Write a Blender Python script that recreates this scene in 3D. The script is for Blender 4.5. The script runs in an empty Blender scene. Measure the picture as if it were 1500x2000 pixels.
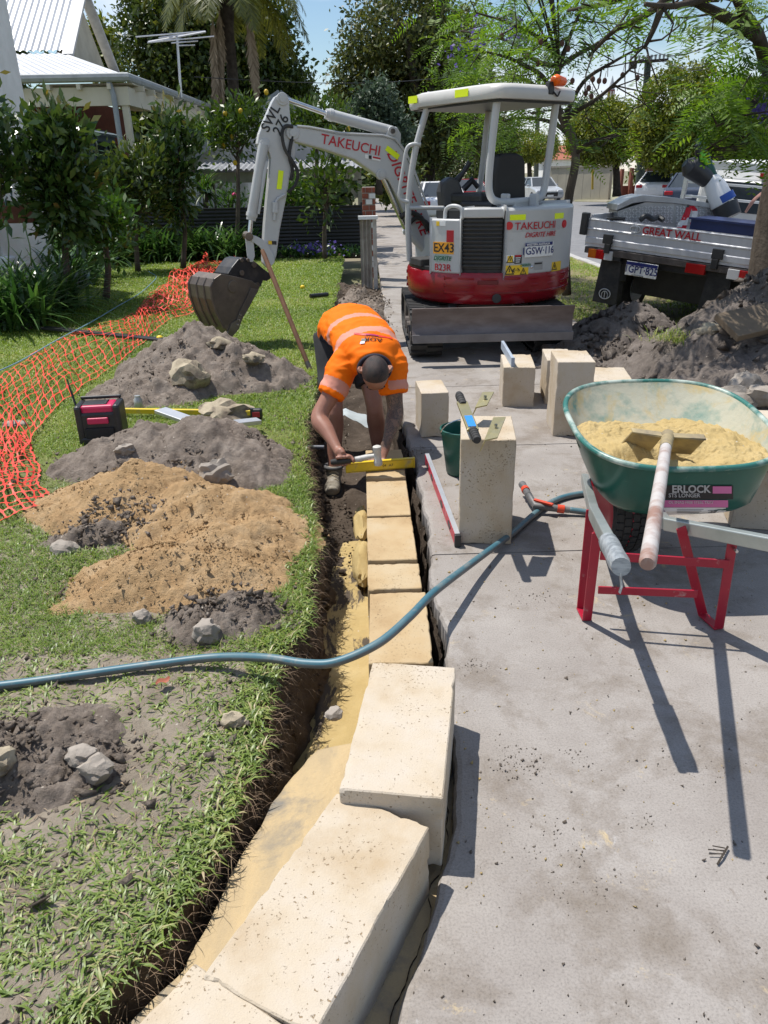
import bpy, bmesh, math, random
import numpy as np
from mathutils import Vector, Matrix
random.seed(7); RNG = np.random.default_rng(11)
SC = bpy.context.scene; COL = SC.collection
PI = math.pi
# ------------------------------------------------------------------ camera
F = 1480.0; HZ = 338.0; ROLL = math.radians(1.2); CH = 1.62; YAW = math.radians(1.1)
PITCH = math.atan((1000 - HZ) / F)
_f = np.array([math.sin(YAW)*math.cos(PITCH), math.cos(YAW)*math.cos(PITCH), -math.sin(PITCH)])
_r = np.array([math.cos(YAW), -math.sin(YAW), 0.0]); _u = np.cross(_r, _f)
CR = math.cos(ROLL)*_r - math.sin(ROLL)*_u
CU = math.sin(ROLL)*_r + math.cos(ROLL)*_u
CF = _f; CC = np.array([0, 0, CH])
cd = bpy.data.cameras.new('camera'); cam = bpy.data.objects.new('camera', cd); COL.objects.link(cam)
cd.sensor_fit = 'VERTICAL'; cd.sensor_height = 36.0; cd.sensor_width = 27.0
cd.lens = F/2000*36; cd.clip_start = 0.05; cd.clip_end = 3000
mw = Matrix.Identity(4)
for i in range(3):
    mw[i][0] = CR[i]; mw[i][1] = CU[i]; mw[i][2] = -CF[i]; mw[i][3] = CC[i]
cam.matrix_world = mw; SC.camera = cam
# ------------------------------------------------------------------ world and sun
SUN = Vector((-0.36, 0.24, 1.0)).normalized()
w = bpy.data.worlds.new('World'); SC.world = w; w.use_nodes = True
nt = w.node_tree; nt.nodes.clear()
out = nt.nodes.new('ShaderNodeOutputWorld'); bg = nt.nodes.new('ShaderNodeBackground')
sky = nt.nodes.new('ShaderNodeTexSky'); sky.sky_type = 'NISHITA'; sky.sun_disc = False
sky.sun_elevation = math.asin(SUN.z); sky.sun_rotation = math.atan2(SUN.x, SUN.y)
sky.air_density = 1.25; sky.dust_density = 0.0; sky.ozone_density = 4.5
tc = nt.nodes.new('ShaderNodeTexCoord'); mp = nt.nodes.new('ShaderNodeMapping'); mp.inputs['Scale'].default_value = (1.2, 1.2, 3.4)
mp.inputs['Location'].default_value = (0.35, 0.1, 0.0)
nz = nt.nodes.new('ShaderNodeTexNoise'); nz.inputs['Scale'].default_value = 2.3; nz.inputs['Detail'].default_value = 9; nz.inputs['Roughness'].default_value = 0.55
rp = nt.nodes.new('ShaderNodeValToRGB'); rp.color_ramp.elements[0].position = 0.46; rp.color_ramp.elements[1].position = 0.66
rp.color_ramp.elements[0].color = (0, 0, 0, 1); rp.color_ramp.elements[1].color = (0.85, 0.85, 0.85, 1)
mx = nt.nodes.new('ShaderNodeMix'); mx.data_type = 'RGBA'
mx.inputs[7].default_value = (8.6, 9.0, 10.0, 1)
L = nt.links.new
L(tc.outputs['Generated'], mp.inputs[0]); L(mp.outputs[0], nz.inputs['Vector']); L(nz.outputs['Fac'], rp.inputs[0])
L(rp.outputs[0], mx.inputs[0]); L(sky.outputs[0], mx.inputs[6]); L(mx.outputs[2], bg.inputs[0]); L(bg.outputs[0], out.inputs[0])
bg.inputs[1].default_value = 0.092
sl = bpy.data.lights.new('sun', 'SUN'); sl.energy = 4.35; sl.angle = math.radians(0.53); sl.color = (1.0, 0.955, 0.89)
so = bpy.data.objects.new('sun', sl); COL.objects.link(so)
so.rotation_euler = SUN.to_track_quat('Z', 'Y').to_euler()
SC.view_settings.view_transform = 'Standard'; SC.view_settings.look = 'None'
SC.view_settings.exposure = 0.40; SC.view_settings.gamma = 1.0; SC.view_settings.use_curve_mapping = False
SC.render.engine = 'CYCLES'
SC.cycles.max_bounces = 6; SC.cycles.transparent_max_bounces = 6; SC.cycles.use_denoising = True
SC.cycles.diffuse_bounces = 3; SC.cycles.glossy_bounces = 3; SC.cycles.caustics_reflective = False; SC.cycles.caustics_refractive = False

# ------------------------------------------------------------------ measuring helpers (pixel of the photo -> point on a real plane)
def ray(px, py): return CF + CR*(px-750)/F - CU*(py-1000)/F
def G(px, py, z=0.0):
    d = ray(px, py); return CC + d*((z-CH)/d[2])
def D(px, py, y):
    d = ray(px, py); return CC + d*(y/d[1])
def gz(y): return -0.008*min(max(y-10, 0), 150)
# ------------------------------------------------------------------ noise
def vnoise(x, y, seed=0):
    x = np.asarray(x, float); y = np.asarray(y, float)
    xi = np.floor(x).astype(np.int64); yi = np.floor(y).astype(np.int64); fx = x-xi; fy = y-yi
    fx = fx*fx*(3-2*fx); fy = fy*fy*(3-2*fy)
    def h(a, b):
        n = (a*374761393 + b*668265263 + seed*982451653) & 0x7fffffff
        n = ((n ^ (n >> 13)) * 1274126177) & 0x7fffffff
        return ((n ^ (n >> 16)) & 0xffff)/65535.0
    return (h(xi, yi)*(1-fx)+h(xi+1, yi)*fx)*(1-fy)+(h(xi, yi+1)*(1-fx)+h(xi+1, yi+1)*fx)*fy
def fbm(x, y, seed=0, oct=4, gain=0.5):
    s = 0; a = 1; t = 0
    for o in range(oct):
        s = s+a*vnoise(x*2**o, y*2**o, seed+o*17); t += a; a *= gain
    return s/t*2-1
# ------------------------------------------------------------------ mesh builder
ABS = {}
def absloc(o): return ABS.get(o.name, np.zeros(3)) if o else np.zeros(3)
def frame(axis):
    a = np.asarray(axis, float); a = a/np.linalg.norm(a)
    t = np.array([0, 0, 1.0]) if abs(a[2]) < 0.9 else np.array([1.0, 0, 0])
    u = np.cross(t, a); u /= np.linalg.norm(u); return u, np.cross(a, u), a
def rotz(a):
    c, s = math.cos(a), math.sin(a); return np.array([[c, -s, 0], [s, c, 0], [0, 0, 1.0]])
def rotx(a):
    c, s = math.cos(a), math.sin(a); return np.array([[1.0, 0, 0], [0, c, -s], [0, s, c]])
def roty(a):
    c, s = math.cos(a), math.sin(a); return np.array([[c, 0, s], [0, 1.0, 0], [-s, 0, c]])
class MB:
    def __init__(s): s.v = []; s.f = []; s.m = []
    def add(s, vs, fs, mi=0):
        b = len(s.v); s.v.extend([tuple(map(float, p)) for p in vs]); s.f.extend([tuple(b+i for i in f) for f in fs]); s.m.extend([mi]*len(fs)); return s
    def box(s, c, d, M=None, mi=0, taper=1.0):
        c = np.asarray(c, float); h = np.asarray(d, float)/2; P = []
        for z in (-1, 1):
            k = taper if z > 0 else 1
            for x, y in ((-1, -1), (1, -1), (1, 1), (-1, 1)):
                p = np.array([x*h[0]*k, y*h[1]*k, z*h[2]]); P.append(c+(M@p if M is not None else p))
        return s.add(P, [(3, 2, 1, 0), (4, 5, 6, 7), (0, 1, 5, 4), (1, 2, 6, 5), (2, 3, 7, 6), (3, 0, 4, 7)], mi)
    def hexa(s, b, t, mi=0):   # bottom quad ccw from above, top quad
        return s.add(list(b)+list(t), [(3, 2, 1, 0), (4, 5, 6, 7), (0, 1, 5, 4), (1, 2, 6, 5), (2, 3, 7, 6), (3, 0, 4, 7)], mi)
    def prism(s, pts, ext, mi=0):  # planar 3D outline extruded by vector ext
        pts = [np.asarray(p, float) for p in pts]; n = len(pts); e = np.asarray(ext, float)
        return s.add(pts+[p+e for p in pts], [tuple(range(n))[::-1], tuple(range(n, 2*n))]+[(i, (i+1) % n, n+(i+1) % n, n+i) for i in range(n)], mi)
    def bar(s, a, b, w, h, up=(0, 0, 1), mi=0):
        a = np.asarray(a, float); b = np.asarray(b, float); d = b-a; l = np.linalg.norm(d); d = d/l
        u = np.cross(np.asarray(up, float), d); nu = np.linalg.norm(u)
        u = frame(d)[0] if nu < 1e-6 else u/nu
        v = np.cross(d, u); return s.box((a+b)/2, (w, h, l), np.column_stack([u, v, d]), mi)
    def tube(s, pts, r, seg=8, cap=True, mi=0, sq=None):
        P = [np.asarray(p, float) for p in pts]; n = len(P)
        R_ = [r]*n if np.isscalar(r) else list(r)
        t0 = P[1]-P[0]; u, v, a = frame(t0); V = []
        for i in range(n):
            t = P[min(i+1, n-1)]-P[max(i-1, 0)]; t = t/(np.linalg.norm(t)+1e-12)
            u = u-t*np.dot(u, t); u = u/(np.linalg.norm(u)+1e-12); v = np.cross(t, u)
            rr = R_[i]; ra, rb = (rr, rr) if np.isscalar(rr) else rr
            for k in range(seg):
                q = 2*PI*k/seg; V.append(P[i]+u*ra*math.cos(q)+v*rb*math.sin(q))
        Fc = [(i*seg+k, i*seg+(k+1) % seg, (i+1)*seg+(k+1) % seg, (i+1)*seg+k) for i in range(n-1) for k in range(seg)]
        if cap: Fc += [tuple(range(seg))[::-1], tuple(range((n-1)*seg, n*seg))]
        return s.add(V, Fc, mi)
    def cyl(s, a, b, r, seg=12, r2=None, mi=0): return s.tube([a, b], [r, r if r2 is None else r2], seg, True, mi)
    def lathe(s, prof, o, axis=(0, 0, 1), seg=16, mi=0):
        u, v, a = frame(axis); o = np.asarray(o, float); V = []
        for r, h in prof:
            for k in range(seg):
                q = 2*PI*k/seg; V.append(o+a*h+(u*math.cos(q)+v*math.sin(q))*max(r, 1e-4))
        n = len(prof)
        return s.add(V, [(i*seg+k, i*seg+(k+1) % seg, (i+1)*seg+(k+1) % seg, (i+1)*seg+k) for i in range(n-1) for k in range(seg)]+[tuple(range(seg))[::-1], tuple(range((n-1)*seg, n*seg))], mi)
    def ball(s, c, r, seg=10, rings=6, mi=0):
        r = np.ones(3)*r; c = np.asarray(c, float); V = []
        for i in range(rings+1):
            t = PI*i/rings
            for k in range(seg):
                q = 2*PI*k/seg; V.append(c+r*np.array([max(math.sin(t), 1e-3)*math.cos(q), max(math.sin(t), 1e-3)*math.sin(q), -math.cos(t)]))
        return s.add(V, [(i*seg+k, i*seg+(k+1) % seg, (i+1)*seg+(k+1) % seg, (i+1)*seg+k) for i in range(rings) for k in range(seg)], mi)
    def grid(s, P, mi=0, closed=False):
        P = np.asarray(P); n, m = P.shape[:2]; b = len(s.v); s.v.extend(map(tuple, P.reshape(-1, 3)))
        fs = [(b+i*m+j, b+i*m+(j+1) % m, b+(i+1)*m+(j+1) % m, b+(i+1)*m+j) for i in range(n-1) for j in range(m if closed else m-1)]
        s.f.extend(fs); s.m.extend([mi]*len(fs)); return s
    def build(s, name, mats, parent=None, smooth=False, bev=0.0, seg=2, **tags):
        me = bpy.data.meshes.new(name); off = absloc(parent)
        v = np.asarray(s.v)-off
        me.from_pydata(v.tolist(), [], s.f)
        mats = mats if isinstance(mats, (list, tuple)) else [mats]
        for m in mats: me.materials.append(m)
        if len(mats) > 1: me.polygons.foreach_set('material_index', s.m)
        if smooth:
            me.polygons.foreach_set('use_smooth', [True]*len(s.f))
            if smooth != 'all': me.set_sharp_from_angle(angle=math.radians(40))
        me.update(); return link(name, me, parent, bev, seg, **tags)
def link(name, me, parent=None, bev=0.0, seg=2, **tags):
    o = bpy.data.objects.new(name, me); COL.objects.link(o)
    if parent: o.parent = parent; ABS[o.name] = absloc(parent)
    if bev:
        b = o.modifiers.new('bevel', 'BEVEL'); b.width = bev; b.segments = seg; b.limit_method = 'ANGLE'; b.angle_limit = math.radians(35)
    for k, val in tags.items(): o[k] = val
    return o
def tagd(label, cat, group=None):
    d = dict(label=label, category=cat)
    if group: d['group'] = group
    return d
def thing(name, label, cat, loc=(0, 0, 0), group=None, rz=0):
    o = bpy.data.objects.new(name, None); COL.objects.link(o); o.location = [float(c) for c in loc]; o.rotation_euler = (0, 0, rz)
    o.empty_display_size = 0.1
    o['label'] = label; o['category'] = cat
    if group: o['group'] = group
    ABS[o.name] = np.asarray(loc, float); return o
def copy_tree(src, loc, rz=0, label=None, scale=None):
    kids = {}
    r = src.copy(); COL.objects.link(r); r.location = [float(c) for c in loc]; r.rotation_euler = (0, 0, rz)
    if scale: r.scale = scale
    if label: r['label'] = label
    for ch in src.children:
        c = ch.copy(); COL.objects.link(c); c.parent = r
        for g in ch.children:
            d = g.copy(); COL.objects.link(d); d.parent = c
    return r
# ------------------------------------------------------------------ materials
def N(nt, t, **kw):
    n = nt.nodes.new('ShaderNode'+t)
    for k, v in kw.items():
        if k in n.inputs: n.inputs[k].default_value = v
        else: setattr(n, k, v)
    return n
def base(name, rough=0.6, metal=0.0, spec=0.5):
    m = bpy.data.materials.new(name); m.use_nodes = True; nt = m.node_tree; b = nt.nodes['Principled BSDF']
    b.inputs['Roughness'].default_value = rough; b.inputs['Metallic'].default_value = metal; b.inputs['Specular IOR Level'].default_value = spec
    return m, nt, b
def ramp(nt, stops, interp='LINEAR'):
    r = nt.nodes.new('ShaderNodeValToRGB'); r.color_ramp.interpolation = interp; e = r.color_ramp.elements
    while len(e) < len(stops): e.new(0.5)
    for i, (p, c) in enumerate(stops):
        e[i].position = p; c = c if not np.isscalar(c) else (c, c, c); e[i].color = (*c, 1)
    return r
def noise(nt, scale, detail=6, rough=0.6, coord='Object', dist=0.0, sc=None):
    tc = nt.nodes.new('ShaderNodeTexCoord'); n = N(nt, 'TexNoise', Scale=scale, Detail=detail, Roughness=rough, Distortion=dist)
    if sc:
        mp = nt.nodes.new('ShaderNodeMapping'); mp.inputs['Scale'].default_value = sc; nt.links.new(tc.outputs[coord], mp.inputs[0]); nt.links.new(mp.outputs[0], n.inputs['Vector'])
    else: nt.links.new(tc.outputs[coord], n.inputs['Vector'])
    return n
def mixc(nt, fac, a, b):
    m = nt.nodes.new('ShaderNodeMix'); m.data_type = 'RGBA'
    for i, x in ((0, fac), (6, a), (7, b)):
        if hasattr(x, 'links') or hasattr(x, 'is_linked'): nt.links.new(x, m.inputs[i])
        elif np.isscalar(x): m.inputs[i].default_value = x
        else: m.inputs[i].default_value = (*x, 1)
    return m.outputs[2]
def bump(nt, b, h, strength=0.5, dist=0.01):
    n = N(nt, 'Bump', Strength=strength, Distance=dist); nt.links.new(h, n.inputs['Height']); nt.links.new(n.outputs[0], b.inputs['Normal'])
def M(name, c1, rough=0.5, c2=None, scale=6, metal=0.0, bmp=0.0, bs=60, spec=0.5, lo=0.4, hi=0.65, dirt=None, dscale=3, dlo=0.55, dhi=0.7, sc=None):
    m, nt, b = base(name, rough, metal, spec)
    if c2 is None: c2 = tuple(x*0.8 for x in c1)
    n = noise(nt, scale, 7, 0.62, sc=sc); r = ramp(nt, [(lo, c1), (hi, c2)]); nt.links.new(n.outputs['Fac'], r.inputs[0]); c = r.outputs[0]
    if dirt:
        n2 = noise(nt, dscale, 9, 0.7, dist=0.4); r2 = ramp(nt, [(dlo, 0.0), (dhi, 1.0)]); nt.links.new(n2.outputs['Fac'], r2.inputs[0])
        c = mixc(nt, r2.outputs[0], c, dirt)
    nt.links.new(c, b.inputs['Base Color'])
    if bmp:
        n3 = noise(nt, bs, 5, 0.6); bump(nt, b, n3.outputs['Fac'], bmp, 0.01)
    return m
def flat(name, c, rough=0.5, metal=0.0):
    m, nt, b = base(name, rough, metal); b.inputs['Base Color'].default_value = (*c, 1); return m
def leafmat(name, cols, rough=0.45, trans=0.35, attr='rnd'):
    m, nt, b = base(name, rough); a = nt.nodes.new('ShaderNodeAttribute'); a.attribute_name = attr
    k = len(cols); r = ramp(nt, [(i/(k-1) if k > 1 else 0, c) for i, c in enumerate(cols)]); nt.links.new(a.outputs['Fac'], r.inputs[0])
    nt.links.new(r.outputs[0], b.inputs['Base Color'])
    if trans:
        t = nt.nodes.new('ShaderNodeBsdfTranslucent'); ms = N(nt, 'MixShader', Fac=trans)
        g = N(nt, 'HueSaturation', Value=1.35, Saturation=1.1); nt.links.new(r.outputs[0], g.inputs['Color']); nt.links.new(g.outputs[0], t.inputs['Color'])
        nt.links.new(b.outputs[0], ms.inputs[1]); nt.links.new(t.outputs[0], ms.inputs[2]); nt.links.new(ms.outputs[0], nt.nodes['Material Output'].inputs[0])
    return m
# concrete of the footpath
def concrete():
    m, nt, b = base('footpath concrete', 0.85, spec=0.25)
    a = noise(nt, 2.2, 9, 0.68); r = ramp(nt, [(0.3, (0.240, 0.214, 0.192)), (0.5, (0.288, 0.262, 0.238)), (0.72, (0.34, 0.314, 0.288))]); nt.links.new(a.outputs['Fac'], r.inputs[0])
    d = noise(nt, 2.6, 10, 0.72, dist=0.3); rd = ramp(nt, [(0.49, 0.0), (0.57, 0.42), (0.67, 0.8)]); nt.links.new(d.outputs['Fac'], rd.inputs[0])
    c = mixc(nt, rd.outputs[0], r.outputs[0], (0.165, 0.135, 0.105))
    s = noise(nt, 5.5, 8, 0.75, dist=0.5, sc=(1, 1, 1)); rs = ramp(nt, [(0.60, 0.0), (0.68, 0.85)]); nt.links.new(s.outputs['Fac'], rs.inputs[0])
    k = noise(nt, 0.8, 3, 0.5); rk = ramp(nt, [(0.40, 0.0), (0.55, 1.0)]); nt.links.new(k.outputs['Fac'], rk.inputs[0])
    mu = N(nt, 'Math', operation='MULTIPLY'); nt.links.new(rs.outputs[0], mu.inputs[0]); nt.links.new(rk.outputs[0], mu.inputs[1])
    c = mixc(nt, mu.outputs[0], c, (0.50, 0.39, 0.22))
    g1 = noise(nt, 15, 8, 0.75, dist=0.6); g2 = ramp(nt, [(0.62, 0.0), (0.70, 0.85)]); nt.links.new(g1.outputs['Fac'], g2.inputs[0]); g3 = noise(nt, 1.7, 4, 0.6); g4 = ramp(nt, [(0.42, 0.0), (0.62, 1.0)]); nt.links.new(g3.outputs['Fac'], g4.inputs[0])
    gm = N(nt, 'Math', operation='MULTIPLY'); nt.links.new(g2.outputs[0], gm.inputs[0]); nt.links.new(g4.outputs[0], gm.inputs[1]); c = mixc(nt, gm.outputs[0], c, (0.13, 0.10, 0.075))
    wn = noise(nt, 4.2, 9, 0.8, dist=1.2); rw = ramp(nt, [(0.64, 0.0), (0.70, 0.45)]); nt.links.new(wn.outputs['Fac'], rw.inputs[0])
    c = mixc(nt, rw.outputs[0], c, (0.60, 0.60, 0.60))
    f = noise(nt, 160, 4, 0.7); rf = ramp(nt, [(0.3, 0.72), (0.5, 1.0), (0.72, 1.12)]); nt.links.new(f.outputs['Fac'], rf.inputs[0])
    mm = nt.nodes.new('ShaderNodeMix'); mm.data_type = 'RGBA'; mm.blend_type = 'MULTIPLY'; mm.inputs[0].default_value = 1
    nt.links.new(c, mm.inputs[6]); nt.links.new(rf.outputs[0], mm.inputs[7]); nt.links.new(mm.outputs[2], b.inputs['Base Color'])
    bump(nt, b, f.outputs['Fac'], 0.35, 0.004); return m
# reconstituted limestone with pores
def limestone(nm='limestone block', c1=(0.51, 0.45, 0.375), c2=(0.485, 0.41, 0.31), c3=(0.41, 0.315, 0.205)):
    m, nt, b = base(nm, 0.9, spec=0.2)
    oi = nt.nodes.new('ShaderNodeObjectInfo'); tc = nt.nodes.new('ShaderNodeTexCoord')
    ad = N(nt, 'VectorMath', operation='ADD'); ml = N(nt, 'VectorMath', operation='SCALE'); ml.inputs['Scale'].default_value = 40
    cx = nt.nodes.new('ShaderNodeCombineXYZ'); nt.links.new(oi.outputs['Random'], cx.inputs[0]); nt.links.new(oi.outputs['Random'], cx.inputs[1])
    nt.links.new(cx.outputs[0], ml.inputs[0]); nt.links.new(tc.outputs['Object'], ad.inputs[0]); nt.links.new(ml.outputs[0], ad.inputs[1])
    def nn(s, d, r, dist=0):
        n = N(nt, 'TexNoise', Scale=s, Detail=d, Roughness=r, Distortion=dist); nt.links.new(ad.outputs[0], n.inputs['Vector']); return n
    a = nn(4, 7, 0.6); r = ramp(nt, [(0.34, c1), (0.52, c2), (0.70, c3)]); nt.links.new(a.outputs['Fac'], r.inputs[0])
    p = nn(120, 4, 0.6, 0.3); q = nn(6, 4, 0.6)
    th = N(nt, 'Math', operation='MULTIPLY_ADD'); th.inputs[1].default_value = -0.32; th.inputs[2].default_value = 0.16; nt.links.new(q.outputs['Fac'], th.inputs[0])
    sub = N(nt, 'Math', operation='ADD'); nt.links.new(p.outputs['Fac'], sub.inputs[0]); nt.links.new(th.outputs[0], sub.inputs[1])
    rp_ = ramp(nt, [(0.30, 1.0), (0.36, 0.0)]); nt.links.new(sub.outputs[0], rp_.inputs[0])
    c = mixc(nt, rp_.outputs[0], r.outputs[0], (0.27, 0.19, 0.11))
    d = nn(9, 9, 0.75, 0.5); rd = ramp(nt, [(0.68, 0.0), (0.76, 0.7)]); nt.links.new(d.outputs['Fac'], rd.inputs[0])
    c = mixc(nt, rd.outputs[0], c, (0.22, 0.175, 0.13)); nt.links.new(c, b.inputs['Base Color'])
    fi = nn(220, 3, 0.6); mt = N(nt, 'Math', operation='MULTIPLY_ADD'); mt.inputs[1].default_value = -1.6
    ff = N(nt, 'Math', operation='MULTIPLY'); ff.inputs[1].default_value = 0.6; nt.links.new(fi.outputs['Fac'], ff.inputs[0])
    nt.links.new(rp_.outputs[0], mt.inputs[0]); nt.links.new(ff.outputs[0], mt.inputs[2]); bump(nt, b, mt.outputs[0], 0.6, 0.004); return m
def earth(name, c1, c2, c3, s=7, bs=70, bst=0.9, peb=(0.55, 0.5, 0.42), pamt=0.3):
    m, nt, b = base(name, 0.95, spec=0.1)
    a = noise(nt, s, 9, 0.7, dist=0.2); r = ramp(nt, [(0.3, c1), (0.5, c2), (0.7, c3)]); nt.links.new(a.outputs['Fac'], r.inputs[0])
    v = N(nt, 'TexVoronoi', Scale=42.0, Randomness=1.0); tc = nt.nodes.new('ShaderNodeTexCoord'); nt.links.new(tc.outputs['Object'], v.inputs['Vector'])
    rv = ramp(nt, [(0.10, 1.0), (0.2, 0.0)]); nt.links.new(v.outputs['Distance'], rv.inputs[0])
    sp = nt.nodes.new('ShaderNodeSeparateColor'); nt.links.new(v.outputs['Color'], sp.inputs[0]); g = ramp(nt, [(0.86-pamt*0.2, 0.0), (0.9, 1.0)]); nt.links.new(sp.outputs[0], g.inputs[0])
    mu = N(nt, 'Math', operation='MULTIPLY'); nt.links.new(rv.outputs[0], mu.inputs[0]); nt.links.new(g.outputs[0], mu.inputs[1])
    c = mixc(nt, mu.outputs[0], r.outputs[0], peb); nt.links.new(c, b.inputs['Base Color'])
    n3 = noise(nt, bs, 8, 0.75); bump(nt, b, n3.outputs['Fac'], bst, 0.02); return m
MC = concrete(); ML = limestone(); MLO = limestone('laid limestone block', (0.46, 0.365, 0.235), (0.44, 0.325, 0.185), (0.37, 0.255, 0.135))
MSOIL = earth('grey brown soil', (0.145, 0.117, 0.094), (0.23, 0.19, 0.157), (0.33, 0.28, 0.235), s=9)
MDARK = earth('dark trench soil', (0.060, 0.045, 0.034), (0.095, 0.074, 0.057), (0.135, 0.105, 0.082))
MSAND = earth('orange yellow sand', (0.40, 0.25, 0.125), (0.49, 0.325, 0.17), (0.56, 0.40, 0.235), pamt=0.0, bs=110)
MMORT = earth('yellow mortar sand', (0.42, 0.31, 0.135), (0.48, 0.36, 0.165), (0.53, 0.41, 0.205), s=5, bs=160, bst=0.5, pamt=0.0)
MMORT2 = M('trowelled mortar', (0.46, 0.35, 0.20), 0.9, (0.36, 0.285, 0.18), 5, bmp=0.5, bs=70, dirt=(0.20, 0.185, 0.16), dscale=3.2, dlo=0.52, dhi=0.66, spec=0.15, sc=(2.2, 0.7, 1))
MTURF = earth('lawn soil and thatch', (0.20, 0.165, 0.125), (0.29, 0.245, 0.19), (0.39, 0.335, 0.265), s=6, bs=60, bst=0.8)
MASPH = M('asphalt', (0.18, 0.18, 0.185), 0.9, (0.22, 0.22, 0.222), 3, bmp=0.3, bs=120, spec=0.2)
MGREY = M('machine light grey paint', (0.50, 0.505, 0.50), 0.32, (0.46, 0.465, 0.46), 4, dirt=(0.40, 0.385, 0.35), dscale=5, dlo=0.6, dhi=0.8)
MRED = M('machine red paint', (0.27, 0.006, 0.014), 0.22, (0.22, 0.006, 0.012), 5, dirt=(0.22, 0.09, 0.08), dscale=6, dlo=0.66, dhi=0.85)
MBLK = M('black plastic', (0.018, 0.018, 0.02), 0.45, (0.03, 0.03, 0.03), 8)
MRUB = M('black rubber', (0.022, 0.022, 0.022), 0.8, (0.05, 0.047, 0.043), 9)
MSTEEL = M('worn dark steel', (0.085, 0.072, 0.066), 0.5, (0.12, 0.105, 0.096), 7, metal=0.35, dirt=(0.22, 0.19, 0.165), dscale=5, dlo=0.58, dhi=0.7, bmp=0.15)
MBUCK = M('rusty bucket steel', (0.115, 0.092, 0.075), 0.42, (0.17, 0.137, 0.108), 5, metal=0.5, dirt=(0.20, 0.16, 0.12), dscale=4, bmp=0.1)
MCHR = M('bright steel', (0.62, 0.63, 0.64), 0.22, (0.5, 0.5, 0.5), 9, metal=1.0)
MALU = M('brushed aluminium', (0.66, 0.665, 0.675), 0.42, (0.55, 0.555, 0.565), 4, metal=0.75, sc=(1, 1, 12))
MYEL = flat('reflective yellow green', (0.80, 0.95, 0.0), 0.4)
MWHT = M('white paint', (0.78, 0.78, 0.77), 0.4, (0.72, 0.72, 0.71), 5)
MREDP = flat('print red', (0.45, 0.01, 0.02), 0.5); MBLKP = flat('print black', (0.015, 0.015, 0.015), 0.5)
MNAVY = flat('plate navy', (0.012, 0.02, 0.14), 0.5); MORP = flat('sticker orange', (0.85, 0.36, 0.02), 0.5); MYELP = flat('sticker yellow', (0.80, 0.52, 0.02), 0.5)
MGRNP = flat('print green', (0.02, 0.12, 0.06), 0.5); MPGRN = flat('sticker pale green', (0.33, 0.42, 0.37), 0.5)
MBARK = M('grey brown bark', (0.12, 0.098, 0.078), 0.95, (0.065, 0.052, 0.042), 9, bmp=0.9, bs=26, spec=0.1, sc=(1, 1, 0.35))
MDBARK = M('dark bark', (0.075, 0.062, 0.05), 0.95, (0.04, 0.033, 0.027), 6, bmp=0.8, bs=30, spec=0.1)
MWOOD = M('brown timber handle', (0.22, 0.105, 0.05), 0.6, (0.15, 0.07, 0.035), 14, sc=(1, 1, 0.15))
MBRICK = M('red brick', (0.28, 0.085, 0.05), 0.9, (0.20, 0.06, 0.04), 11, bmp=0.4, bs=60)
MCREAM = M('cream paint', (0.60, 0.545, 0.43), 0.6, (0.54, 0.49, 0.38), 3)
MROOF = M('galvanised roof', (0.58, 0.59, 0.60), 0.4, (0.50, 0.51, 0.525), 1.5, metal=0.35)
MREND = M('white render', (0.76, 0.76, 0.755), 0.85, (0.68, 0.68, 0.67), 4, bmp=0.3, bs=30)
MWP = flat('print white', (0.8, 0.8, 0.78), 0.5)
MGLASS = flat('dark glass', (0.03, 0.04, 0.05), 0.08)
def text(body, size, o, u, v, mat, parent=None, name='lettering', align='CENTER', off=0.0, ext=0.0006, shear=0.0, sx=1.0, arc=None):
    cu = bpy.data.curves.new(name, 'FONT'); cu.body = body; cu.size = size; cu.align_x = align; cu.align_y = 'CENTER'; cu.extrude = ext; cu.offset = off*size; cu.shear = shear; cu.resolution_u = 3
    ob = bpy.data.objects.new('tmp', cu); COL.objects.link(ob)
    dg = bpy.context.evaluated_depsgraph_get(); me = bpy.data.meshes.new_from_object(ob.evaluated_get(dg)); bpy.data.objects.remove(ob)
    me.name = name; n = len(me.vertices); co = np.zeros(n*3); me.vertices.foreach_get('co', co); co = co.reshape(-1, 3)
    u = np.asarray(u, float); u = u/np.linalg.norm(u); v = np.asarray(v, float); v = v/np.linalg.norm(v); nn = np.cross(u, v); o = np.asarray(o, float)
    P = arc(co) if arc else o+np.outer(co[:, 0]*sx, u)+np.outer(co[:, 1], v)+np.outer(co[:, 2], nn)
    me.vertices.foreach_set('co', (P-absloc(parent)).ravel()); me.materials.clear(); me.materials.append(mat); me.update()
    return link(name, me, parent)
def spline(P, k=10):
    P = np.array(P, float); P = np.vstack([2*P[0]-P[1], P, 2*P[-1]-P[-2]]); o = []
    for i in range(1, len(P)-2):
        for t in np.linspace(0, 1, k, endpoint=False):
            a, b, c, d = P[i-1:i+3]; o.append(0.5*((2*b)+(c-a)*t+(2*a-5*b+4*c-d)*t*t+(-a+3*b-3*c+d)*t**3))
    o.append(P[-2]); return np.array(o)
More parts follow.
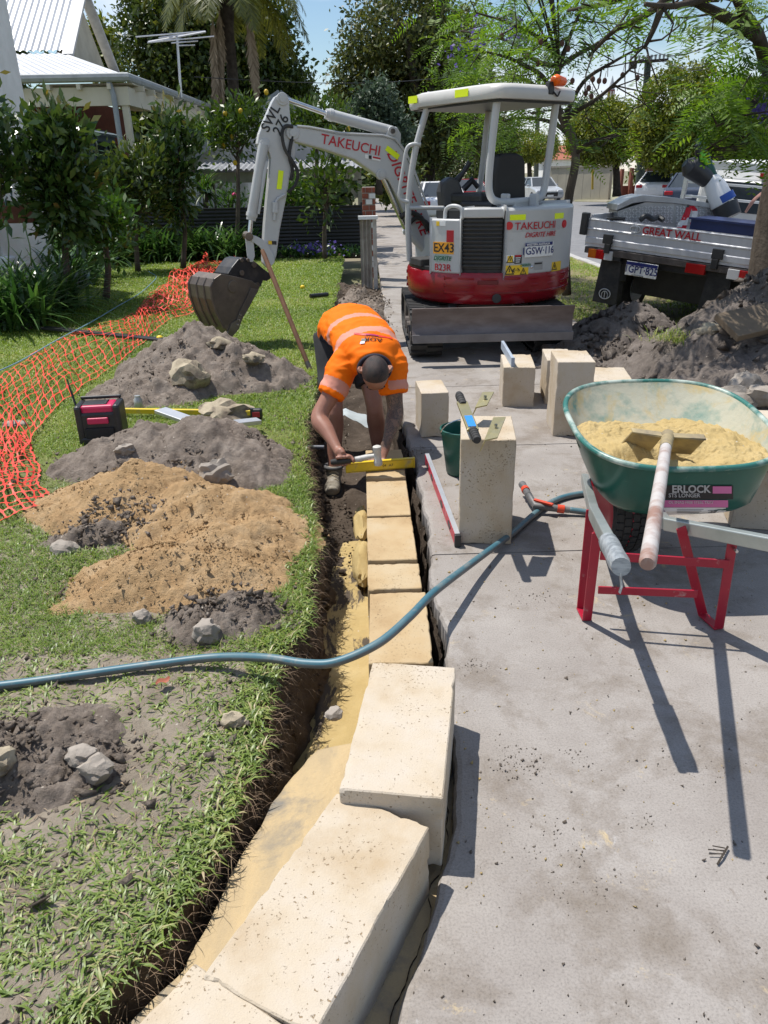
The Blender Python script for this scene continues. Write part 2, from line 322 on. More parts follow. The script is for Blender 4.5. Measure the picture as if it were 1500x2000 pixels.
def fast_mesh(name, V, quads, mats, parent=None, attr=None, mi=None, smooth=False, **tags):
    me = bpy.data.meshes.new(name); V = np.asarray(V, np.float32)-absloc(parent).astype(np.float32); q = np.asarray(quads, np.int32); k = q.shape[1]
    me.vertices.add(len(V)); me.vertices.foreach_set('co', V.ravel()); me.loops.add(q.size); me.loops.foreach_set('vertex_index', q.ravel())
    me.polygons.add(len(q)); me.polygons.foreach_set('loop_start', np.arange(0, q.size, k, dtype=np.int32))
    try: me.polygons.foreach_set('loop_total', np.full(len(q), k, np.int32))
    except Exception: pass
    mats = mats if isinstance(mats, (list, tuple)) else [mats]
    for m in mats: me.materials.append(m)
    if mi is not None: me.polygons.foreach_set('material_index', np.asarray(mi, np.int32))
    if smooth: me.polygons.foreach_set('use_smooth', np.ones(len(q), bool))
    if attr is not None:
        a = me.attributes.new('rnd', 'FLOAT', 'POINT'); a.data.foreach_set('value', np.asarray(attr, np.float32))
    me.update(calc_edges=True); me.validate(); return link(name, me, parent, **tags)
def unit(a): return a/(np.linalg.norm(a, axis=-1, keepdims=True)+1e-9)
def leaves(name, C_, size, mat, parent=None, aspect=0.4, up=0.4, outc=None, fold=0.25, var=0.35, cvar=None, droop=0.0, **tags):
    n = len(C_); d = RNG.normal(size=(n, 3)); d[:, 2] -= droop
    if outc is not None: d = d*0.7+unit(C_-outc)*0.9
    d = unit(d); nrm = RNG.normal(size=(n, 3)); nrm[:, 2] += up*2; nrm = unit(nrm-d*np.sum(nrm*d, 1, keepdims=True)); s = np.cross(d, nrm)
    L_ = size*(1+var*RNG.uniform(-1, 1, (n, 1))); W = L_*aspect*0.5
    p0 = C_; p1 = C_+d*L_*0.5+s*W+nrm*W*fold; p2 = C_+d*L_; p3 = C_+d*L_*0.5-s*W+nrm*W*fold
    V = np.stack([p0, p1, p2, p3], 1).reshape(-1, 3); q = np.arange(4*n).reshape(n, 4)
    r = RNG.uniform(0, 1, n) if cvar is None else np.clip(cvar, 0, 1)
    return fast_mesh(name, V, q, mat, parent, np.repeat(r, 4), **tags)
def blob_points(ells, nclump, per, spread, shell=0.75, cut=None):
    """clumps spread over the outer part of several ellipsoids, leaves scattered round each clump"""
    E_ = np.array(ells, float); w_ = E_[:, 3]*E_[:, 4]+E_[:, 4]*E_[:, 5]+E_[:, 3]*E_[:, 5]; k = RNG.choice(len(E_), nclump, p=w_/w_.sum())
    d = unit(RNG.normal(size=(nclump, 3))); rad = shell+(1-shell)*RNG.uniform(0, 1, (nclump, 1))**0.6
    c = E_[k, :3]+d*rad*E_[k, 3:6]
    if cut is not None: c = c[cut(c)]
    tone = RNG.uniform(0, 1, len(c))
    P = np.repeat(c, per, 0)+RNG.normal(size=(len(c)*per, 3))*spread
    t = np.clip(np.repeat(tone, per)*0.65+RNG.uniform(0, 1, len(P))*0.35, 0, 1)
    return P, t, c
def limbs(mb, root, top, ends, r0, r1=0.012, seg=7, wob=0.15):
    """trunk from root to top then a bent limb to each end"""
    root = np.asarray(root, float); top = np.asarray(top, float); m = (root+top)/2+RNG.normal(size=3)*wob*0.3*np.array([1, 1, 0])
    mb.tube([root, root*0.7+m*0.3, m, top], [r0*1.25, r0, r0*0.9, r0*0.75], seg)
    for e in ends:
        e = np.asarray(e, float); s = top-(top-m)*RNG.uniform(0, 0.35); q = s*0.5+e*0.5+RNG.normal(size=3)*wob*np.linalg.norm(e-s)*0.5+np.array([0, 0, 0.1*np.linalg.norm(e-s)])
        ra = r0*RNG.uniform(0.35, 0.6); mb.tube([s, s*0.6+q*0.4, q, e*0.6+q*0.4, e], [ra, ra*0.85, ra*0.6, ra*0.4, r1], 6)
    return mb
# ================================================================== ground, lawn, trench, footpath, road
LE_Y = np.array([0.0, 0.62, 1.03, 1.19, 1.38, 1.84, 2.29, 2.67, 3.34, 3.93, 4.94, 5.70, 7.0, 8.9, 12.35, 17.6])
LE_X = np.array([-1.05, -0.85, -0.67, -0.56, -0.475, -0.41, -0.385, -0.295, -0.30, -0.375, -0.46, -0.466, -0.44, -0.436, -0.414, -0.43])
PE_Y = np.array([0.0, 0.6, 1.0, 1.31, 1.74, 2.28, 2.76, 3.6, 4.38, 5.1, 7.2, 12.2, 17, 60, 120])
PE_X = np.array([-0.75, -0.25, 0.03, 0.131, 0.235, 0.268, 0.262, 0.283, 0.286, 0.262, 0.235, 0.27, 0.30, 0.3, 0.3])
def lawn_edge(y): return np.interp(y, LE_Y, LE_X)+0.035*fbm(np.asarray(y)*4.0, np.asarray(y)*0+3, 5, 4)
def path_edge(y):
    y = np.asarray(y, float); return np.interp(y, PE_Y, PE_X)+(0.022*fbm(y*3.2, y*0+7, 9, 3)+0.012*fbm(y*14, y*0+2, 4, 3))*(y < 13)
PX1 = 2.45   # right side of the footpath
# far ground sheet
mb = MB(); ys = [-80, 0, 12, 17.5, 30, 60, 100, 160, 400, 900]; xs = [-500, -120, -40, -14, 60, 120, 500]
mb.grid([[(x, y, gz(y)-(0.9 if y < 17 else 0.35)) for x in xs] for y in ys])
mb.build('ground', M('dry ground', (0.20, 0.17, 0.11), 0.95, (0.13, 0.14, 0.06), 0.4), kind='structure')
# lawn surface
ys = np.concatenate([np.linspace(0.2, 3.2, 260), np.linspace(3.22, 8, 200), np.linspace(8.05, 17.6, 120)])
ss = np.concatenate([np.linspace(0, 1.2, 60), np.linspace(1.23, 4, 50), np.linspace(4.1, 16, 50)])
Y_, S_ = np.meshgrid(ys, ss, indexing='ij'); X_ = lawn_edge(Y_)-S_
def lawn_z(x, y): return 0.03*fbm(x*1.1, y*1.1, 3, 3)+0.02*fbm(x*7, y*7, 8, 4)*np.clip(1.6-y/4, 0.3, 1)-0.0
Z_ = lawn_z(X_, Y_)-0.03*np.exp(-S_/0.05)*(0.6+0.4*fbm(Y_*9, Y_*0, 2))
P = np.stack([X_, Y_, Z_], -1)
mlawn = MTURF
lawn = MB(); lawn.grid(P[:, ::-1])
lo_ = lawn.build('lawn', [mlawn], None, smooth='all', kind='structure')
# soil patches in the near lawn belong to the ground colour: mix by noise inside the material
nt = mlawn.node_tree; bb = nt.nodes['Principled BSDF']; src = bb.inputs['Base Color'].links[0].from_socket
tcc = nt.nodes.new('ShaderNodeTexCoord'); sx_ = nt.nodes.new('ShaderNodeSeparateXYZ'); nt.links.new(tcc.outputs['Object'], sx_.inputs[0]); nq = noise(nt, 1.4, 6, 0.6)
ma = N(nt, 'Math', operation='MULTIPLY_ADD'); ma.inputs[1].default_value = 0.30; ma.inputs[2].default_value = -1.15; nt.links.new(sx_.outputs['Y'], ma.inputs[0])
mb_ = N(nt, 'Math', operation='ADD'); nt.links.new(ma.outputs[0], mb_.inputs[0]); nt.links.new(nq.outputs['Fac'], mb_.inputs[1]); rq = ramp(nt, [(0.3, 0.0), (0.75, 0.85)]); nt.links.new(mb_.outputs[0], rq.inputs[0])
nt.links.new(mixc(nt, rq.outputs[0], src, (0.15, 0.185, 0.045)), bb.inputs['Base Color'])
# trench: left wall, floor, right wall
def floor_z(y): return np.interp(y, [0, 0.8, 1.75, 2.0, 2.3, 6.0, 6.8, 9, 12.3, 12.8], [-0.36, -0.36, -0.40, -0.40, -0.375, -0.36, -0.22, -0.12, -0.08, 0.0])
ys = np.concatenate([np.linspace(0.2, 6, 420), np.linspace(6.03, 12.8, 160)])
rows = []
for y in ys:
    xl = float(lawn_edge(y)); xr = float(path_edge(y)); fz = float(floor_z(y)); r = []
    for t in np.linspace(0, 1, 15):
        sl_ = 0.05*math.sin(t*PI*0.5)+0.05*t*t
        r.append((xl-0.02+sl_+0.015*(t > 0), y, 0.0 if t == 0 else 0.01+(fz-0.01)*t))
    for t in np.linspace(0.08, 0.92, 22): r.append((xl+0.1+(xr-0.06-xl-0.1)*t, y, fz))
    for t in np.linspace(0, 1, 9): r.append((xr-0.055+0.03*t, y, fz+(-0.055-fz)*t))
    rows.append(r)
T = np.array(rows); yy = T[..., 1]; kk = np.arange(T.shape[1])[None, :]*np.ones(len(ys))[:, None]
amp = np.where(kk < 15, 0.05, np.where(kk > 36, 0.018, 0.0)); n1 = fbm(yy*7, T[..., 2]*9+kk*0.05, 31, 5)
T[..., 0] += (amp*n1+np.where((kk < 15) | (kk > 36), 0.014, 0)*fbm(yy*28, T[..., 2]*30+kk*0.3, 91, 4))*np.where(kk == 0, 0, 1)
n2 = fbm(T[..., 0]*9, yy*9, 44, 5); T[..., 2] += np.where((kk >= 14) & (kk <= 37), 0.03*n2, 0)
T[..., 2] += np.where((kk >= 15) & (kk <= 37) & (yy > 6), 0.10*fbm(T[..., 0]*5, yy*5, 14, 5), 0)
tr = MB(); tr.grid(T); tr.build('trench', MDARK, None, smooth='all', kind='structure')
# footpath slab
JT = np.array([1.62-1.5*0, 3.12, 4.62, 6.12, 7.62, 9.12, 10.62, 12.12]); JT = JT[1:]
ys = np.sort(np.concatenate([np.linspace(-2, 6, 460), np.linspace(6.05, 13, 130), np.linspace(14, 110, 40)]+[JT+o for o in (-0.006, -0.003, 0.003, 0.006)]))
b_, t_ = [], []
P1, P2, P3 = [], [], []
for i, y in enumerate(ys):
    x = float(path_edge(y)); z = gz(y)-(0.008 if np.abs(JT-y).min() < 0.004 else 0)
    P1.append([(x+0.012*math.sin(i*2.3), y, z-0.11), (x-0.004, y, z-0.02), (x+0.004, y, z-0.004), (x+0.018, y, z), (x+0.25, y, z), (1.4, y, z), (PX1, y, z), (PX1+0.01, y, z-0.02), (PX1+0.01, y, z-0.12)])
mb = MB(); mb.grid(P1); mb.build('footpath', MC, None, kind='structure')
# control joints sawn across the footpath far away
# verge grass strip, road
mv = earth('verge soil', (0.20, 0.17, 0.10), (0.25, 0.215, 0.125), (0.17, 0.165, 0.07), s=3)
ys = np.concatenate([np.linspace(-2, 20, 140), np.linspace(21, 110, 30)])
KX = 4.35
P1 = []
for y in ys:
    x0 = PX1+0.02; P1.append([(x0+(KX-x0)*t, y, gz(y)-0.015+0.03*float(fbm((x0+(KX-x0)*t)*1.3, y*1.3, 6, 3))*min(1, t*6)*(t < 0.95)) for t in np.linspace(0, 1, 12)])
mb = MB(); mb.grid(P1); mb.build('verge', mv, None, smooth='all', kind='structure')
mb = MB()
for y0 in np.arange(-2, 108, 1.5): mb.box((KX+0.08, y0+0.745, gz(y0+0.75)-0.055), (0.15, 1.48, 0.13))
mb.build('kerb', M('kerb concrete', (0.42, 0.41, 0.39), 0.85, (0.33, 0.32, 0.30), 4), None, bev=0.02, kind='structure')
road_outline = [(KX+0.16, -2), (60, -2), (70, 44), (24, 49), (17, 54), (12.6, 64), (11.5, 90), (10, 150), (KX+0.16, 150)]
P1 = []
for y in np.concatenate([np.linspace(-2, 20, 12), np.linspace(22, 150, 60)]):
    xr = np.interp(y, [-2, 40, 46, 49, 54, 64, 90, 150], [70, 70, 45, 24, 17, 12.6, 11.5, 10.5]); P1.append([(KX+0.16+(xr-KX-0.16)*t, y, gz(y)-0.12) for t in np.linspace(0, 1, 8)])
mb = MB(); mb.grid(P1); mb.build('road', MASPH, None, kind='structure')
P1 = []
for y in np.linspace(40, 150, 60):
    xr = np.interp(y, [-2, 40, 46, 49, 54, 64, 90, 150], [70, 70, 45, 24, 17, 12.6, 11.5, 10.5]); P1.append([(xr-0.05, y, gz(y)-0.11), (xr, y, gz(y)+0.0), (xr+0.2, y, gz(y)+0.01), (xr+3, y, gz(y)+0.02), (xr+40, y, gz(y)+0.03)])
mfv = M('far verge', (0.34, 0.31, 0.24), 0.95, (0.20, 0.21, 0.09), 0.35)
mb = MB(); mb.grid(P1); mb.build('far_verge', mfv, None, kind='structure')
# concrete crossover beside the blade
pa = [G(1110, 618), G(1180, 654), G(1130, 690), G(1060, 690)]
# ================================================================== mortar
ys = np.linspace(2.0, 4.02, 170); rows = []
for y in ys:
    xl = np.interp(y, [2.0, 2.2, 2.6, 3.0, 3.3, 4.02], [-0.25, -0.30, -0.30, -0.33, -0.33, -0.22])+0.035*float(fbm(y*6, 1.0, 77, 4)); r = []
    for t in np.linspace(0, 1, 26):
        x = xl+(0.0-xl)*t; e = min(1, t*5); z = -0.375+0.055*e+0.008*float(fbm(x*18, y*18, 12, 4))
        if y > 3.35: z -= 0.05*min(1, (y-3.35)*4)*(1-t*0.3)
        if y < 2.12: z -= 0.06*(2.12-y)/0.12
        r.append((x, y, z))
    rows.append(r)
mbed = MMORT.copy(); mbed.name = 'mortar bed with soil smears'; ntm = mbed.node_tree; bb = ntm.nodes['Principled BSDF']; src = bb.inputs['Base Color'].links[0].from_socket
nn_ = noise(ntm, 4.5, 8, 0.7, dist=0.4, sc=(1.6, 0.55, 1)); rr_ = ramp(ntm, [(0.53, 0.0), (0.57, 1.0)]); ntm.links.new(nn_.outputs['Fac'], rr_.inputs[0])
ntm.links.new(mixc(ntm, rr_.outputs[0], src, (0.105, 0.085, 0.066)), bb.inputs['Base Color'])
mb = MB(); mb.grid(rows); mb.build('mortar_bed', mbed, None, smooth='all', **tagd('yellow mortar bed smeared with dark soil, left of the laid blocks in the trench bottom', 'mortar'))
# smooth ramp of mortar in the foreground
ys = np.linspace(0.45, 1.99, 120); rows = []
EL = [G(250, 2000, -0.075), G(360, 1890, -0.075), G(450, 1710, -0.075), G(535, 1560, -0.075), G(600, 1475, -0.075), G(650, 1437, -0.075)]
ey = [p[1] for p in EL]; ex = [p[0] for p in EL]
for y in ys:
    xl = float(np.interp(y, ey, ex)) if y > ey[0] else ex[0]-(ey[0]-y)*0.6
    xl += 0.012*float(fbm(y*8, 2.0, 21, 4)); xr = float(path_edge(y))+0.015; r = [(xl-0.06, y, -0.37), (xl-0.03, y, -0.2), (xl-0.008, y, -0.11)]
    end = max(0, (y-1.94)/0.05)
    for t in np.linspace(0, 1, 26):
        x = xl+(xr-xl)*t; r.append((x, y, -0.085+0.02*min(1, t*4)+0.006*float(fbm(x*4, y*4, 51, 3))-0.27*end**1.5))
    rows.append(r)
mb = MB(); mb.grid(rows); mb.build('mortar_ramp', MMORT2, None, smooth='all', **tagd('smooth trowelled mortar ramp along the trench beside the nearest loose blocks', 'mortar'))
def lump(name, c, r, seed, mat, sub=3, rough=0.3, flatb=None, **tags):
    bm = bmesh.new(); bmesh.ops.create_icosphere(bm, subdivisions=sub, radius=1.0)
    co = np.array([v.co[:] for v in bm.verts]); a = unit(co)
    k = 1+rough*(fbm(a[:, 0]*1.7+seed, a[:, 1]*1.7+a[:, 2]*2.3, seed, 4))+rough*0.5*(fbm(a[:, 2]*4+seed, a[:, 0]*4-a[:, 1]*3, seed+5, 3))
    co = a*k[:, None]*np.asarray(r, float)*np.ones(3)
    rs = np.random.default_rng(seed); 
    for _ in range(5):
        n = unit(rs.normal(size=3)); d = np.max(co@n)*rs.uniform(0.72, 0.95); e = co@n-d; co = co-np.where(e > 0, e, 0)[:, None]*n*0.9
    for v, p in zip(bm.verts, co): v.co = p
    me = bpy.data.meshes.new(name); bm.to_mesh(me); bm.free(); me.materials.append(mat)
    if sub > 2: me.set_sharp_from_angle(angle=math.radians(30))
    me.polygons.foreach_set('use_smooth', [True]*len(me.polygons)); me.update()
    o = link(name, me, None, **tags); o.location = [float(x) for x in c]; return o
lump('mortar_lump', np.array([-0.055, 3.52, -0.25]), (0.05, 0.23, 0.075), 3, MMORT, rough=0.25, **tagd('tall yellow mortar lump pressed against the side of a laid block beyond the bed', 'mortar'))
lump('mortar_lump', np.array([-0.055, 4.02, -0.25]), (0.05, 0.22, 0.07), 9, MMORT, rough=0.3, **tagd('small yellow mortar lump near the worn boot, beside the farther laid block', 'mortar'))
# ================================================================== limestone blocks
def block_mesh(w_, l_, h_, seed, chip=0.012, mat=None):
    bm = bmesh.new(); bmesh.ops.create_cube(bm, size=1.0)
    for v in bm.verts: v.co = Vector((v.co.x*w_, v.co.y*l_, v.co.z*h_))
    bmesh.ops.bevel(bm, geom=bm.edges[:], offset=0.0035, segments=1, affect='EDGES')
    bmesh.ops.subdivide_edges(bm, edges=[e for e in bm.edges if e.calc_length() > 0.05], cuts=23, use_grid_fill=True)
    co = np.array([v.co[:] for v in bm.verts]); d = np.stack([fbm(co[:, i-1]*22+seed+co[:, i]*9, co[:, i-2]*22-seed+co[:, i]*7, seed+i, 4) for i in range(3)], 1)
    h = np.array([w_, l_, h_])/2; q = np.abs(co)/h; near = np.sort(h-np.abs(co), 1); edge = np.exp(-near[:, 1]/0.014)
    co = co-np.sign(co)*(0.0012*(d+1)+chip*np.clip(d-0.22, 0, 1)*edge[:, None]*1.3)*np.clip((q-0.86)/0.08, 0, 1)
    for v, p in zip(bm.verts, co): v.co = p
    me = bpy.data.meshes.new('limestone_block'); bm.to_mesh(me); bm.free(); me.materials.append(mat or ML)
    me.polygons.foreach_set('use_smooth', [True]*len(me.polygons)); me.set_sharp_from_angle(angle=math.radians(18)); return me
BLOCKS = [   # x, y, top z, yaw, w, l, h, label, tilt
 (0.075, 1.695, 0.219, -0.171, 0.262, 0.545, 0.236, 'pale limestone block stacked loose on the wall just behind the largest nearest block'),
 (-0.120, 1.187, 0.172, -0.487, 0.262, 0.545, 0.245, 'largest nearest cream limestone block lying askew across the mortar ramp in the foreground'),
 (-0.430, 0.746, 0.165, -0.60, 0.262, 0.545, 0.24, 'limestone block cut off by the bottom edge, only its far end in view'),
 (0.095, 4.36, 0.0, 0.0, 0.235, 0.485, 0.35, 'laid limestone block under the yellow level, farthest of the row'),
 (0.095, 3.835, -0.006, 0.0, 0.232, 0.485, 0.35, 'laid limestone block, clean yellow face, just this side of the yellow level'),
 (0.094, 3.325, -0.002, 0.0, 0.232, 0.475, 0.35, 'laid limestone block in the row with a dark grey soil stain over its top'),
 (0.095, 2.955, -0.012, -0.01, 0.236, 0.232, 0.35, 'short half limestone block laid between a stained and a long block'),
 (0.100, 2.565, -0.02, -0.02, 0.240, 0.515, 0.35, 'laid limestone block directly under the hose, orange tinted top'),
 (0.110, 2.03, -0.035, -0.02, 0.240, 0.50, 0.35, 'laid limestone block mostly hidden under the loose stacked block'),
 (0.558, 3.39, 0.525, -0.12, 0.25, 0.36, 0.525, 'upright limestone block on the path with the lifting clamp on top'),
 (0.435, 4.99, 0.305, 0.05, 0.185, 0.34, 0.305, 'small cut limestone block on the path by the bending worker'),
 (1.359, 4.938, 0.498, -0.099, 0.24, 0.35, 0.50, 'tallest upright limestone block on the path, with a small dark nick'),
 (1.150, 5.70, 0.300, -0.12, 0.235, 0.44, 0.305, 'limestone block on the path with the grey square bar standing on it'),
 (1.46, 5.72, 0.335, -0.12, 0.20, 0.40, 0.34, 'narrow limestone block squeezed between two larger blocks, mostly hidden'),
]
p = G(1195, 735, 0.30); BLOCKS.append((p[0], p[1]+0.1, 0.29, -0.15, 0.30, 0.44, 0.29, 'limestone block behind the tallest one, dirt crumbs on its top'))
p = G(1225, 752, 0.35); BLOCKS.append((p[0], p[1]-0.02, 0.35, -0.1, 0.26, 0.30, 0.35, 'limestone block peeping over the back rim of the green wheelbarrow'))
p = G(1480, 815, 0.50); BLOCKS.append((p[0]+0.03, p[1]-0.05, 0.50, -0.25, 0.26, 0.36, 0.50, 'limestone block at the right picture edge beyond the wheelbarrow'))
for i, (x, y, zt, yaw, w_, l_, h_, lab) in enumerate(BLOCKS):
    me = block_mesh(w_, l_, h_, 100+i*7, 0.02 if i < 3 else 0.012, MLO if 3 <= i <= 8 else None)
    o = link('limestone_block', me, None, **tagd(lab, 'limestone block', 'limestone blocks for the wall')); o.location = (x, y, zt-h_/2); o.rotation_euler = (0, 0, yaw)
# ================================================================== soil heaps
HEAPS = []; HK = 1.35
def surf(x, y):
    z = 0.0
    for pks in HEAPS:
        for (a, b, h, rx, ry) in pks: z = max(z, h*HK*max(0.0, 1-math.hypot((x-a)/rx, (y-b)/ry))**0.8)
    return z
def heap(name, peaks, res, mat, label, cat='dirt pile', amp=0.05, fs=9.0, seed=1, mats2=None, base=lawn_z):
    pk = np.array(peaks); x0 = (pk[:, 0]-pk[:, 3]*1.7).min(); x1 = (pk[:, 0]+pk[:, 3]*1.7).max(); y0 = (pk[:, 1]-pk[:, 4]*1.7).min(); y1 = (pk[:, 1]+pk[:, 4]*1.7).max()
    xs = np.arange(x0, x1, res); ys = np.arange(y0, y1, res); Y, X = np.meshgrid(ys, xs, indexing='ij')
    wx = X+0.10*fbm(X*3, Y*3, seed+50, 3); wy = Y+0.10*fbm(X*3, Y*3, seed+60, 3)
    H_ = np.zeros_like(X)
    for (a, b, h, rx, ry) in peaks:
        r = np.sqrt(((wx-a)/rx)**2+((wy-b)/ry)**2); H_ = np.maximum(H_, h*HK*np.clip(1-r, 0, 1)**0.8)
    mask = np.clip(H_/0.05, 0, 1)
    cl = fbm(X*fs, Y*fs, seed, 5, 0.6); cl2 = np.abs(fbm(X*fs*2.2, Y*fs*2.2, seed+9, 4))
    cl3 = np.clip(fbm(X*fs*0.8+7, Y*fs*0.8, seed+21, 3)-0.15, 0, 1); Z = H_+mask*(amp*1.15*cl+amp*0.9*cl2+amp*1.4*cl3)-0.028
    Z = Z+base(X, Y)
    g = np.where(H_ > 0.004, 1, 0); n, m = X.shape; idx = np.arange(n*m).reshape(n, m)
    k = (g[:-1, :-1]+g[1:, :-1]+g[1:, 1:]+g[:-1, 1:]) > 0
    q = np.stack([idx[:-1, :-1], idx[:-1, 1:], idx[1:, 1:], idx[1:, :-1]], -1)[k]
    V = np.stack([X, Y, Z], -1).reshape(-1, 3); u, inv = np.unique(q, return_inverse=True)
    HEAPS.append(peaks)
    return fast_mesh(name, V[u], inv.reshape(-1, 4), mat, None, smooth=True, **tagd(label, cat))
def pk(px, py, zpk, rx, ry, dz=0.0):
    p = G(px, py, dz); return (p[0], p[1], zpk, rx, ry)
heap('soil_pile', [pk(390, 735, 0.36, 0.75, 0.75), pk(470, 745, 0.26, 0.65, 0.5), pk(300, 770, 0.17, 0.55, 0.45)], 0.016, MSOIL, 'grey brown soil pile on the lawn behind the radio, topped with pale rocks', amp=0.05, seed=3)
heap('soil_pile', [pk(400, 905, 0.24, 0.55, 0.5), pk(290, 900, 0.18, 0.6, 0.42), pk(470, 920, 0.14, 0.34, 0.42), pk(350, 950, 0.14, 0.5, 0.3)], 0.012, MSOIL, 'low grey soil pile just behind the orange sand heap', amp=0.04, seed=23)
heap('sand_pile', [pk(270, 1000, 0.22, 0.55, 0.42), pk(400, 1020, 0.17, 0.5, 0.4), pk(180, 990, 0.12, 0.4, 0.35), pk(490, 1060, 0.10, 0.34, 0.40), pk(420, 1085, 0.12, 0.4, 0.3)], 0.009, MSAND, 'orange sand heap with soil crumbs, farther and larger of the two', 'sand pile', amp=0.024, fs=12, seed=33)
heap('sand_pile', [pk(330, 1135, 0.15, 0.46, 0.30), pk(430, 1125, 0.11, 0.36, 0.28), pk(220, 1150, 0.08, 0.25, 0.22)], 0.008, MSAND, 'orange sand heap nearest the hose, lower one', 'sand pile', amp=0.02, fs=13, seed=43)
heap('soil_pile', [pk(180, 1062, 0.09, 0.26, 0.12), pk(250, 1045, 0.09, 0.22, 0.12)], 0.009, MSOIL, 'dark soil clod strip between the two orange sand heaps', amp=0.03, fs=14, seed=53)
heap('soil_pile', [pk(430, 1215, 0.09, 0.28, 0.15), pk(480, 1200, 0.09, 0.2, 0.15)], 0.007, MSOIL, 'small grey soil heap between sand and hose at the trench edge', amp=0.028, fs=15, seed=63)
heap('soil_pile', [pk(60, 1480, 0.09, 0.32, 0.26), pk(-60, 1490, 0.08, 0.3, 0.22), pk(150, 1500, 0.05, 0.18, 0.16)], 0.007, MSOIL, 'loose grey soil heap with stones at the left edge below the hose', amp=0.03, fs=15, seed=73)
heap('soil_pile', [(0.02, 9.9, 0.16, 0.30, 0.9), (-0.1, 11.4, 0.13, 0.32, 0.9), (0.06, 8.7, 0.15, 0.28, 0.7), (0.0, 7.7, 0.11, 0.26, 0.6), (0.1, 10.6, 0.13, 0.25, 0.7)], 0.016, MSOIL, 'grey soil ridge between lawn and footpath beyond the worker', amp=0.06, fs=6, seed=83, base=lambda x, y: -0.10+0*x)
MDSOIL = earth('dark excavated soil', (0.125, 0.106, 0.092), (0.19, 0.162, 0.142), (0.26, 0.225, 0.2), bst=1.0)
heap('soil_pile', [(2.55, 7.35, 0.36, 0.75, 0.75), (2.2, 7.0, 0.20, 0.7, 0.6), (3.5, 6.3, 0.50, 1.2, 1.2), (3.9, 5.8, 1.08, 1.8, 1.55), (3.1, 5.3, 0.5, 1.1, 1.1), (4.3, 6.4, 1.05, 1.5, 1.3), (2.75, 6.3, 0.3, 0.8, 0.8)], 0.022, MDSOIL, 'big dark soil pile with rocks on the verge at the right', amp=0.075, fs=5, seed=93, base=lambda x, y: 0*x-0.01)
MROCK = M('pale limestone rubble', (0.42, 0.36, 0.26), 0.95, (0.22, 0.18, 0.13), 6, bmp=0.6, bs=40, spec=0.1, dirt=(0.13, 0.105, 0.085), dscale=5, dlo=0.5, dhi=0.62)
MROCK2 = M('grey rubble', (0.35, 0.31, 0.265), 0.95, (0.22, 0.19, 0.16), 7, bmp=0.6, bs=50, spec=0.1)
for i, (px, py, z, r, m, lab) in enumerate([
 (370, 735, 0.36, (0.17, 0.14, 0.14), MROCK, 'jagged pale rock, dark on one side, on top of the soil pile behind the radio'),
 (440, 808, 0.10, (0.22, 0.13, 0.10), MROCK, 'pale rock lying across the yellow level near the tape measure'),
 (430, 672, 0.42, (0.10, 0.08, 0.055), MROCK, 'tan rock on the very top of the soil pile nearest the bucket'),
 (425, 927, 0.17, (0.105, 0.08, 0.09), MROCK2, 'big grey stone at the foot of the soil pile by the trench'),
 (495, 700, 0.17, (0.09, 0.07, 0.05), MROCK, 'tan rock on the right shoulder of the pile behind the radio'),
 (190, 1503, 0.06, (0.052, 0.045, 0.035), MROCK2, 'round grey stone on bare lawn soil left of the trench'),
 (160, 1476, 0.07, (0.045, 0.035, 0.03), MROCK2, 'grey stone just behind the round one in the foreground soil'),
 (5, 1485, 0.09, (0.04, 0.045, 0.035), MROCK, 'brownish stone at the left picture edge below the hose'),
 (245, 878, 0.13, (0.06, 0.04, 0.035), MROCK2, 'long grey stone beside the foot of the radio'),
 (280, 1205, 0.02, (0.036, 0.03, 0.03), MROCK2, 'small dark stone at the foot of the near sand heap'),
 (405, 1233, 0.06, (0.05, 0.045, 0.05), MROCK2, 'rounded stone on the small soil heap by the hose'),
 (130, 1075, 0.08, (0.07, 0.06, 0.05), MROCK2, 'pale grey clod at the left tip of the near sand heap'),
 (1455, 755, 0.42, (0.13, 0.10, 0.10), MROCK2, 'pale stone low on the big dark pile above the barrow rim'),
 (1440, 783, 0.3, (0.17, 0.12, 0.09), MROCK2, 'flat brown stone below the pale one on the big dark pile'),
 (1390, 645, 0.62, (0.12, 0.09, 0.05), MROCK, 'tan stone on the slope of the big dark pile under the ute'),
 (1495, 770, 0.4, (0.13, 0.11, 0.07), MROCK2, 'grey stone at the right edge on the big dark pile'),
 (30, 830, 0.05, (0.10, 0.05, 0.03), MROCK2, 'flat stone on the grass under the orange netting'),
 (650, 1395, -0.36, (0.03, 0.03, 0.02), MROCK2, 'small clod on the trench floor before the mortar ramp'),
 (455, 1410, 0.04, (0.04, 0.03, 0.03), MROCK, 'tan stone half in the grass at the trench edge'),
]):
    p = G(px, py, max(z, 0.0))
    if z > 0.0:
        for _ in range(12): zz = surf(p[0], p[1]); p = G(px, py, 0.5*p[2]+0.5*(zz+r[2]*0.35))
    lump('rock', p, r, 200+i*3, m, 3, 0.45, **tagd(lab, 'rock'))
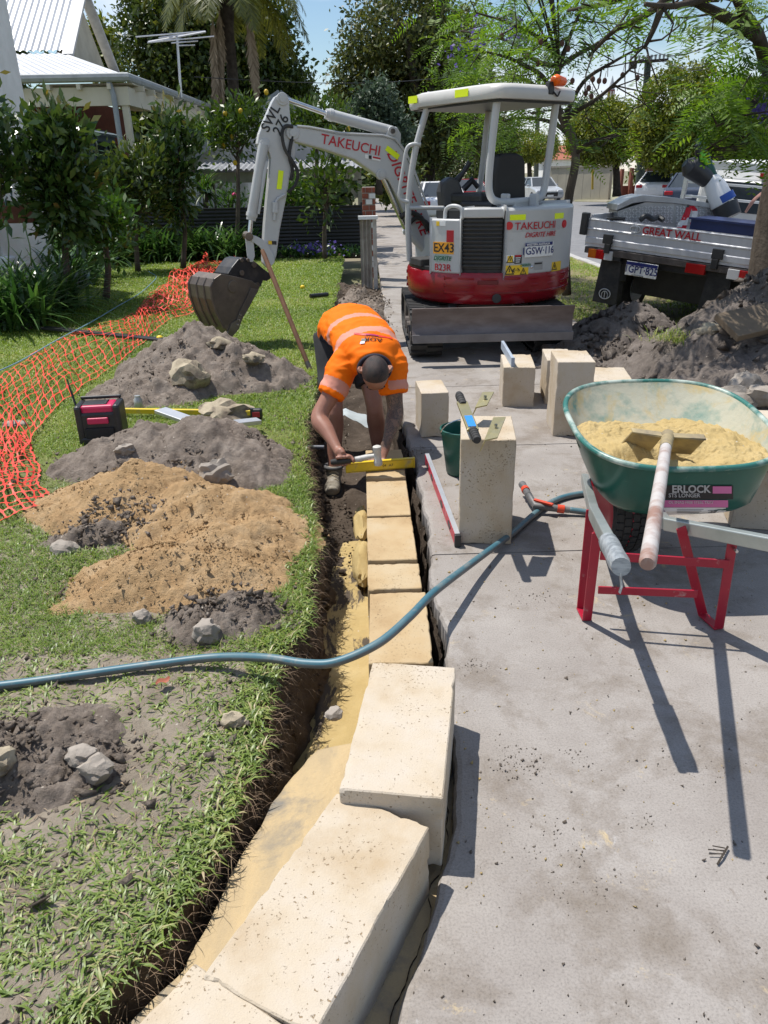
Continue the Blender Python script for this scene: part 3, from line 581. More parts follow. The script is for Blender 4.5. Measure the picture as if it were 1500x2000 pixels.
# crumbs scattered on the footpath and round the heaps
V, Q = [], []
def crumbs(name, pts, sizes, mat, label=None):
    n = len(pts); o = np.array([(1, 1, 1), (-1, -1, 1), (-1, 1, -1), (1, -1, -1)])*0.6
    tf = np.array([(0, 1, 2), (0, 3, 1), (0, 2, 3), (1, 3, 2)])
    R_ = RNG.normal(size=(n, 4, 3))*0.35; V = pts[:, None, :]+(o[None]+R_)*sizes[:, None, None]
    q = (np.arange(n)[:, None, None]*4+tf[None]).reshape(-1, 3); return fast_mesh(name, V.reshape(-1, 3), q, mat, None, kind='stuff')
n = 1500; y = 0.8+RNG.uniform(0, 1, n)**1.6*6; x = path_edge(y)+0.02+RNG.uniform(0, 1, n)*(2.1-0.3); s = RNG.gamma(1.5, 0.0011, n)+0.0008
crumbs('soil_crumbs', np.stack([x, y, s*0.3], 1), s, MSOIL)
for cx_, cy_, rr_, k in ((1010, 1490, 0.085, 330), (925, 1300, 0.05, 120), (1130, 1480, 0.05, 70), (1250, 1610, 0.05, 50), (1060, 1640, 0.10, 120), (1380, 1500, 0.12, 90), (1060, 1170, 0.10, 120), (900, 1010, 0.07, 110), (1150, 1730, 0.10, 110), (820, 880, 0.10, 260)):
    c = G(cx_, cy_); k = int(k*0.55); t = RNG.uniform(0, 2*PI, k); r = 1.3*rr_*RNG.uniform(0, 1, k)**0.6; s = RNG.gamma(1.5, 0.0010, k)+0.0006; crumbs('dirt_patch', np.stack([c[0]+r*np.cos(t)*0.9, c[1]+r*np.sin(t)*0.7, s*0.3], 1), s, MSOIL)
n = 500; y = 1.2+RNG.uniform(0, 1, n)*3; x = path_edge(y)+0.02+RNG.uniform(0, 1, n)**1.5*1.4; s = RNG.gamma(1.5, 0.0013, n)+0.001
crumbs('mortar_crumbs', np.stack([x, y, s*0.3], 1), s, MMORT)
n = 2600; y = 0.9+RNG.uniform(0, 1, n)*5.5; x = lawn_edge(y)-RNG.uniform(0, 1, n)**1.3*2.2; s = RNG.gamma(1.6, 0.003, n)+0.002
crumbs('soil_clods', np.stack([x, y, lawn_z(x, y)+s*0.2], 1), s, MSOIL)
for nm, mt, sel, n, gs in (('heap_crumbs', MSOIL, 'soil', 4200, 0.0042), ('sand_crumbs', MSAND, 'sand', 2600, 0.0021), ('dark_crumbs', MDSOIL, 'dark', 2200, 0.011)):
    HP_ = [p for i, pks in enumerate(HEAPS) for p in pks if (sel == 'dark') == (i == len(HEAPS)-1) and (sel == 'dark' or (sel == 'sand') == (i in (2, 3)))]
    P_ = []
    for (a, b, h, rx, ry) in HP_:
        k = int(n/len(HP_)); t = RNG.uniform(0, 2*PI, k); r = RNG.uniform(0, 1, k)**0.6*1.15; x = a+r*rx*np.cos(t); y = b+r*ry*np.sin(t); P_.append(np.stack([x, y, np.array([surf(u, v)-0.012 for u, v in zip(x, y)])], 1))
    P_ = np.concatenate(P_); P_ = P_[P_[:, 0] < 5.2]; P_[:, 2] = np.maximum(P_[:, 2], 0.004); s = RNG.gamma(1.4, gs, len(P_))+gs*0.5; crumbs(nm, P_, s, mt)
n = 1500; y = 0.7+RNG.uniform(0, 1, n)*5.5; t = RNG.uniform(0, 1, n); s = RNG.gamma(1.5, 0.0035, n)+0.002
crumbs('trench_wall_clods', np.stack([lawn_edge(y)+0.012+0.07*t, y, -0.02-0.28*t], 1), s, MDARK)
n = 900; y = 2.0+RNG.uniform(0, 1, n)*5; x = lawn_edge(y)+0.08+RNG.uniform(0, 1, n)*0.2; s = RNG.gamma(1.6, 0.003, n)+0.002
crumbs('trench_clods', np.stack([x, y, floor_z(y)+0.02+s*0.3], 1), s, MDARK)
# ================================================================== ute (tray-back utility) on the verge, leaning over the kerb
UR = math.radians(4.5); UYW = math.radians(-45)
ut = thing('ute', 'white tray-back ute with an aluminium tailgate, leaning on the grass verge', 'ute', (4.0, 9.0, 0))
UM = rotz(UYW)@roty(UR)
UO = D(1306, 465, 8.5)  # middle of the tailgate
def UL(x, y, z): return UO+UM@np.array([x, y, z], float)
def ubox(name, c, d, mat, par=ut, bev=0.005): m = MB(); m.box(UL(*c), d, UM); return m.build(name, mat, par, bev=bev)
MTG = M('tray aluminium', (0.60, 0.605, 0.625), 0.5, (0.53, 0.535, 0.555), 3, metal=0.3, sc=(6, 1, 1))
TW = 1.96
tg_ = MB()
prof = [(0, -0.19), (0, -0.165), (-0.007, -0.155), (-0.007, -0.10), (0, -0.09), (0, -0.02), (-0.008, -0.012), (-0.008, 0.0), (0, 0.008), (0, 0.085), (-0.007, 0.09), (-0.007, 0.098), (0, 0.103), (0, 0.11), (0.03, 0.11), (0.03, -0.19)]
tg_.prism([UL(-TW/2, y, z) for y, z in prof], UM@np.array([TW, 0, 0])); tgo = tg_.build('tailgate', MTG, ut)
text('GREAT WALL', 0.108, UL(0.02, -0.009, 0.043), UM@np.array([1, 0, 0]), UM@np.array([0, 0, 1]), MREDP, tgo, off=0.018)
m = MB(); m.tube([UL(-0.39+0.06*math.cos(t), -0.008, 0.046+0.036*math.sin(t)) for t in np.linspace(0, 2*PI, 24)], 0.006, 6); m.tube([UL(-0.39+0.03*math.cos(t), -0.008, 0.046+0.03*math.sin(t)) for t in np.linspace(0, 2*PI, 24)], 0.005, 6); m.build('badge', MALU, tgo)
for sx, dx in ((-1, 0.29), (1, 0.42)):
    x = sx*TW/2-sx*dx; h = ubox('hinge', (x, -0.022, -0.09), (0.115, 0.03, 0.10), MBLK); ubox('hinge_strap', (x-sx*0.01, -0.02, -0.19), (0.07, 0.04, 0.10), MBLK, h)
for sx in (-1, 1): ubox('latch_post', (sx*(TW/2+0.035), -0.005, 0.04), (0.085, 0.07, 0.24), MBLK, bev=0.012)
for sx in (-1, 1):
    m = MB(); m.box(UL(sx*(TW/2-0.012), 1.15, 0.0), (0.025, 2.2, 0.28), UM); m.build('side_panel', MTG, ut)
ubox('tray_floor', (0, 1.15, -0.16), (TW-0.05, 2.25, 0.05), MTG); ubox('rear_sill', (0, 0.03, -0.235), (TW-0.02, 0.08, 0.07), MSTEEL)
# lamps and plate
for x, w_, mt in ((-0.86, 0.10, flat('amber lens', (0.55, 0.13, 0.01), 0.2)), (-0.76, 0.10, flat('red lens', (0.42, 0.008, 0.01), 0.2)), (-0.655, 0.10, flat('clear lens', (0.55, 0.55, 0.56), 0.2)), (0.28, 0.0, None), (0.36, 0.21, flat('red lens wide', (0.42, 0.01, 0.01), 0.25)), (0.76, 0.12, flat('clear lens 2', (0.6, 0.6, 0.6), 0.2)), (0.87, 0.10, flat('red lens 2', (0.42, 0.008, 0.01), 0.2))):  # lenses in plain amber, red and clear colours
    if mt: ubox('tail_lamp', (x, 0.0, -0.265), (w_, 0.05, 0.10), mt)
ubox('lamp_bracket', (-0.56, 0.02, -0.265), (0.10, 0.04, 0.10), MBLK); ubox('under_bar', (0.0, 0.10, -0.30), (1.5, 0.06, 0.10), MBLK)
pb = ubox('number_plate', (-0.23, -0.02, -0.36), (0.372, 0.012, 0.150), MWP, bev=0.004)
m = MB(); m.box(UL(-0.23, -0.0285, -0.305), (0.365, 0.002, 0.034), UM); m.build('plate_band', MNAVY, pb)
text('1GPT\u00b7825', 0.112, UL(-0.23, -0.030, -0.368), UM@np.array([1, 0, 0]), UM@np.array([0, 0, 1]), MNAVY, pb, off=0.012, sx=0.86)
text('AUTOXTREME', 0.022, UL(-0.26, -0.030, -0.427), UM@np.array([1, 0, 0]), UM@np.array([0, 0, 1]), MBLKP, pb)
# mudflaps and wheels, dark underbody
for sx, drop in ((-1, -0.78), (1, -0.70)):
    m = MB(); x0 = sx*(TW/2-0.36); m.prism([UL(x0-0.14, 0.05, -0.26), UL(x0+0.10, 0.05, -0.26), UL(x0+0.14, 0.03, -0.80), UL(x0-0.17, 0.03, -0.80)], UM@np.array([0, 0.012, 0])); mf_ = m.build('mud_flap', MRUB, ut)
    if sx < 0:
        c = UL(x0-0.02, 0.022, -0.69); e1, e2, e3 = UM@np.array([1, 0, 0]), UM@np.array([0, 0, 1]), UM@np.array([0, 1, 0]); MBDG = flat('badge pale', (0.55, 0.55, 0.55), 0.5)
        m = MB(); m.tube([c+e1*0.07*math.cos(t)+e2*0.055*math.sin(t)-e3*0.004 for t in np.linspace(0, 2*PI, 28)], 0.006, 6)
        m.tube([c+e1*x+e2*z-e3*0.004 for x, z in ((-0.035, -0.042), (-0.038, 0.0), (-0.022, 0.026), (0, 0.03))], 0.005, 5); m.tube([c+e1*x+e2*z-e3*0.004 for x, z in ((0.035, -0.042), (0.038, 0.0), (0.022, 0.026), (0, 0.03))], 0.005, 5); m.tube([c+e1*0+e2*z-e3*0.004 for z in (0.03, -0.045)], 0.005, 5); m.build('flap_emblem', MBDG, mf_)
    for yy in (0.75, 3.6):
        wc_ = UL(sx*0.72, yy, -0.67); wm = MB(); a_ = UM@np.array([1, 0, 0]); wm.lathe([(0.12, -0.12), (0.30, -0.125), (0.345, -0.10), (0.355, 0), (0.345, 0.10), (0.30, 0.125), (0.12, 0.12)], wc_, a_, 28); wo_ = wm.build('wheel', MRUB, ut, smooth=True)
        wm = MB(); wm.lathe([(0.0, -0.13), (0.19, -0.13), (0.19, 0.13), (0, 0.13)], wc_, a_, 20); wm.build('rim', MALU, wo_)
ubox('chassis', (0, 2.5, -0.50), (1.0, 4.2, 0.40), MBLK); ubox('axle', (0, 0.75, -0.67), (1.3, 0.14, 0.14), MBLK); ubox('fuel_tank', (0.3, 1.5, -0.6), (0.5, 0.8, 0.25), MBLK)
for s_ in (-1, 1): ubox('wheel_arch', (s_*0.72, 0.78, -0.42), (0.34, 0.95, 0.30), MBLK)
# cab
cabz = 0.28; m = MB(); m.hexa([UL(x, y, -0.25) for x, y in ((-0.86, 2.5), (0.86, 2.5), (0.86, 4.6), (-0.86, 4.6))], [UL(x, y, 0.50) for x, y in ((-0.82, 2.5), (0.82, 2.5), (0.82, 4.4), (-0.82, 4.4))]); cab = m.build('cab', MWHT, ut, bev=0.06, seg=3)
m = MB(); m.hexa([UL(x, y, 0.44) for x, y in ((-0.82, 2.52), (0.82, 2.52), (0.82, 4.2), (-0.82, 4.2))], [UL(x, y, 0.72) for x, y in ((-0.68, 2.62), (0.68, 2.62), (0.68, 3.8), (-0.68, 3.8))]); m.build('cab_roof', MWHT, ut, bev=0.08, seg=3)
ubox('rear_window', (0, 2.505, 0.30), (1.36, 0.05, 0.36), MGLASS, cab); ubox('high_brake_lamp', (0.10, 2.55, 0.575), (0.36, 0.08, 0.055), flat('brake lens', (0.4, 0.01, 0.012), 0.25), cab)
rk = MB(); rk.bar(UL(-0.9, 2.2, 0.66), UL(0.95, 2.2, 0.66), 0.05, 0.10); [rk.bar(UL(x, 2.2, -0.1), UL(x, 2.2, 0.66), 0.05, 0.05) for x in (-0.88, 0.9)]; [rk.bar(UL(-0.85, 2.2, z), UL(0.9, 2.2, z), 0.03, 0.03) for z in (0.28, 0.45)]; rk.build('ladder_rack', MALU, ut, bev=0.004)
# checker plate tool box in the tray: floats as a thing of its own
MCHK = M('checker plate aluminium', (0.48, 0.485, 0.49), 0.4, (0.36, 0.365, 0.37), 6, metal=0.65)
tb = thing('tool_box', 'checker plate aluminium toolbox with a sloped lid in the ute tray', 'toolbox', UL(-0.2, 0.6, 0.0))
BXP = [(1205, 432), (1206, 400), (1232, 386), (1255, 381), (1320, 386), (1398, 398), (1400, 440), (1312, 437)]
yq = 9.25; FR_ = [D(x, y, yq) for x, y in ((1205, 440), (1207, 412), (1262, 394), (1318, 397), (1316, 445))]; m = MB(); m.prism(FR_, (0.06, 0.55, 0)); m.build('body', MCHK, tb, bev=0.004)
sd_ = [D(x, y, yq) for x, y in ((1316, 445), (1318, 397), (1400, 408), (1399, 452))]; m = MB(); m.prism(sd_, (0.05, 0.5, 0)); m.build('body', MCHK, tb, bev=0.004)
m = MB(); m.prism([D(x, y, yq-0.03) for x, y in ((1204, 411), (1207, 400), (1234, 386), (1256, 381), (1320, 386), (1400, 399), (1400, 408), (1319, 397), (1262, 393.5), (1236, 397))], (0.06, 0.60, 0)); lid = m.build('lid', MCHK, tb, bev=0.004)
V = MB(); 
for (x0, x1, y0, y1, kx, ky) in ((1209, 1314, 402, 436, 17, 7), (1320, 1396, 402, 440, 12, 8)):
    for i in range(kx):
        for j in range(ky):
            px = x0+(x1-x0)*(i+.5)/kx; py = y0+(y1-y0)*(j+.5)/ky
            if px < 1262 and py < 412-(px-1207)*0.33+4: continue
            a = D(px-2, py-1.6*(-1)**(i+j), yq-0.004); b = D(px+2, py+1.6*(-1)**(i+j), yq-0.004); V.bar(a, b, 0.012, 0.006, (0, 1, 0))
V.build('tread_pattern', MALU, tb, kind='stuff')
def tag1(o, lab, cat, grp=None):
    o['label'] = lab; o['category'] = cat
    if grp: o['group'] = grp
    return o
cr = thing('crate', 'dark blue crate at the right end of the ute tray', 'crate', UL(0.55, 0.3, 0.1)); m = MB(); m.box(UL(0.55, 0.28, 0.14), (0.75, 0.45, 0.16), UM); m.build('body', M('dark blue plastic', (0.01, 0.025, 0.11), 0.5), cr, bev=0.01); m = MB(); m.box(UL(0.55, 0.05, 0.215), (0.78, 0.03, 0.02), UM); m.build('lip', M('dark blue lip', (0.015, 0.03, 0.12), 0.5), cr)
# long pole bag / auger leaning over the cab
ag = thing('leaf_blower', 'white, blue and black power tool with green tube propped up in the ute tray', 'power tool', D(1410, 400, 9.2))
Mblu = flat('tape blue', (0.02, 0.08, 0.36), 0.4)
def tubeD(name, pts, r, mat, par, y=9.2, seg=14): m = MB(); m.tube([D(px, py, y+dy) for px, py, dy in pts], r, seg); return m.build(name, mat, par, smooth=True)
tubeD('nozzle', [(1425, 425, -0.1), (1415, 400, -0.05)], [0.13, 0.14], MBLK, ag); tubeD('barrel', [(1412, 398, 0), (1396, 362, 0.05), (1390, 352, 0.1)], [0.135, 0.115, 0.09], MWHT, ag); tubeD('blue_band', [(1414, 396, 0), (1408, 383, 0.02)], [0.139, 0.135], Mblu, ag)
tubeD('tube', [(1392, 356, 0.1), (1378, 310, 0.2), (1366, 272, 0.3)], [0.075, 0.055, 0.05], M('dark green tube', (0.01, 0.06, 0.035), 0.35), ag); tubeD('engine', [(1382, 352, 0.1), (1348, 325, 0.1), (1338, 318, 0.1)], [0.09, 0.12, 0.05], MBLK, ag); tubeD('strap', [(1372, 318, 0.1), (1366, 300, 0.1), (1362, 282, 0.1)], [0.04, 0.05, 0.03], MBLK, ag)
tubeD('green_lobe', [(1371, 296, 0.05), (1374, 308, 0.05), (1380, 322, 0.05)], [0.02, 0.05, 0.02], flat('lime green', (0.12, 0.45, 0.02), 0.4), ag)
fl = thing('marker_flag', 'red and white striped warning tape tied to a black stick in the tray', 'warning tape', D(1340, 410, 8.95))
tubeD('stick', [(1338, 418, 0), (1346, 400, 0)], 0.02, MBLK, fl, 8.9, 8)
for pts in (((1342, 415), (1334, 430), (1326, 443), (1323, 458)), ((1346, 405), (1340, 425), (1336, 440), (1332, 456)), ((1350, 402), (1357, 412), (1354, 432), (1352, 444))):
    m = MB(); q = [D(x, y, 8.83) for x, y in pts]; g = [[p+np.array([-0.028, 0.01*math.sin(i*2), 0]), p, p+np.array([0.028, -0.01, 0])] for i, p in enumerate(spline(q, 3))]; m.grid(g)
    for i in range(len(m.m)): m.m[i] = (i//6) % 2
    m.build('tape_strip', [flat('tape red', (0.6, 0.01, 0.03)), MWP], fl)
for i, (px, py, r, lab) in enumerate(((1203, 423, 0.10, 'black round tub rim in the left corner of the ute tray'),)):
    m = MB(); m.lathe([(0.0, -0.12), (r*0.8, -0.12), (r, 0.0), (r*1.1, 0.01), (r*0.95, 0.015), (r*0.75, -0.1), (0, -0.1)], D(px, py+4, 9.05), seg=20); m.build('tub', MBLK, None, smooth=True, **tagd(lab, 'tub'))
m = MB(); m.tube(spline([D(1250, 430, 9.0), D(1262, 422, 9.0), D(1275, 428, 9.0), D(1285, 424, 9.05), D(1296, 430, 9.0)], 6), 0.03, 8); m.build('strap_bundle', MBLK, None, smooth=True, **tagd('bundle of black straps lying in the ute tray before the toolbox', 'straps'))
m = MB(); [m.tube(spline([D(1456, 415, 9.4), D(1470+k*3, 392-k*2, 9.4), D(1498+k*2, 368+k, 9.5)], 6), 0.012, 6) for k in range(4)]; m.build('cable_coil', flat('cable pink brown', (0.35, 0.18, 0.14), 0.5), None, **tagd('pinkish cable coil hanging at the right end of the ute tray', 'cable'))
m = MB(); m.box(UL(0.92, 0.5, 0.30), (0.30, 0.5, 0.20), UM); m.build('checker_box', MCHK, None, bev=0.006, **tagd('small checker plate box at the tray end near the tree trunk', 'box'))
m = MB(); m.tube([UL(0.40, 2.17, 0.72), UL(0.39, 2.14, 0.5), UL(0.41, 2.15, 0.2)], 0.022, 8); m.build('rope', M('pale rope', (0.45, 0.42, 0.36), 0.9), None, **tagd('pale rope tied round the ute ladder rack', 'rope'))
# ================================================================== brick pillar, corrugated fence end, black fence
def bricks(name, lab, x0, x1, y0, y1, z0, z1, cat, n=2, mort=True):
    t = thing(name, lab, cat, ((x0+x1)/2, (y0+y1)/2, z0)); m = MB(); m.box(((x0+x1)/2, (y0+y1)/2, (z0+z1)/2), (x1-x0-0.02, y1-y0-0.02, z1-z0)); m.build('mortar_core', M(name+' mortar', (0.36, 0.33, 0.29), 0.9), t)
    k = max(1, round((z1-z0)/0.086)); hh = (z1-z0)/k
    for r in range(k):
        cuts = np.linspace(x0, x1, n+1) if r % 2 == 0 else np.concatenate([[x0], (np.linspace(x0, x1, n+1)[:-1]+(x1-x0)/n/2), [x1]])
        for i in range(len(cuts)-1):
            m = MB(); m.box(((cuts[i]+cuts[i+1])/2, (y0+y1)/2, z0+hh*(r+.5)), (cuts[i+1]-cuts[i]-0.012, y1-y0, hh-0.014), rotz(random.uniform(-.02, .02))); m.build('brick', MBRICK if random.random() < 0.8 else MREND, t, bev=0.004)
    return t
a = D(708, 425, 13.4); b = D(733, 365, 13.4)
bricks('brick_pillar', 'old red brick pillar at the end of the black fence by the footpath', a[0], b[0], 13.3, 13.65, 0, b[2], 'pillar')
cf = thing('fence_post', 'weathered corrugated fence end with a white post beside the footpath', 'fence', (0, 12.4, 0))
a = D(702, 428, 12.5); b = D(735, 428, 12.5); m = MB(); g = []
for i in range(40):
    t = i/39; x = a[0]+(b[0]-a[0])*t*0.7; g.append([(x, 12.5+0.02*math.sin(t*PI*6), -0.1), (x, 12.5+0.02*math.sin(t*PI*6), a[2])])
m.grid(g); m.build('corrugated_sheet', M('weathered fibro', (0.38, 0.35, 0.31), 0.9, (0.22, 0.19, 0.16), 4, dirt=(0.12, 0.10, 0.07), dscale=3), cf, smooth='all')
m = MB(); m.box((b[0]-0.03, 12.5, a[2]/2-0.05), (0.06, 0.08, a[2]+0.1)); m.build('post', M('old white post', (0.5, 0.48, 0.45), 0.9, (0.3, 0.27, 0.24), 6), cf); m = MB(); m.box(((a[0]+b[0])/2, 12.5, a[2]+0.02), (b[0]-a[0]+0.04, 0.14, 0.05)); m.build('cap', MREND, cf)
bf = thing('black_fence', 'low black corrugated metal fence behind the flower bed and lawn', 'fence', (-3, 17.7, 0))
a = D(225, 408, 17.7); b = D(706, 398, 17.7); zt_ = 1.0; nP = 4
for k in range(nP):
    x0 = a[0]-1.0+(b[0]-a[0]+1.0)*k/nP; x1 = a[0]-1.0+(b[0]-a[0]+1.0)*(k+1)/nP; g = []
    for i in range(61): z = -0.1+(zt_+0.1)*i/60; o = 0.012*math.sin(i/60*2*PI*15); g.append([(x0+0.01, 17.7+o, z), (x1-0.01, 17.7+o, z)])
    m = MB(); m.grid(g); m.build('panel', M('black colorbond', (0.012, 0.012, 0.014), 0.45), bf, smooth='all')
for k in range(nP+1): x0 = a[0]-1.0+(b[0]-a[0]+1.0)*k/nP; m = MB(); m.box((x0, 17.74, 0.5), (0.05, 0.05, 1.1)); m.build('post', MBLK, bf)
# ================================================================== carport with gable
cp = thing('carport', 'open carport with corrugated awning, cream posts and pale gable', 'carport', (-2, 20, 0)); CY = 19.6
def cbox(name, p0, p1, dep, mat, y=CY, par=None): a = D(*p0, y); b = D(*p1, y); m = MB(); m.box(((a[0]+b[0])/2, y+dep/2, (a[2]+b[2])/2), (abs(b[0]-a[0]), dep, abs(a[2]-b[2]))); return m.build(name, mat, par or cp)
MFASC = M('khaki cream beam', (0.30, 0.28, 0.21), 0.7, (0.24, 0.22, 0.165), 4)
g = []; a = D(380, 333, CY-0.5); b = D(708, 333, CY-0.5); a2 = D(392, 322, CY+0.9); zt = D(640, 312, CY+0.9)[2]; n = 170
for i in range(n+1):
    t = i/n; x = a[0]+(b[0]-a[0])*t; w_ = 0.022*math.sin(t*2*PI*30); g.append([(x, CY-0.5, a[2]+w_), (x, CY+0.9, zt+w_)])
m = MB(); m.grid(g); m.build('awning', M('weathered zinc sheet', (0.36, 0.37, 0.385), 0.5, (0.27, 0.275, 0.285), 3, metal=0.2), cp, smooth='all')
cbox('beam', (384, 338), (706, 352), 0.12, MFASC, CY-0.3); cbox('post', (698, 350), (709, 440), 0.14, MFASC, CY-0.3); cbox('post', (414, 355), (424, 425), 0.14, M('brown post', (0.09, 0.07, 0.05), 0.8), CY)
for (p, q) in (((425, 372), (437, 352)), ((672, 352), (698, 385))): m = MB(); m.bar(D(*p, CY-0.2), D(*q, CY-0.2), 0.08, 0.08); m.build('brace', MFASC, cp)
m = MB(); gp = [D(x, y, CY+1.2) for x, y in ((368, 322), (376, 300), (545, 186), (722, 322))]; m.prism(gp, (0, 0.15, 0)); m.build('gable', M('grey white gable', (0.50, 0.50, 0.50), 0.8, (0.42, 0.42, 0.425), 3), cp)
for p, q in (((360, 315), (548, 184)), ((545, 184), (735, 328))): m = MB(); m.bar(D(*p, CY+0.9), D(*q, CY+0.9), 0.16, 0.20); m.build('barge_board', M('zinc barge', (0.22, 0.24, 0.26), 0.5), cp)
m = MB(); m.box((-3.6, 24, 0.9), (4.6, 0.2, 2.0)); m.build('back_wall', M('dim wall', (0.14, 0.13, 0.11), 0.9), cp)
cv = thing('caravan', 'white rounded caravan end parked under the carport', 'caravan', (-3, 21, 0)); a = D(425, 418, 21.2); b = D(482, 352, 21.2); m = MB(); m.box(((a[0]+b[0])/2-0.4, 22.4, (b[2])/2+0.1), (b[0]-a[0]+0.9, 2.2, b[2]+0.1)); m.build('body', M('caravan white', (0.62, 0.65, 0.68), 0.4), cv, bev=0.18, seg=4); m = MB(); m.box(((a[0]+b[0])/2-0.4, 21.28, 0.55), (b[0]-a[0]+0.8, 0.06, 0.05)); m.build('bumper_bar', MALU, cv)
# ================================================================== house with corrugated roof
hs = thing('house', 'single storey house with galvanised roof and cream veranda', 'house', (-8, 21, 0))
def corr(name, p00, p01, p10, p11, waves, amp=0.018, par=hs, mat=None, nseg=6):
    """sheet from edge p00-p01 (eave) to p10-p11 (ridge), ribs running eave to ridge"""
    p00, p01, p10, p11 = [np.asarray(p, float) for p in (p00, p01, p10, p11)]; nn = unit(np.cross(p01-p00, p10-p00)); nn = nn if nn[2] > 0 else -nn; n = waves*nseg; g = []
    for i in range(n+1):
        t = i/n; o = nn*amp*math.sin(t*2*PI*waves); g.append([p00+(p01-p00)*t+o, p10+(p11-p10)*t+o])
    m = MB(); m.grid(g); return m.build(name, mat or MROOF, par, smooth='all')
ez = D(245, 148, 18.0)[2]; ex_ = D(245, 148, 18.0)[0]; bz = D(118, 104, 19.7)[2]; bx = D(122, 103, 19.7)[0]; apx = D(160, -8, 21.2); XL = -16
rz_ = apx[2]+0.1
corr('veranda_roof', (XL, 18.0, ez), (ex_, 18.0, ez), (XL, 19.7, bz), (bx, 19.7, bz), 62)
corr('veranda_roof', (ex_, 18.0, ez), (ex_+0.25, 25.5, ez), (bx, 19.7, bz), (bx+0.1, 25.5, bz), 40)
corr('main_roof', (XL, 19.7, bz+0.06), (bx+0.12, 19.7, bz+0.06), (XL, 21.4, rz_), (bx+0.12, 21.4, rz_), 66)
m = MB(); m.prism([(bx, 19.75, bz-0.1), (bx, 23.0, bz-0.2), (bx, 21.4, rz_-0.06)], (-0.2, 0, 0)); m.build('gable_wall', M('yellowed roughcast', (0.52, 0.48, 0.38), 0.95, (0.44, 0.40, 0.31), 3, bmp=0.5, bs=12, dirt=(0.22, 0.20, 0.17), dscale=1.2, dlo=0.6), hs)
for y0 in (19.6, 23.2): m = MB(); m.bar((bx+0.14, y0, bz-0.05), (bx+0.14, 21.4, rz_+0.06), 0.06, 0.24, (1, 0, 0)); m.build('barge_board', M('grey white barge', (0.55, 0.55, 0.54), 0.6), hs)
m = MB(); m.tube([(XL, 17.93, ez-0.03), (ex_+0.06, 17.93, ez-0.03), (ex_+0.32, 25.5, ez-0.03)], 0.085, 8); m.build('gutter', M('grey gutter', (0.30, 0.32, 0.32), 0.5), hs)
m = MB(); m.tube([(ex_-0.35, 17.98, ez-0.1), (ex_-0.30, 18.0, ez-0.35), (ex_-0.28, 18.0, 0.3)], 0.055, 10); m.build('downpipe', M('grey pipe', (0.33, 0.36, 0.39), 0.5), hs)
m = MB(); m.box(((XL+ex_)/2, 18.1, ez-0.36), (ex_-XL, 0.1, 0.34)); m.build('fascia_beam', MCREAM, hs); m = MB(); m.bar((ex_-0.05, 18.1, ez-0.36), (ex_+0.2, 25.4, ez-0.36), 0.1, 0.34); m.build('fascia_beam', MCREAM, hs)
for k in range(9): m = MB(); m.box((ex_-0.35-k*0.62, 18.02, ez-0.19), (0.08, 0.22, 0.10)); m.build('rafter_end', MCREAM, hs)
for k in range(9): m = MB(); m.box((ex_+0.09+0.03*k, 18.6+k*0.8, ez-0.19), (0.22, 0.08, 0.10)); m.build('rafter_end', MCREAM, hs)
for x, y in ((ex_-0.12, 18.15), (ex_+0.07, 21.6), (ex_+0.16, 25.3)): m = MB(); m.box((x, y, ez/2), (0.13, 0.13, ez-0.4)); m.build('veranda_post', MCREAM, hs)
for zz in (1.9, 2.05, 2.2, 2.35, 2.5, 2.65): m = MB(); m.bar((ex_+0.11, 23.6, zz), (ex_+0.16, 25.2, zz), 0.03, 0.03); m.build('lattice_rail', MCREAM, hs)
m = MB(); m.box(((XL-7.0)/2, 20.6, ez/2-0.1), (-7.0-XL, 0.3, ez)); m.build('wall', M('dark red brick wall', (0.17, 0.05, 0.035), 0.9, (0.12, 0.04, 0.03), 8), hs)
m = MB(); m.box((-7.05, 23.2, ez/2-0.1), (0.3, 5.0, ez)); m.build('wall', M('side brick wall', (0.16, 0.05, 0.035), 0.9, (0.12, 0.04, 0.03), 8), hs); m = MB(); m.box((-6.87, 22.0, 1.0), (0.1, 4.0, 0.16)); m.build('sill_band', MCREAM, hs)
wn = MB(); wn.box((-6.75, 21.9, 1.9), (0.35, 1.9, 1.6)); wno = wn.build('window', M('blue grey paint', (0.10, 0.15, 0.20), 0.6), hs, bev=0.01)
for yy in (21.4, 22.4): m = MB(); m.box((-6.55, yy, 1.85), (0.05, 0.7, 1.25)); m.build('pane', MGLASS, wno)
m = MB(); m.prism([(-6.9, 20.7, 2.75), (-6.4, 20.8, 2.6), (-6.4, 23.0, 2.6), (-6.9, 23.1, 2.75)], (0, 0, 0.06)); m.build('window_hood', M('blue hood', (0.12, 0.17, 0.21), 0.6), wno)
m = MB(); m.bar((-5.7, 18.2, ez-0.12), (-5.6, 25.3, ez-0.12), 2.0, 0.03); m.build('veranda_ceiling', MCREAM, hs); m = MB(); m.box((-6.6, 21.0, 0.75), (1.0, 3.0, 0.12)); m.build('veranda_floor', MCREAM, hs)
# TV aerial
an = thing('tv_antenna', 'metal TV antenna on a mast above the veranda roof', 'antenna', D(352, 190, 22)); AY = 22.0
m = MB(); m.tube([D(354, 190, AY), D(346, 75, AY)], 0.03, 8); m.build('mast', MALU, an)
m = MB(); m.tube([D(290, 82, AY), D(402, 62, AY+0.1)], 0.024, 6); m.build('boom', MALU, an)
for p, q in (((265, 72), (400, 61)), ((310, 74), (380, 64)), ((288, 83), (418, 71)), ((320, 79), (390, 74)), ((335, 84), (386, 80)), ((350, 89), (380, 88))): m = MB(); m.tube([D(*p, AY-0.3), D(*q, AY+0.4)], 0.017, 6); m.build('element', MALU, an)
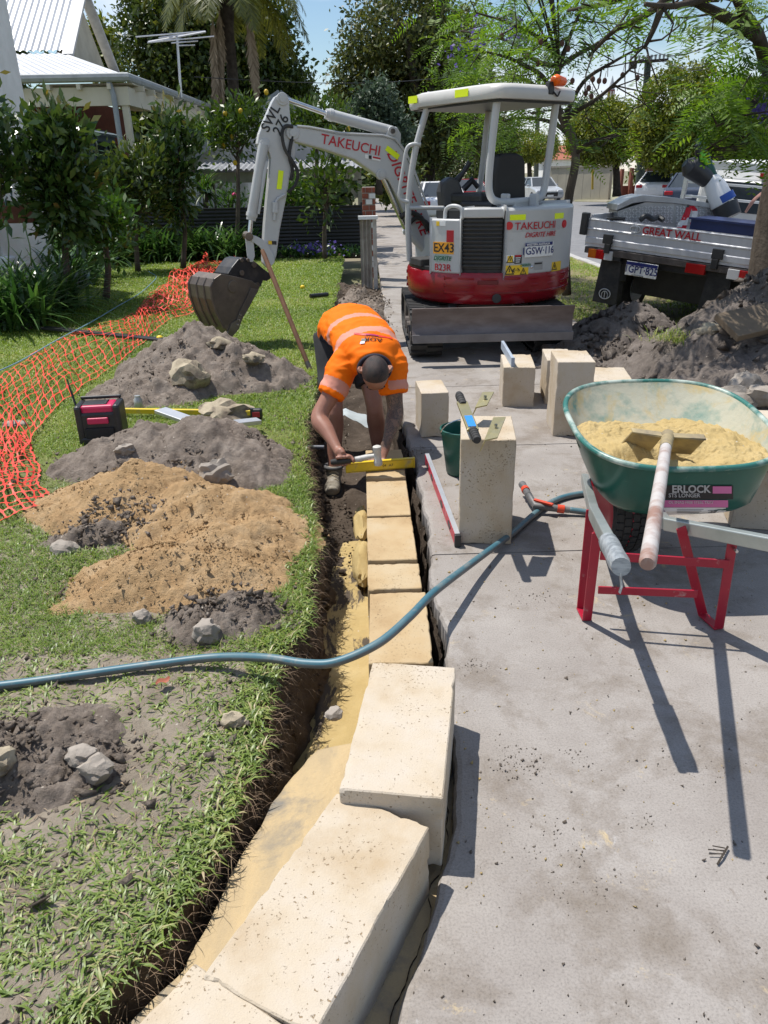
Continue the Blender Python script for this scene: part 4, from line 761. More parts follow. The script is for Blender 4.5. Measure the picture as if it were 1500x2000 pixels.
# ================================================================== white house corner at the left edge
wh_ = thing('white_house', 'white rendered house corner with rusticated stone base at the left edge', 'house', (-6, 11.8, 0)); PXR = D(92, 480, 11.5)[0]-0.62
m = MB(); m.box((PXR-1.6, 12.4, 2.2), (3.2, 1.8, 4.4)); m.build('wall', MREND, wh_)
m = MB(); m.box((PXR-0.35, 11.47, 2.0), (0.76, 0.16, 4.4)); m.build('pier', MREND, wh_, bev=0.01)
zb_ = D(22, 120, 11.4)[2]; m = MB(); m.box((PXR-1.5, 11.43, zb_), (3.1, 0.3, 0.32)); m.build('cornice_band', MREND, wh_, bev=0.02)
MSTN = M('rock faced white stone', (0.72, 0.72, 0.71), 0.95, (0.60, 0.60, 0.59), 8, bmp=1.0, bs=14)
for r in range(3):
    for k in range(5):
        m = MB(); w_ = 0.52; x = PXR+0.1-w_*(k+0.5)+(r % 2)*0.2-0.1; m.box((x, 11.33, 0.17+r*0.33), (w_-0.02, 0.26, 0.31)); m.build('stone', MSTN, wh_, bev=0.05, seg=3)
fb = MB(); c = D(16, 415, 10.9); fb.box(c, (0.75, 0.25, 0.26)); fb.build('window_box', M('terracotta planter', (0.15, 0.05, 0.035), 0.8), wh_, bev=0.015)
# ================================================================== far wall, brick piers, houses, spire, pole, signs
fw = thing('boundary_wall', 'long beige rendered wall across the far side of the street', 'wall', (15, 58, 0)); a = D(1075, 368, 60); b = D(1192, 368, 56); zt1 = D(1130, 327, 58)[2]
nS = 7
for k in range(nS):
    p0 = a+(b-a)*k/nS; p1 = a+(b-a)*(k+1)/nS; m = MB(); m.bar((p0[0], p0[1], zt1/2-0.35), (p1[0]-0.01, p1[1], zt1/2-0.35), 0.3, zt1+0.7); m.build('wall_bay', M('beige render %d' % k, (0.44, 0.40, 0.31), 0.9, (0.36, 0.33, 0.26), 1), fw)
m = MB(); m.bar((a[0], a[1], zt1+0.06), (b[0], b[1], zt1+0.06), 0.42, 0.12); m.build('coping', M('beige coping', (0.36, 0.33, 0.27), 0.9), fw)
bw = thing('brick_wall', 'low red brick wall with tall brick piers behind the parked white sedan', 'wall', (20, 55, 0)); MFB = M('far red brick', (0.25, 0.075, 0.045), 0.9, (0.19, 0.058, 0.036), 3)
for px0, px1, py0 in ((1208, 1218, 330), (1226, 1237, 328), (1244, 1256, 326)): a = D(px0, 384, 54); b = D(px1, py0, 54); m = MB(); m.box(((a[0]+b[0])/2, 54, (a[2]+b[2])/2), (b[0]-a[0], 0.4, b[2]-a[2])); m.build('pier', MFB, bw)
a = D(1206, 384, 54.3); b = D(1258, 362, 54.3); m = MB(); m.box(((a[0]+b[0])/2, 54.3, (a[2]+b[2])/2), (b[0]-a[0], 0.3, b[2]-a[2])); m.build('low_wall', MFB, bw)
a = D(1258, 372, 54.6); b = D(1420, 322, 54.6); m = MB(); m.box(((a[0]+b[0])/2, 54.6, (a[2]+b[2])/2), (b[0]-a[0], 0.3, b[2]-a[2])); m.build('timber_fence', M('dark red timber', (0.12, 0.045, 0.035), 0.9), bw)
for (nm, lab, px0, px1, pyw, pye, pyr, y) in (('house', 'red tiled roof peeping over the beige wall', 1070, 1126, 330, 312, 285, 72), ('house', 'small terracotta roof seen far off between street trees', 1115, 1150, 255, 245, 232, 120), ('house', 'pale far house with brown roof left of the road end', 740, 800, 335, 322, 305, 100)):
    t = thing(nm, lab, 'house', D((px0+px1)/2, pyw, y)); a = D(px0, pye, y); b = D(px1, pye, y); r0 = D(px0+8, pyr, y+3); z0 = D(px0, pyw, y)[2]-6
    m = MB(); m.box(((a[0]+b[0])/2, y+3.2, (a[2]+z0)/2), (b[0]-a[0]-0.6, 6, a[2]-z0)); m.build('wall', MREND, t); m = MB(); x0, x1 = a[0], b[0]; zt = r0[2]
    m.add([(x0, y, a[2]), (x1, y, a[2]), (x1, y+6.5, a[2]), (x0, y+6.5, a[2]), (x0+(x1-x0)*0.12, y+3.2, zt), (x1-(x1-x0)*0.12, y+3.2, zt)], [(0, 1, 5, 4), (1, 2, 5), (2, 3, 4, 5), (3, 0, 4), (3, 2, 1, 0)]); m.build('roof', M('terracotta tiles', (0.36, 0.12, 0.07), 0.85, (0.27, 0.085, 0.05), 0.8), t)
    m = MB(); m.box(((x0+x1)/2, y+0.18, (a[2]+z0)/2+2), ((x1-x0)*0.3, 0.1, 1.2)); m.build('window', MGLASS, t)
sp = thing('church_spire', 'distant brick church tower with pale spire above the trees', 'church', D(1190, 200, 180)); a = D(1183, 215, 180); b = D(1202, 175, 180); cx = (a[0]+b[0])/2; w_ = b[0]-a[0]
m = MB(); m.box((cx, 180, b[2]/2), (w_*0.7, w_*0.7, b[2])); m.build('tower', M('spire brick', (0.24, 0.10, 0.10), 0.9), sp); m = MB(); m.tube([(cx, 180, b[2]), (cx, 180, D(1193, 148, 180)[2])], [w_*0.42, 0.05], 8); m.build('spire', M('pale slate', (0.42, 0.45, 0.50), 0.8), sp)
for k in (-1, 1): m = MB(); m.box((cx+k*w_*0.16, 180-w_*0.36, b[2]-w_*0.55), (w_*0.12, 0.2, w_*0.7)); m.build('louvre_window', MREND, sp)
pw = thing('power_pole', 'dark timber power pole with insulator crossarm beyond the street trees', 'power pole', G(1247, 385, -0.3)); PY = 46.0
m = MB(); m.tube([D(1247, 388, PY), D(1258, 240, PY), D(1266, 110, PY)], [0.24, 0.2, 0.17], 12); m.build('pole', M('dark green grey pole', (0.05, 0.065, 0.055), 0.9), pw)
m = MB(); m.bar(D(1230, 122, PY-0.3), D(1305, 117, PY-0.3), 0.12, 0.14); m.build('crossarm', MDBARK, pw)
for k in range(10): m = MB(); p = D(1232+k*8, 119-k*0.5, PY-0.3); m.tube([p, p+np.array([0, 0, 0.22])], [0.05, 0.07], 6); m.build('insulator', M('porcelain', (0.35, 0.38, 0.40), 0.3), pw)
m = MB(); m.box(D(1236, 128, PY-0.4), (0.35, 0.3, 0.3)); m.build('fuse_box', MBLK, pw)
p2 = thing('power_pole', 'thinner power pole farther down the street behind the excavator canopy', 'power pole', G(1048, 372, -0.5)); m = MB(); m.tube([D(1046, 372, 75), D(1053, 140, 75)], [0.24, 0.16], 8); m.build('pole', M('far pole', (0.09, 0.10, 0.085), 0.9), p2); m = MB(); m.bar(D(1036, 222, 74.8), D(1064, 220, 74.8), 0.12, 0.12); m.build('crossarm', MDBARK, p2)
MWIRE = flat('wire dark', (0.02, 0.02, 0.022), 0.6)
for i, (p, q, r) in enumerate((((1264, 92), (1500, 32), 0.02), ((1285, 116), (1520, 48), 0.009), ((1296, 116), (1520, 62), 0.009), ((1303, 116), (1520, 78), 0.009), ((1312, 52), (1400, 35), 0.02))):
    a = D(*p, PY); b = D(*q, 16.0); m = MB(); pts = [a+(b-a)*t+np.array([0, 0, -0.5*math.sin(PI*t)]) for t in np.linspace(0, 1, 14)]; m.tube(pts, r, 5); m.build('power_line', MWIRE, None, **tagd(['thick black cable highest across the sky from the power pole', 'thin wire just under the thick cable at upper right', 'middle thin wire of the three at upper right', 'lowest thin wire leaving the pole crossarm', 'short cable through the jacaranda twigs at upper right'][i], 'power line'))
m = MB(); a = D(380, 150, 24); b = D(960, 138, 38); m.tube([a+(b-a)*t+np.array([0, 0, -0.3*math.sin(PI*t)]) for t in np.linspace(0, 1, 14)], 0.012, 5); m.build('power_line', MWIRE, None, **tagd('thin service wire crossing behind the excavator boom', 'power line'))
bs_ = thing('bus_stop_pole', 'yellow bus stop pole with small white sign before the beige wall', 'sign', G(1156, 378, -0.4)); m = MB(); m.tube([D(1157, 370, 52), D(1158, 325, 52)], 0.07, 8); m.build('pole', flat('pole yellow', (0.62, 0.42, 0.05), 0.6), bs_); m = MB(); m.box(D(1158, 326, 51.9), (0.28, 0.05, 0.22)); m.build('sign_plate', flat('sign blue white', (0.45, 0.55, 0.68), 0.5), bs_)
# ================================================================== cars
def car(name, lab, loc, rz, paint, sc=1.0, back=False, kind='sedan'):
    t = thing(name, lab, 'car', loc, 'cars along the street', rz)
    t.scale = (sc, sc, sc); ABS[t.name] = np.zeros(3)
    def pm(sect, wid, name, mat, par, bev): m = MB(); m.prism([(-wid, y, z) for y, z in sect], (2*wid, 0, 0)); return m.build(name, mat, par, bev=bev, seg=3)
    body = [(-2.2, 0.30), (-2.25, 0.55), (-2.2, 0.84), (-1.95, 0.93), (-1.2, 0.95), (1.0, 0.93), (1.9, 0.80), (2.2, 0.66), (2.25, 0.45), (2.2, 0.25), (1.9, 0.22), (-1.9, 0.22)]
    bo = pm(body, 0.88, 'body', paint, t, 0.09)
    m = MB(); m.hexa([(-0.80, -1.75, 0.90), (0.80, -1.75, 0.90), (0.80, 1.15, 0.88), (-0.80, 1.15, 0.88)], [(-0.60, -0.95, 1.42), (0.60, -0.95, 1.42), (0.62, 0.35, 1.42), (-0.62, 0.35, 1.42)]); cbn = m.build('cabin', MGLASS, t, bev=0.05, seg=2)
    m = MB(); m.hexa([(-0.62, -0.98, 1.385), (0.62, -0.98, 1.385), (0.64, 0.40, 1.385), (-0.64, 0.40, 1.385)], [(-0.56, -0.85, 1.45), (0.56, -0.85, 1.45), (0.58, 0.28, 1.45), (-0.58, 0.28, 1.45)]); m.build('roof', paint, t, bev=0.03)
    for sx in (-1, 1):
        for (ya, za, yb, zb, xa, xb) in ((-1.75, 0.90, -0.95, 1.42, 0.81, 0.605), (-0.35, 0.90, -0.35, 1.42, 0.815, 0.625), (1.15, 0.88, 0.35, 1.42, 0.81, 0.625)): m = MB(); m.bar((sx*xa, ya, za), (sx*xb, yb, zb), 0.07, 0.07); m.build('pillar', paint, t)
        for yy in (-1.38, 1.38):
            m = MB(); m.lathe([(0.2, -0.1), (0.3, -0.1), (0.32, -0.06), (0.32, 0.06), (0.3, 0.1), (0.2, 0.1)], (sx*0.80, yy, 0.32), (1, 0, 0), 20); wo = m.build('wheel', MRUB, t, smooth=True); m = MB(); m.cyl((sx*0.80-0.105, yy, 0.32), (sx*0.80+0.105, yy, 0.32), 0.2, 16); m.build('rim', MALU, wo)
        m = MB(); m.box((sx*0.66, 2.16, 0.66), (0.34, 0.16, 0.13)); m.build('headlight', flat('lamp glass', (0.6, 0.62, 0.65), 0.1), t, bev=0.03); m = MB(); m.box((sx*0.66, -2.19, 0.74), (0.32, 0.12, 0.15)); m.build('tail_light', flat('tail lens', (0.4, 0.01, 0.02), 0.2), t, bev=0.03)
        m = MB(); m.box((sx*0.93, 0.72, 0.98), (0.16, 0.10, 0.12)); m.build('mirror', paint, t, bev=0.03)
        for yy in (-0.35, 0.75): m = MB(); m.box((sx*0.882, yy-0.3, 0.78), (0.01, 0.16, 0.025)); m.build('door_handle', MALU, t)
    m = MB(); m.box((0, 2.24, 0.48), (0.95, 0.05, 0.22)); m.build('grille', MBLK, t); m = MB(); m.box((0, -2.25, 0.62), (0.42, 0.02, 0.12)); m.build('number_plate', MWP, t); m = MB(); m.box((0, 2.27, 0.40), (0.40, 0.02, 0.11)); m.build('number_plate', MWP, t)
    return t
PWH = M('car white', (0.78, 0.78, 0.78), 0.15, (0.76, 0.76, 0.76)); PSL = M('car silver', (0.50, 0.52, 0.54), 0.25, (0.48, 0.50, 0.52), metal=0.3); PBL = M('car dark blue', (0.035, 0.045, 0.07), 0.2, (0.03, 0.04, 0.06)); PRD = M('car dark red', (0.20, 0.01, 0.015), 0.2)
def gp(px, py, y): p = D(px, py, y); return (p[0], y, p[2])
car('parked_car', 'silver car facing the camera, seen through the excavator canopy posts', gp(1050, 394, 52), PI+0.12, PSL)
car('parked_car', 'white car seen from behind at the kerb left of the console', gp(856, 432, 32), 0.0, PWH, 1.0)
car('parked_car', 'dark car farther ahead at the kerb left of the road', gp(838, 415, 44), 0.0, PBL)
car('parked_car', 'dark red car half hidden behind the console and seat', gp(905, 412, 40), 0.1, PRD)
car('parked_car', 'white sedan parked across the street beyond the toolbox', gp(1288, 391, 44), -0.55, PWH)
car('parked_car', 'dark blue sedan parked close behind the ute toolbox', gp(1350, 412, 33), -0.5, PBL)
car('parked_car', 'small white car at the far end of the street', gp(820, 362, 95), 0, PWH)
# ================================================================== wheelbarrow
MGRN = M('barrow green enamel', (0.012, 0.105, 0.075), 0.3, (0.010, 0.085, 0.06), 5, dirt=(0.25, 0.29, 0.22), dscale=16, dlo=0.66, dhi=0.8)
MGRNI = M('barrow inside crusted with mortar', (0.47, 0.46, 0.36), 0.7, (0.12, 0.25, 0.215), 6, lo=0.48, hi=0.70, dirt=(0.50, 0.40, 0.20), dscale=4, dlo=0.52, dhi=0.62, bmp=0.25, bs=30)
MLEG = M('barrow red enamel', (0.36, 0.01, 0.03), 0.35, (0.30, 0.01, 0.03), 6, dirt=(0.45, 0.28, 0.26), dscale=22, dlo=0.60, dhi=0.75)
MGALV = M('galvanised tube', (0.42, 0.45, 0.43), 0.4, (0.33, 0.36, 0.345), 6, metal=0.6)
MTAPE = M('grey tape and film', (0.34, 0.37, 0.39), 0.3, (0.16, 0.18, 0.20), 22, sc=(1, 1, 4))
TC = np.array([1.285, 3.10]); 
wb = thing('wheelbarrow', 'green steel wheelbarrow with red legs, full of yellow mortar, on the footpath', 'wheelbarrow', (1.2, 2.9, 0))
TL = [  # z, half x, half y, centre y, exponent
 (0.335, 0.255, 0.20, 2.985, 3.2), (0.34, 0.285, 0.235, 2.99, 3.2), (0.37, 0.315, 0.275, 3.0, 3.2), (0.45, 0.35, 0.335, 3.04, 3.0), (0.53, 0.378, 0.385, 3.075, 2.9), (0.605, 0.40, 0.425, 3.10, 2.8), (0.625, 0.405, 0.432, 3.105, 2.8)]
NTH = 96
def tray_pt(th, lev, offs=0.0):
    l = min(max(lev, 0), len(TL)-1.0001); i = int(l); f = l-i; a = np.array(TL[i]); b = np.array(TL[i+1]); z, hx, hy, cy, e = a*(1-f)+b*f
    c, s = math.cos(th), math.sin(th); x = (hx+offs)*np.sign(c)*abs(c)**(2/e); y = (hy+offs)*np.sign(s)*abs(s)**(2/e)
    zz = z + (0.055*(y/0.43)*(z-0.33)/0.29 if z > 0.33 else 0)
    return np.array([TC[0]+x+0.03*y, cy+y, zz])
ths = np.linspace(0, 2*PI, NTH, endpoint=False)
mb = MB(); P = [[tray_pt(t, l) for t in ths] for l in range(len(TL))]
mb.grid(P, 0, True); mb.f.append(tuple(range(NTH))[::-1]); mb.m.append(0)
b0 = len(mb.v); Pi = [[tray_pt(t, l, -0.004) for t in ths] for l in range(1, len(TL))]
g0 = MB(); g0.grid([r[::-1] for r in Pi], 1, True); mb.add(g0.v, g0.f, 1)
mb.build('tray', [MGRN, MGRNI], wb, smooth=True)
mb = MB(); rim = [tray_pt(t, 6, 0.008) for t in ths]; mb.tube(rim+[rim[0], rim[1]], 0.0125, 8, False)
mb.build('rim', M('barrow rim chipped', (0.03, 0.15, 0.125), 0.35, (0.42, 0.48, 0.42), 7, lo=0.46, hi=0.62, dirt=(0.55, 0.50, 0.36), dscale=12, dlo=0.6, dhi=0.7), wb, smooth='all')
# frame tubes, handles
hl0 = G(1160, 1003, 0.44); hl1 = np.array(G(1345, 1508)) + np.array([-0.36, 0.24, 1])*0.61
hr0 = G(1300, 1022, 0.40); hr1 = G(1505, 1062, 0.47); hr1 = hr0+(hr1-hr0)*1.9
ax = np.array([1.16, 3.45, 0.26])
def hand(a, b, off):
    m1 = a+(b-a)*0.62; m = MB(); m.bar(a, m1, 0.034, 0.05); m.bar(a, np.array([1.16+off, 3.42, 0.24]), 0.034, 0.046); m.build('handle', MGALV, wb, bev=0.004)
    g = MB(); g.tube([m1-(b-a)*0.02, m1+(b-m1)*0.15, m1+(b-m1)*0.5, b-(b-a)*0.06, b], [0.03, 0.031, 0.029, 0.031, 0.027], 14)
    return g.build('grip', MTAPE, wb, smooth=True)
gl = hand(hl0, hl1, -0.11); gr = hand(hr0, hr1, 0.11)
m = MB(); m.tube([hl1+np.array([0, 0, -0.02]), hl1+np.array([0.004, -0.01, -0.055]), hl1+np.array([0.0, -0.012, -0.075])], [(0.009, 0.003)]*3, 6); m.build('tape_tail', MTAPE, wb)
FL = G(1146, 1214, 0); FR = G(1403, 1231, 0)
def leg(f, near, far, bend):
    m = MB(); f2 = f+bend; m.bar(near, f, 0.008, 0.04, (1, 0, 0)) if False else None
    for a, b in ((near, f), (far, f2)): m.tube([a, b], [(0.004, 0.021)]*2, 4)
    return m
for f, nr, fr, bd in ((FL, G(1166, 1040, 0.43), G(1178, 1030, 0.43)+np.array([0, 0.16, 0]), np.array([0.0, 0.085, 0.0])), (FR, G(1432, 1050, 0.43), G(1330, 1030, 0.43), np.array([-0.02, 0.10, 0.0]))):
    m = MB(); m.bar(nr, f+np.array([0, 0, 0.01]), 0.036, 0.007, (0, 1, 0)); m.bar(fr, f+bd+np.array([0, 0, 0.01]), 0.036, 0.007, (0, 1, 0)); m.bar(f+np.array([0, -0.002, 0.008]), f+bd+np.array([0, 0.004, 0.008]), 0.038, 0.007, (0, 0, 1))
    m.build('leg', MLEG, wb, bev=0.002)
m = MB(); a, b = G(1172, 1085, 0.325), G(1424, 1102, 0.325); m.bar(a, b, 0.008, 0.034); m.build('cross_bar', MLEG, wb, bev=0.002)
m = MB(); a, b = G(1168, 1152, 0.155), G(1362, 1160, 0.165); m.bar(a, b, 0.008, 0.032); m.build('cross_bar', MLEG, wb, bev=0.002)
for px, py in ((1432, 1070), (1150, 1010)):
    m = MB(); c = G(px, py, 0.39); m.cyl(c, c+np.array([0, -0.03, 0]), 0.006, 6); m.build('bolt', MCHR, wb)
# wheel
wc = np.array([1.135, 3.16, 0.198]); wh = MB(); prof = [(0.10, -0.075), (0.15, -0.085), (0.185, -0.078), (0.197, -0.05), (0.2, 0), (0.197, 0.05), (0.185, 0.078), (0.15, 0.085), (0.10, 0.075)]
wh.lathe(prof, wc, (1, 0.03, 0), 40); wo = wh.build('wheel', MLEG, wb, smooth=True)
m = MB()
for k in range(34):
    a = 2*PI*k/34
    for j, off in enumerate((-0.052, -0.018, 0.018, 0.052)):
        a2 = a+(PI/34 if j % 2 else 0); d = np.array([0, math.cos(a2), math.sin(a2)]); t = np.array([0, -math.sin(a2), math.cos(a2)])
        m.box(wc+d*0.2+np.array([off, 0, 0]), (0.028, 0.028, 0.012), np.column_stack([[1, 0, 0], t, d]))
m.lathe([(0.12, -0.07), (0.185, -0.084), (0.2, -0.055), (0.2, 0.055), (0.185, 0.084), (0.12, 0.07)], wc, (1, 0.03, 0), 36); m.build('tyre', MRUB, wo)
# sticker on the rear face: follows the tray
def tray_patch(name, px0, px1, py0, py1, mat, off=0.004, nx=14, ny=5, par=wb):
    g = []
    for j in range(ny):
        row = []
        for i in range(nx):
            px = px0+(px1-px0)*i/(nx-1); py = py0+(py1-py0)*j/(ny-1); row.append(tray_hit(px, py, off))
        g.append(row)
    m = MB(); m.grid(g[::-1]); return m.build(name, mat, par)
def tray_hit(px, py, off=0.004):
    best = None; d = ray(px, py)
    lev, th = 4.0, -PI/2+0.2
    for _ in range(25):
        p = tray_pt(th, lev, off); e = 1e-3
        j1 = (tray_pt(th+e, lev, off)-p)/e; j2 = (tray_pt(th, lev+e, off)-p)/e
        A = np.column_stack([j1, j2, -d]); s = np.linalg.lstsq(A, CC-p, rcond=None)[0]; th += max(-.2, min(.2, s[0])); lev = min(max(lev+max(-.6, min(.6, s[1])), 0.2), 5.9)
    return tray_pt(th, lev, off)
st = tray_patch('sticker', 1277, 1432, 948, 975, MBLKP, 0.003)
def tray_text(body, px, py, w_px, mat, par, size, **k):
    def arc(co):
        s = w_px/ (co[:, 0].max()-co[:, 0].min()); x0 = (co[:, 0].max()+co[:, 0].min())/2
        return np.array([tray_hit(px+(c[0]-x0)*s+c[1]*s*k.get('sh', 0), py-c[1]*s*k.get('vy', 1.0), 0.0045) for c in co])
    return text(body, size, (0, 0, 0), (1, 0, 0), (0, 0, 1), mat, par, arc=arc, off=k.get('bold', 0.02))
MPINK = flat('print pink', (0.62, 0.16, 0.36), 0.5)
tray_text('ERLOCK', 1351, 956, 76, MWP, st, 0.1, bold=0.03); tray_text('STS LONGER', 1337, 968, 62, MWP, st, 0.1)
pk_ = tray_patch('sticker', 1277, 1422, 977, 991, MPINK, 0.003, 10, 3); tray_text('OL SNAG FREE STEEL TRAY', 1350, 981.5, 88, MWP, pk_, 0.1)
wl = tray_patch('sticker', 1275, 1418, 991.5, 1006, MWP, 0.003, 10, 3)
for k, yy in enumerate((994.5, 997.5, 1000.5)): tray_patch('fine_print', 1322, 1374-4*k, yy, yy+1.2, flat('print grey', (0.3, 0.3, 0.3)), 0.0045, 6, 2, wl)
for k in range(7): tray_patch('barcode_line', 1383+k*3, 1384.2+k*3+(k % 3)*0.5, 997, 1005, MBLKP, 0.0045, 2, 2, wl)
tg = tray_patch('sticker', 1392, 1429, 950, 964, MPINK, 0.005, 5, 3); tray_text('TRADE', 1410, 954, 24, MWP, tg, 0.1); tray_text('TOUGH', 1410, 960, 24, MWP, tg, 0.1)
SHX, SHY = G(1304, 850, 0.64)[:2]
# mortar in the tray
n = 120; rows = []
for i in range(n+1):
    rho = i/n; row = []
    for t in np.linspace(0, 2*PI, 240, endpoint=False):
        e = tray_pt(t, 4.35, -0.006); cx, cy = TC[0]+0.01, 3.08; x = cx+(e[0]-cx)*rho; y = cy+(e[1]-cy)*rho
        z = 0.548-0.05*(y-3.0)+0.03*fbm(x*6, y*6, 5, 4)+0.030*abs(fbm(x*16, y*16, 8, 5, 0.65))+0.02*max(0.0, float(fbm(x*9, y*9, 28, 3))-0.1)-0.085*np.exp(-(((x-SHX)/0.19)**4+((y-SHY-0.02)/0.085)**4))
        z -= 0.02*rho**6; row.append((x, y, float(z)))
    rows.append(row)
m = MB(); m.grid(rows, 0, True); m.build('mortar', MMORT, None, smooth='all', **tagd('heaped yellow mortar sand filling the green wheelbarrow tray', 'mortar'))
# shovel stuck in it
sh = thing('shovel', 'long handled shovel, mortar spattered, stuck in the wheelbarrow load', 'shovel', (1.1, 3.0, 0.6))
s0 = G(1303, 858, 0.62); s1 = np.array(G(1450, 1678))+np.array([-0.36, 0.24, 1])*0.765; dv = unit(s1-s0)
MHAND = M('mortar smeared timber handle', (0.27, 0.16, 0.125), 0.6, (0.46, 0.43, 0.41), 7, lo=0.36, hi=0.54, sc=(1, 1, 0.5))
m = MB(); m.tube([s0+dv*0.1, s0+dv*0.5, s0+dv*1.1, s1-dv*0.012, s1], [0.021, 0.021, 0.0205, 0.0205, 0.016], 16); m.build('handle', MHAND, sh, smooth=True)
MSHOV = M('shovel steel caked in mortar', (0.42, 0.33, 0.16), 0.7, (0.16, 0.13, 0.09), 6, lo=0.45, hi=0.7)
m = MB(); m.tube([s0-dv*0.06+np.array([0, 0, 0.0]), s0+dv*0.02, s0+dv*0.16], [0.03, 0.025, 0.023], 12); m.build('socket', MSHOV, sh, smooth=True)
for sx, pa_, pb in ((-1, (1234, 838), (1293, 846)), (1, (1312, 848), (1377, 851))):
    a = G(*pa_, 0.635); b = G(*pb, 0.645); near = np.array([0.0, -0.115, -0.065]); m = MB(); up_ = np.array([0, 0.012, 0.002])
    m.prism([a+up_, b+up_, b+near*0.12, b+near*0.12+np.array([0, 0, -0.004]), a+near*0.12], (0, 0, -0.004))
    m.prism([a+near*0.12, b+near*0.12, b+np.array([0, 0.10, -0.115]), a+np.array([sx*0.012, 0.10, -0.115])], (0, 0.006, 0.003)); m.build('blade', MSHOV, sh)
# ================================================================== hose
HP = [(-160, 1352, .022), (0, 1339, .022), (150, 1319, .025), (300, 1298, .03), (420, 1284, .05), (520, 1285, .09), (600, 1296, .105), (660, 1292, .12), (740, 1256, .15), (800, 1205, .165), (850, 1155, .15), (930, 1094, .08), (1000, 1042, .03), (1045, 1003, .02), (1085, 977, .018), (1130, 965, .018), (1190, 961, .018), (1240, 975, .018), (1250, 1000, .018), (1200, 1008, .018), (1150, 1001, .022), (1113, 996, .03)]
hp = spline([G(*q) for q in HP], 14)
MHB = M('hose teal', (0.045, 0.135, 0.175), 0.45, (0.10, 0.17, 0.19), 9, dirt=(0.22, 0.22, 0.2), dscale=8); MHG = M('hose grey', (0.10, 0.115, 0.12), 0.5, (0.15, 0.16, 0.16), 12)
m = MB(); m.tube(hp, 0.0155, 14); nseg = 14
for i in range(len(hp)-1):
    for k in range(nseg): m.m[i*nseg+k] = 0 if k in (1, 2, 3, 4, 5, 9, 10) else 1
m.build('garden_hose', [MHB, MHG], None, smooth='all', **tagd('teal and grey garden hose snaking over lawn, trench, blocks and footpath', 'hose'))
gun = thing('hose_nozzle', 'grey and orange hose gun lying on the footpath by the barrow', 'hose nozzle', G(1060, 995, 0))
MGUN = M('grey nozzle plastic', (0.09, 0.09, 0.09), 0.5, (0.16, 0.155, 0.15), 12); MORG = flat('orange plastic', (0.62, 0.06, 0.02), 0.4)
a = G(1112, 996, .03); b = G(1045, 988, .045); c = G(1033, 968, .06); d = G(1020, 946, .065)
m = MB(); m.tube([a, a*0.7+b*0.3, b, c], [0.016, 0.018, 0.021, 0.019], 10); m.build('body', MGUN, gun, smooth=True)
m = MB(); m.tube([c, c*0.4+d*0.6, d], [0.019, 0.017, 0.021], 12); m.build('spray_head', MGUN, gun, smooth=True)
m = MB(); m.tube([c*0.6+d*0.4, c*0.4+d*0.6], 0.022, 12); m.build('collar', MORG, gun, smooth=True)
m = MB(); m.tube([a*0.85+b*0.15, a*0.65+b*0.35], 0.022, 12); m.build('collar', MORG, gun, smooth=True)
m = MB(); m.bar(G(1043, 976, .07), G(1080, 986, .065), 0.02, 0.012); m.build('trigger', MORG, gun, bev=0.003)
# ================================================================== levels, clamp, bucket
rl = thing('spirit_level', 'red and silver spirit level lying on the footpath beside the upright block', 'spirit level', G(860, 980))
a, b = G(834, 905, 0.0), G(893, 1066, 0.0); a[2] = b[2] = 0.032; d = unit(b-a); s = np.cross([0, 0, 1], d); MLR = M('red anodised', (0.50, 0.02, 0.05), 0.4, (0.40, 0.02, 0.04), 9, dirt=(0.5, 0.42, 0.38), dscale=14, dlo=0.62)
m = MB(); m.bar(a, b, 0.026, 0.058); m.build('beam', MLR, rl, bev=0.003)
m = MB(); m.bar(a+[0, 0, 0.0305], b+[0, 0, 0.0305], 0.024, 0.003); m.build('top_edge', MALU, rl)
for k, t in enumerate((0.12, 0.28, 0.62, 0.85)):
    c = a+(b-a)*t; m = MB(); m.tube([c+s*0.012, c-s*0.0145] if (c+s)[0] < 0 else [c-s*0.0, c-s*0.0145], [(0.045, 0.018)]*2, 14)
    m2 = MB(); e = -s if (-s)[0] < 0 else s
    m2.prism([c+e*0.0132+d*0.04*math.cos(q)+np.array([0, 0, 0.017*math.sin(q)]) for q in np.linspace(0, 2*PI, 14, endpoint=False)], e*0.002); m2.build('vial_window', MBLK, rl)
m = MB(); m.bar(b-d*0.004, b+d*0.02, 0.03, 0.064); m.build('end_cap', MBLK, rl, bev=0.003)
gb = thing('spirit_level', 'short grey level standing on edge on top of a limestone block', 'spirit level', G(1002, 700, 0.3))
m = MB(); a = G(1001, 716, 0.30)+np.array([0, 0.0, 0.033]); m.bar(a, a+np.array([0.03, 0.62, 0.0]), 0.022, 0.064); m.build('beam', M('level grey paint', (0.40, 0.46, 0.54), 0.4), gb, bev=0.002)
m = MB(); m.bar(a+np.array([0.001, -0.006, 0]), a+np.array([0.0015, 0.004, 0]), 0.025, 0.067); m.build('end_cap', M('level grey end', (0.34, 0.40, 0.48), 0.5), gb)
yl = thing('spirit_level', 'yellow level held across the laid limestone block by the worker', 'spirit level', (0.1, 4.25, 0.03))
a, b = np.array([-0.14, 4.20, 0.034]), np.array([0.262, 4.262, 0.034]); MYL = M('yellow enamel', (0.72, 0.52, 0.02), 0.4, (0.62, 0.44, 0.02), 8, dirt=(0.4, 0.32, 0.15), dscale=12)
m = MB(); m.bar(a, b, 0.024, 0.062); m.build('beam', MYL, yl, bev=0.003); d = unit(b-a); m = MB(); m.bar(b, b+d*0.01, 0.026, 0.064); m.build('end_cap', MYL, yl, bev=0.002)
for t in (0.58, 0.68): 
    text('A7' if t > 0.6 else '04', 0.022, a+d*0.4*t+np.array([0, -0.0128, -0.002]), d, (0, 0, 1), MBLKP, yl)
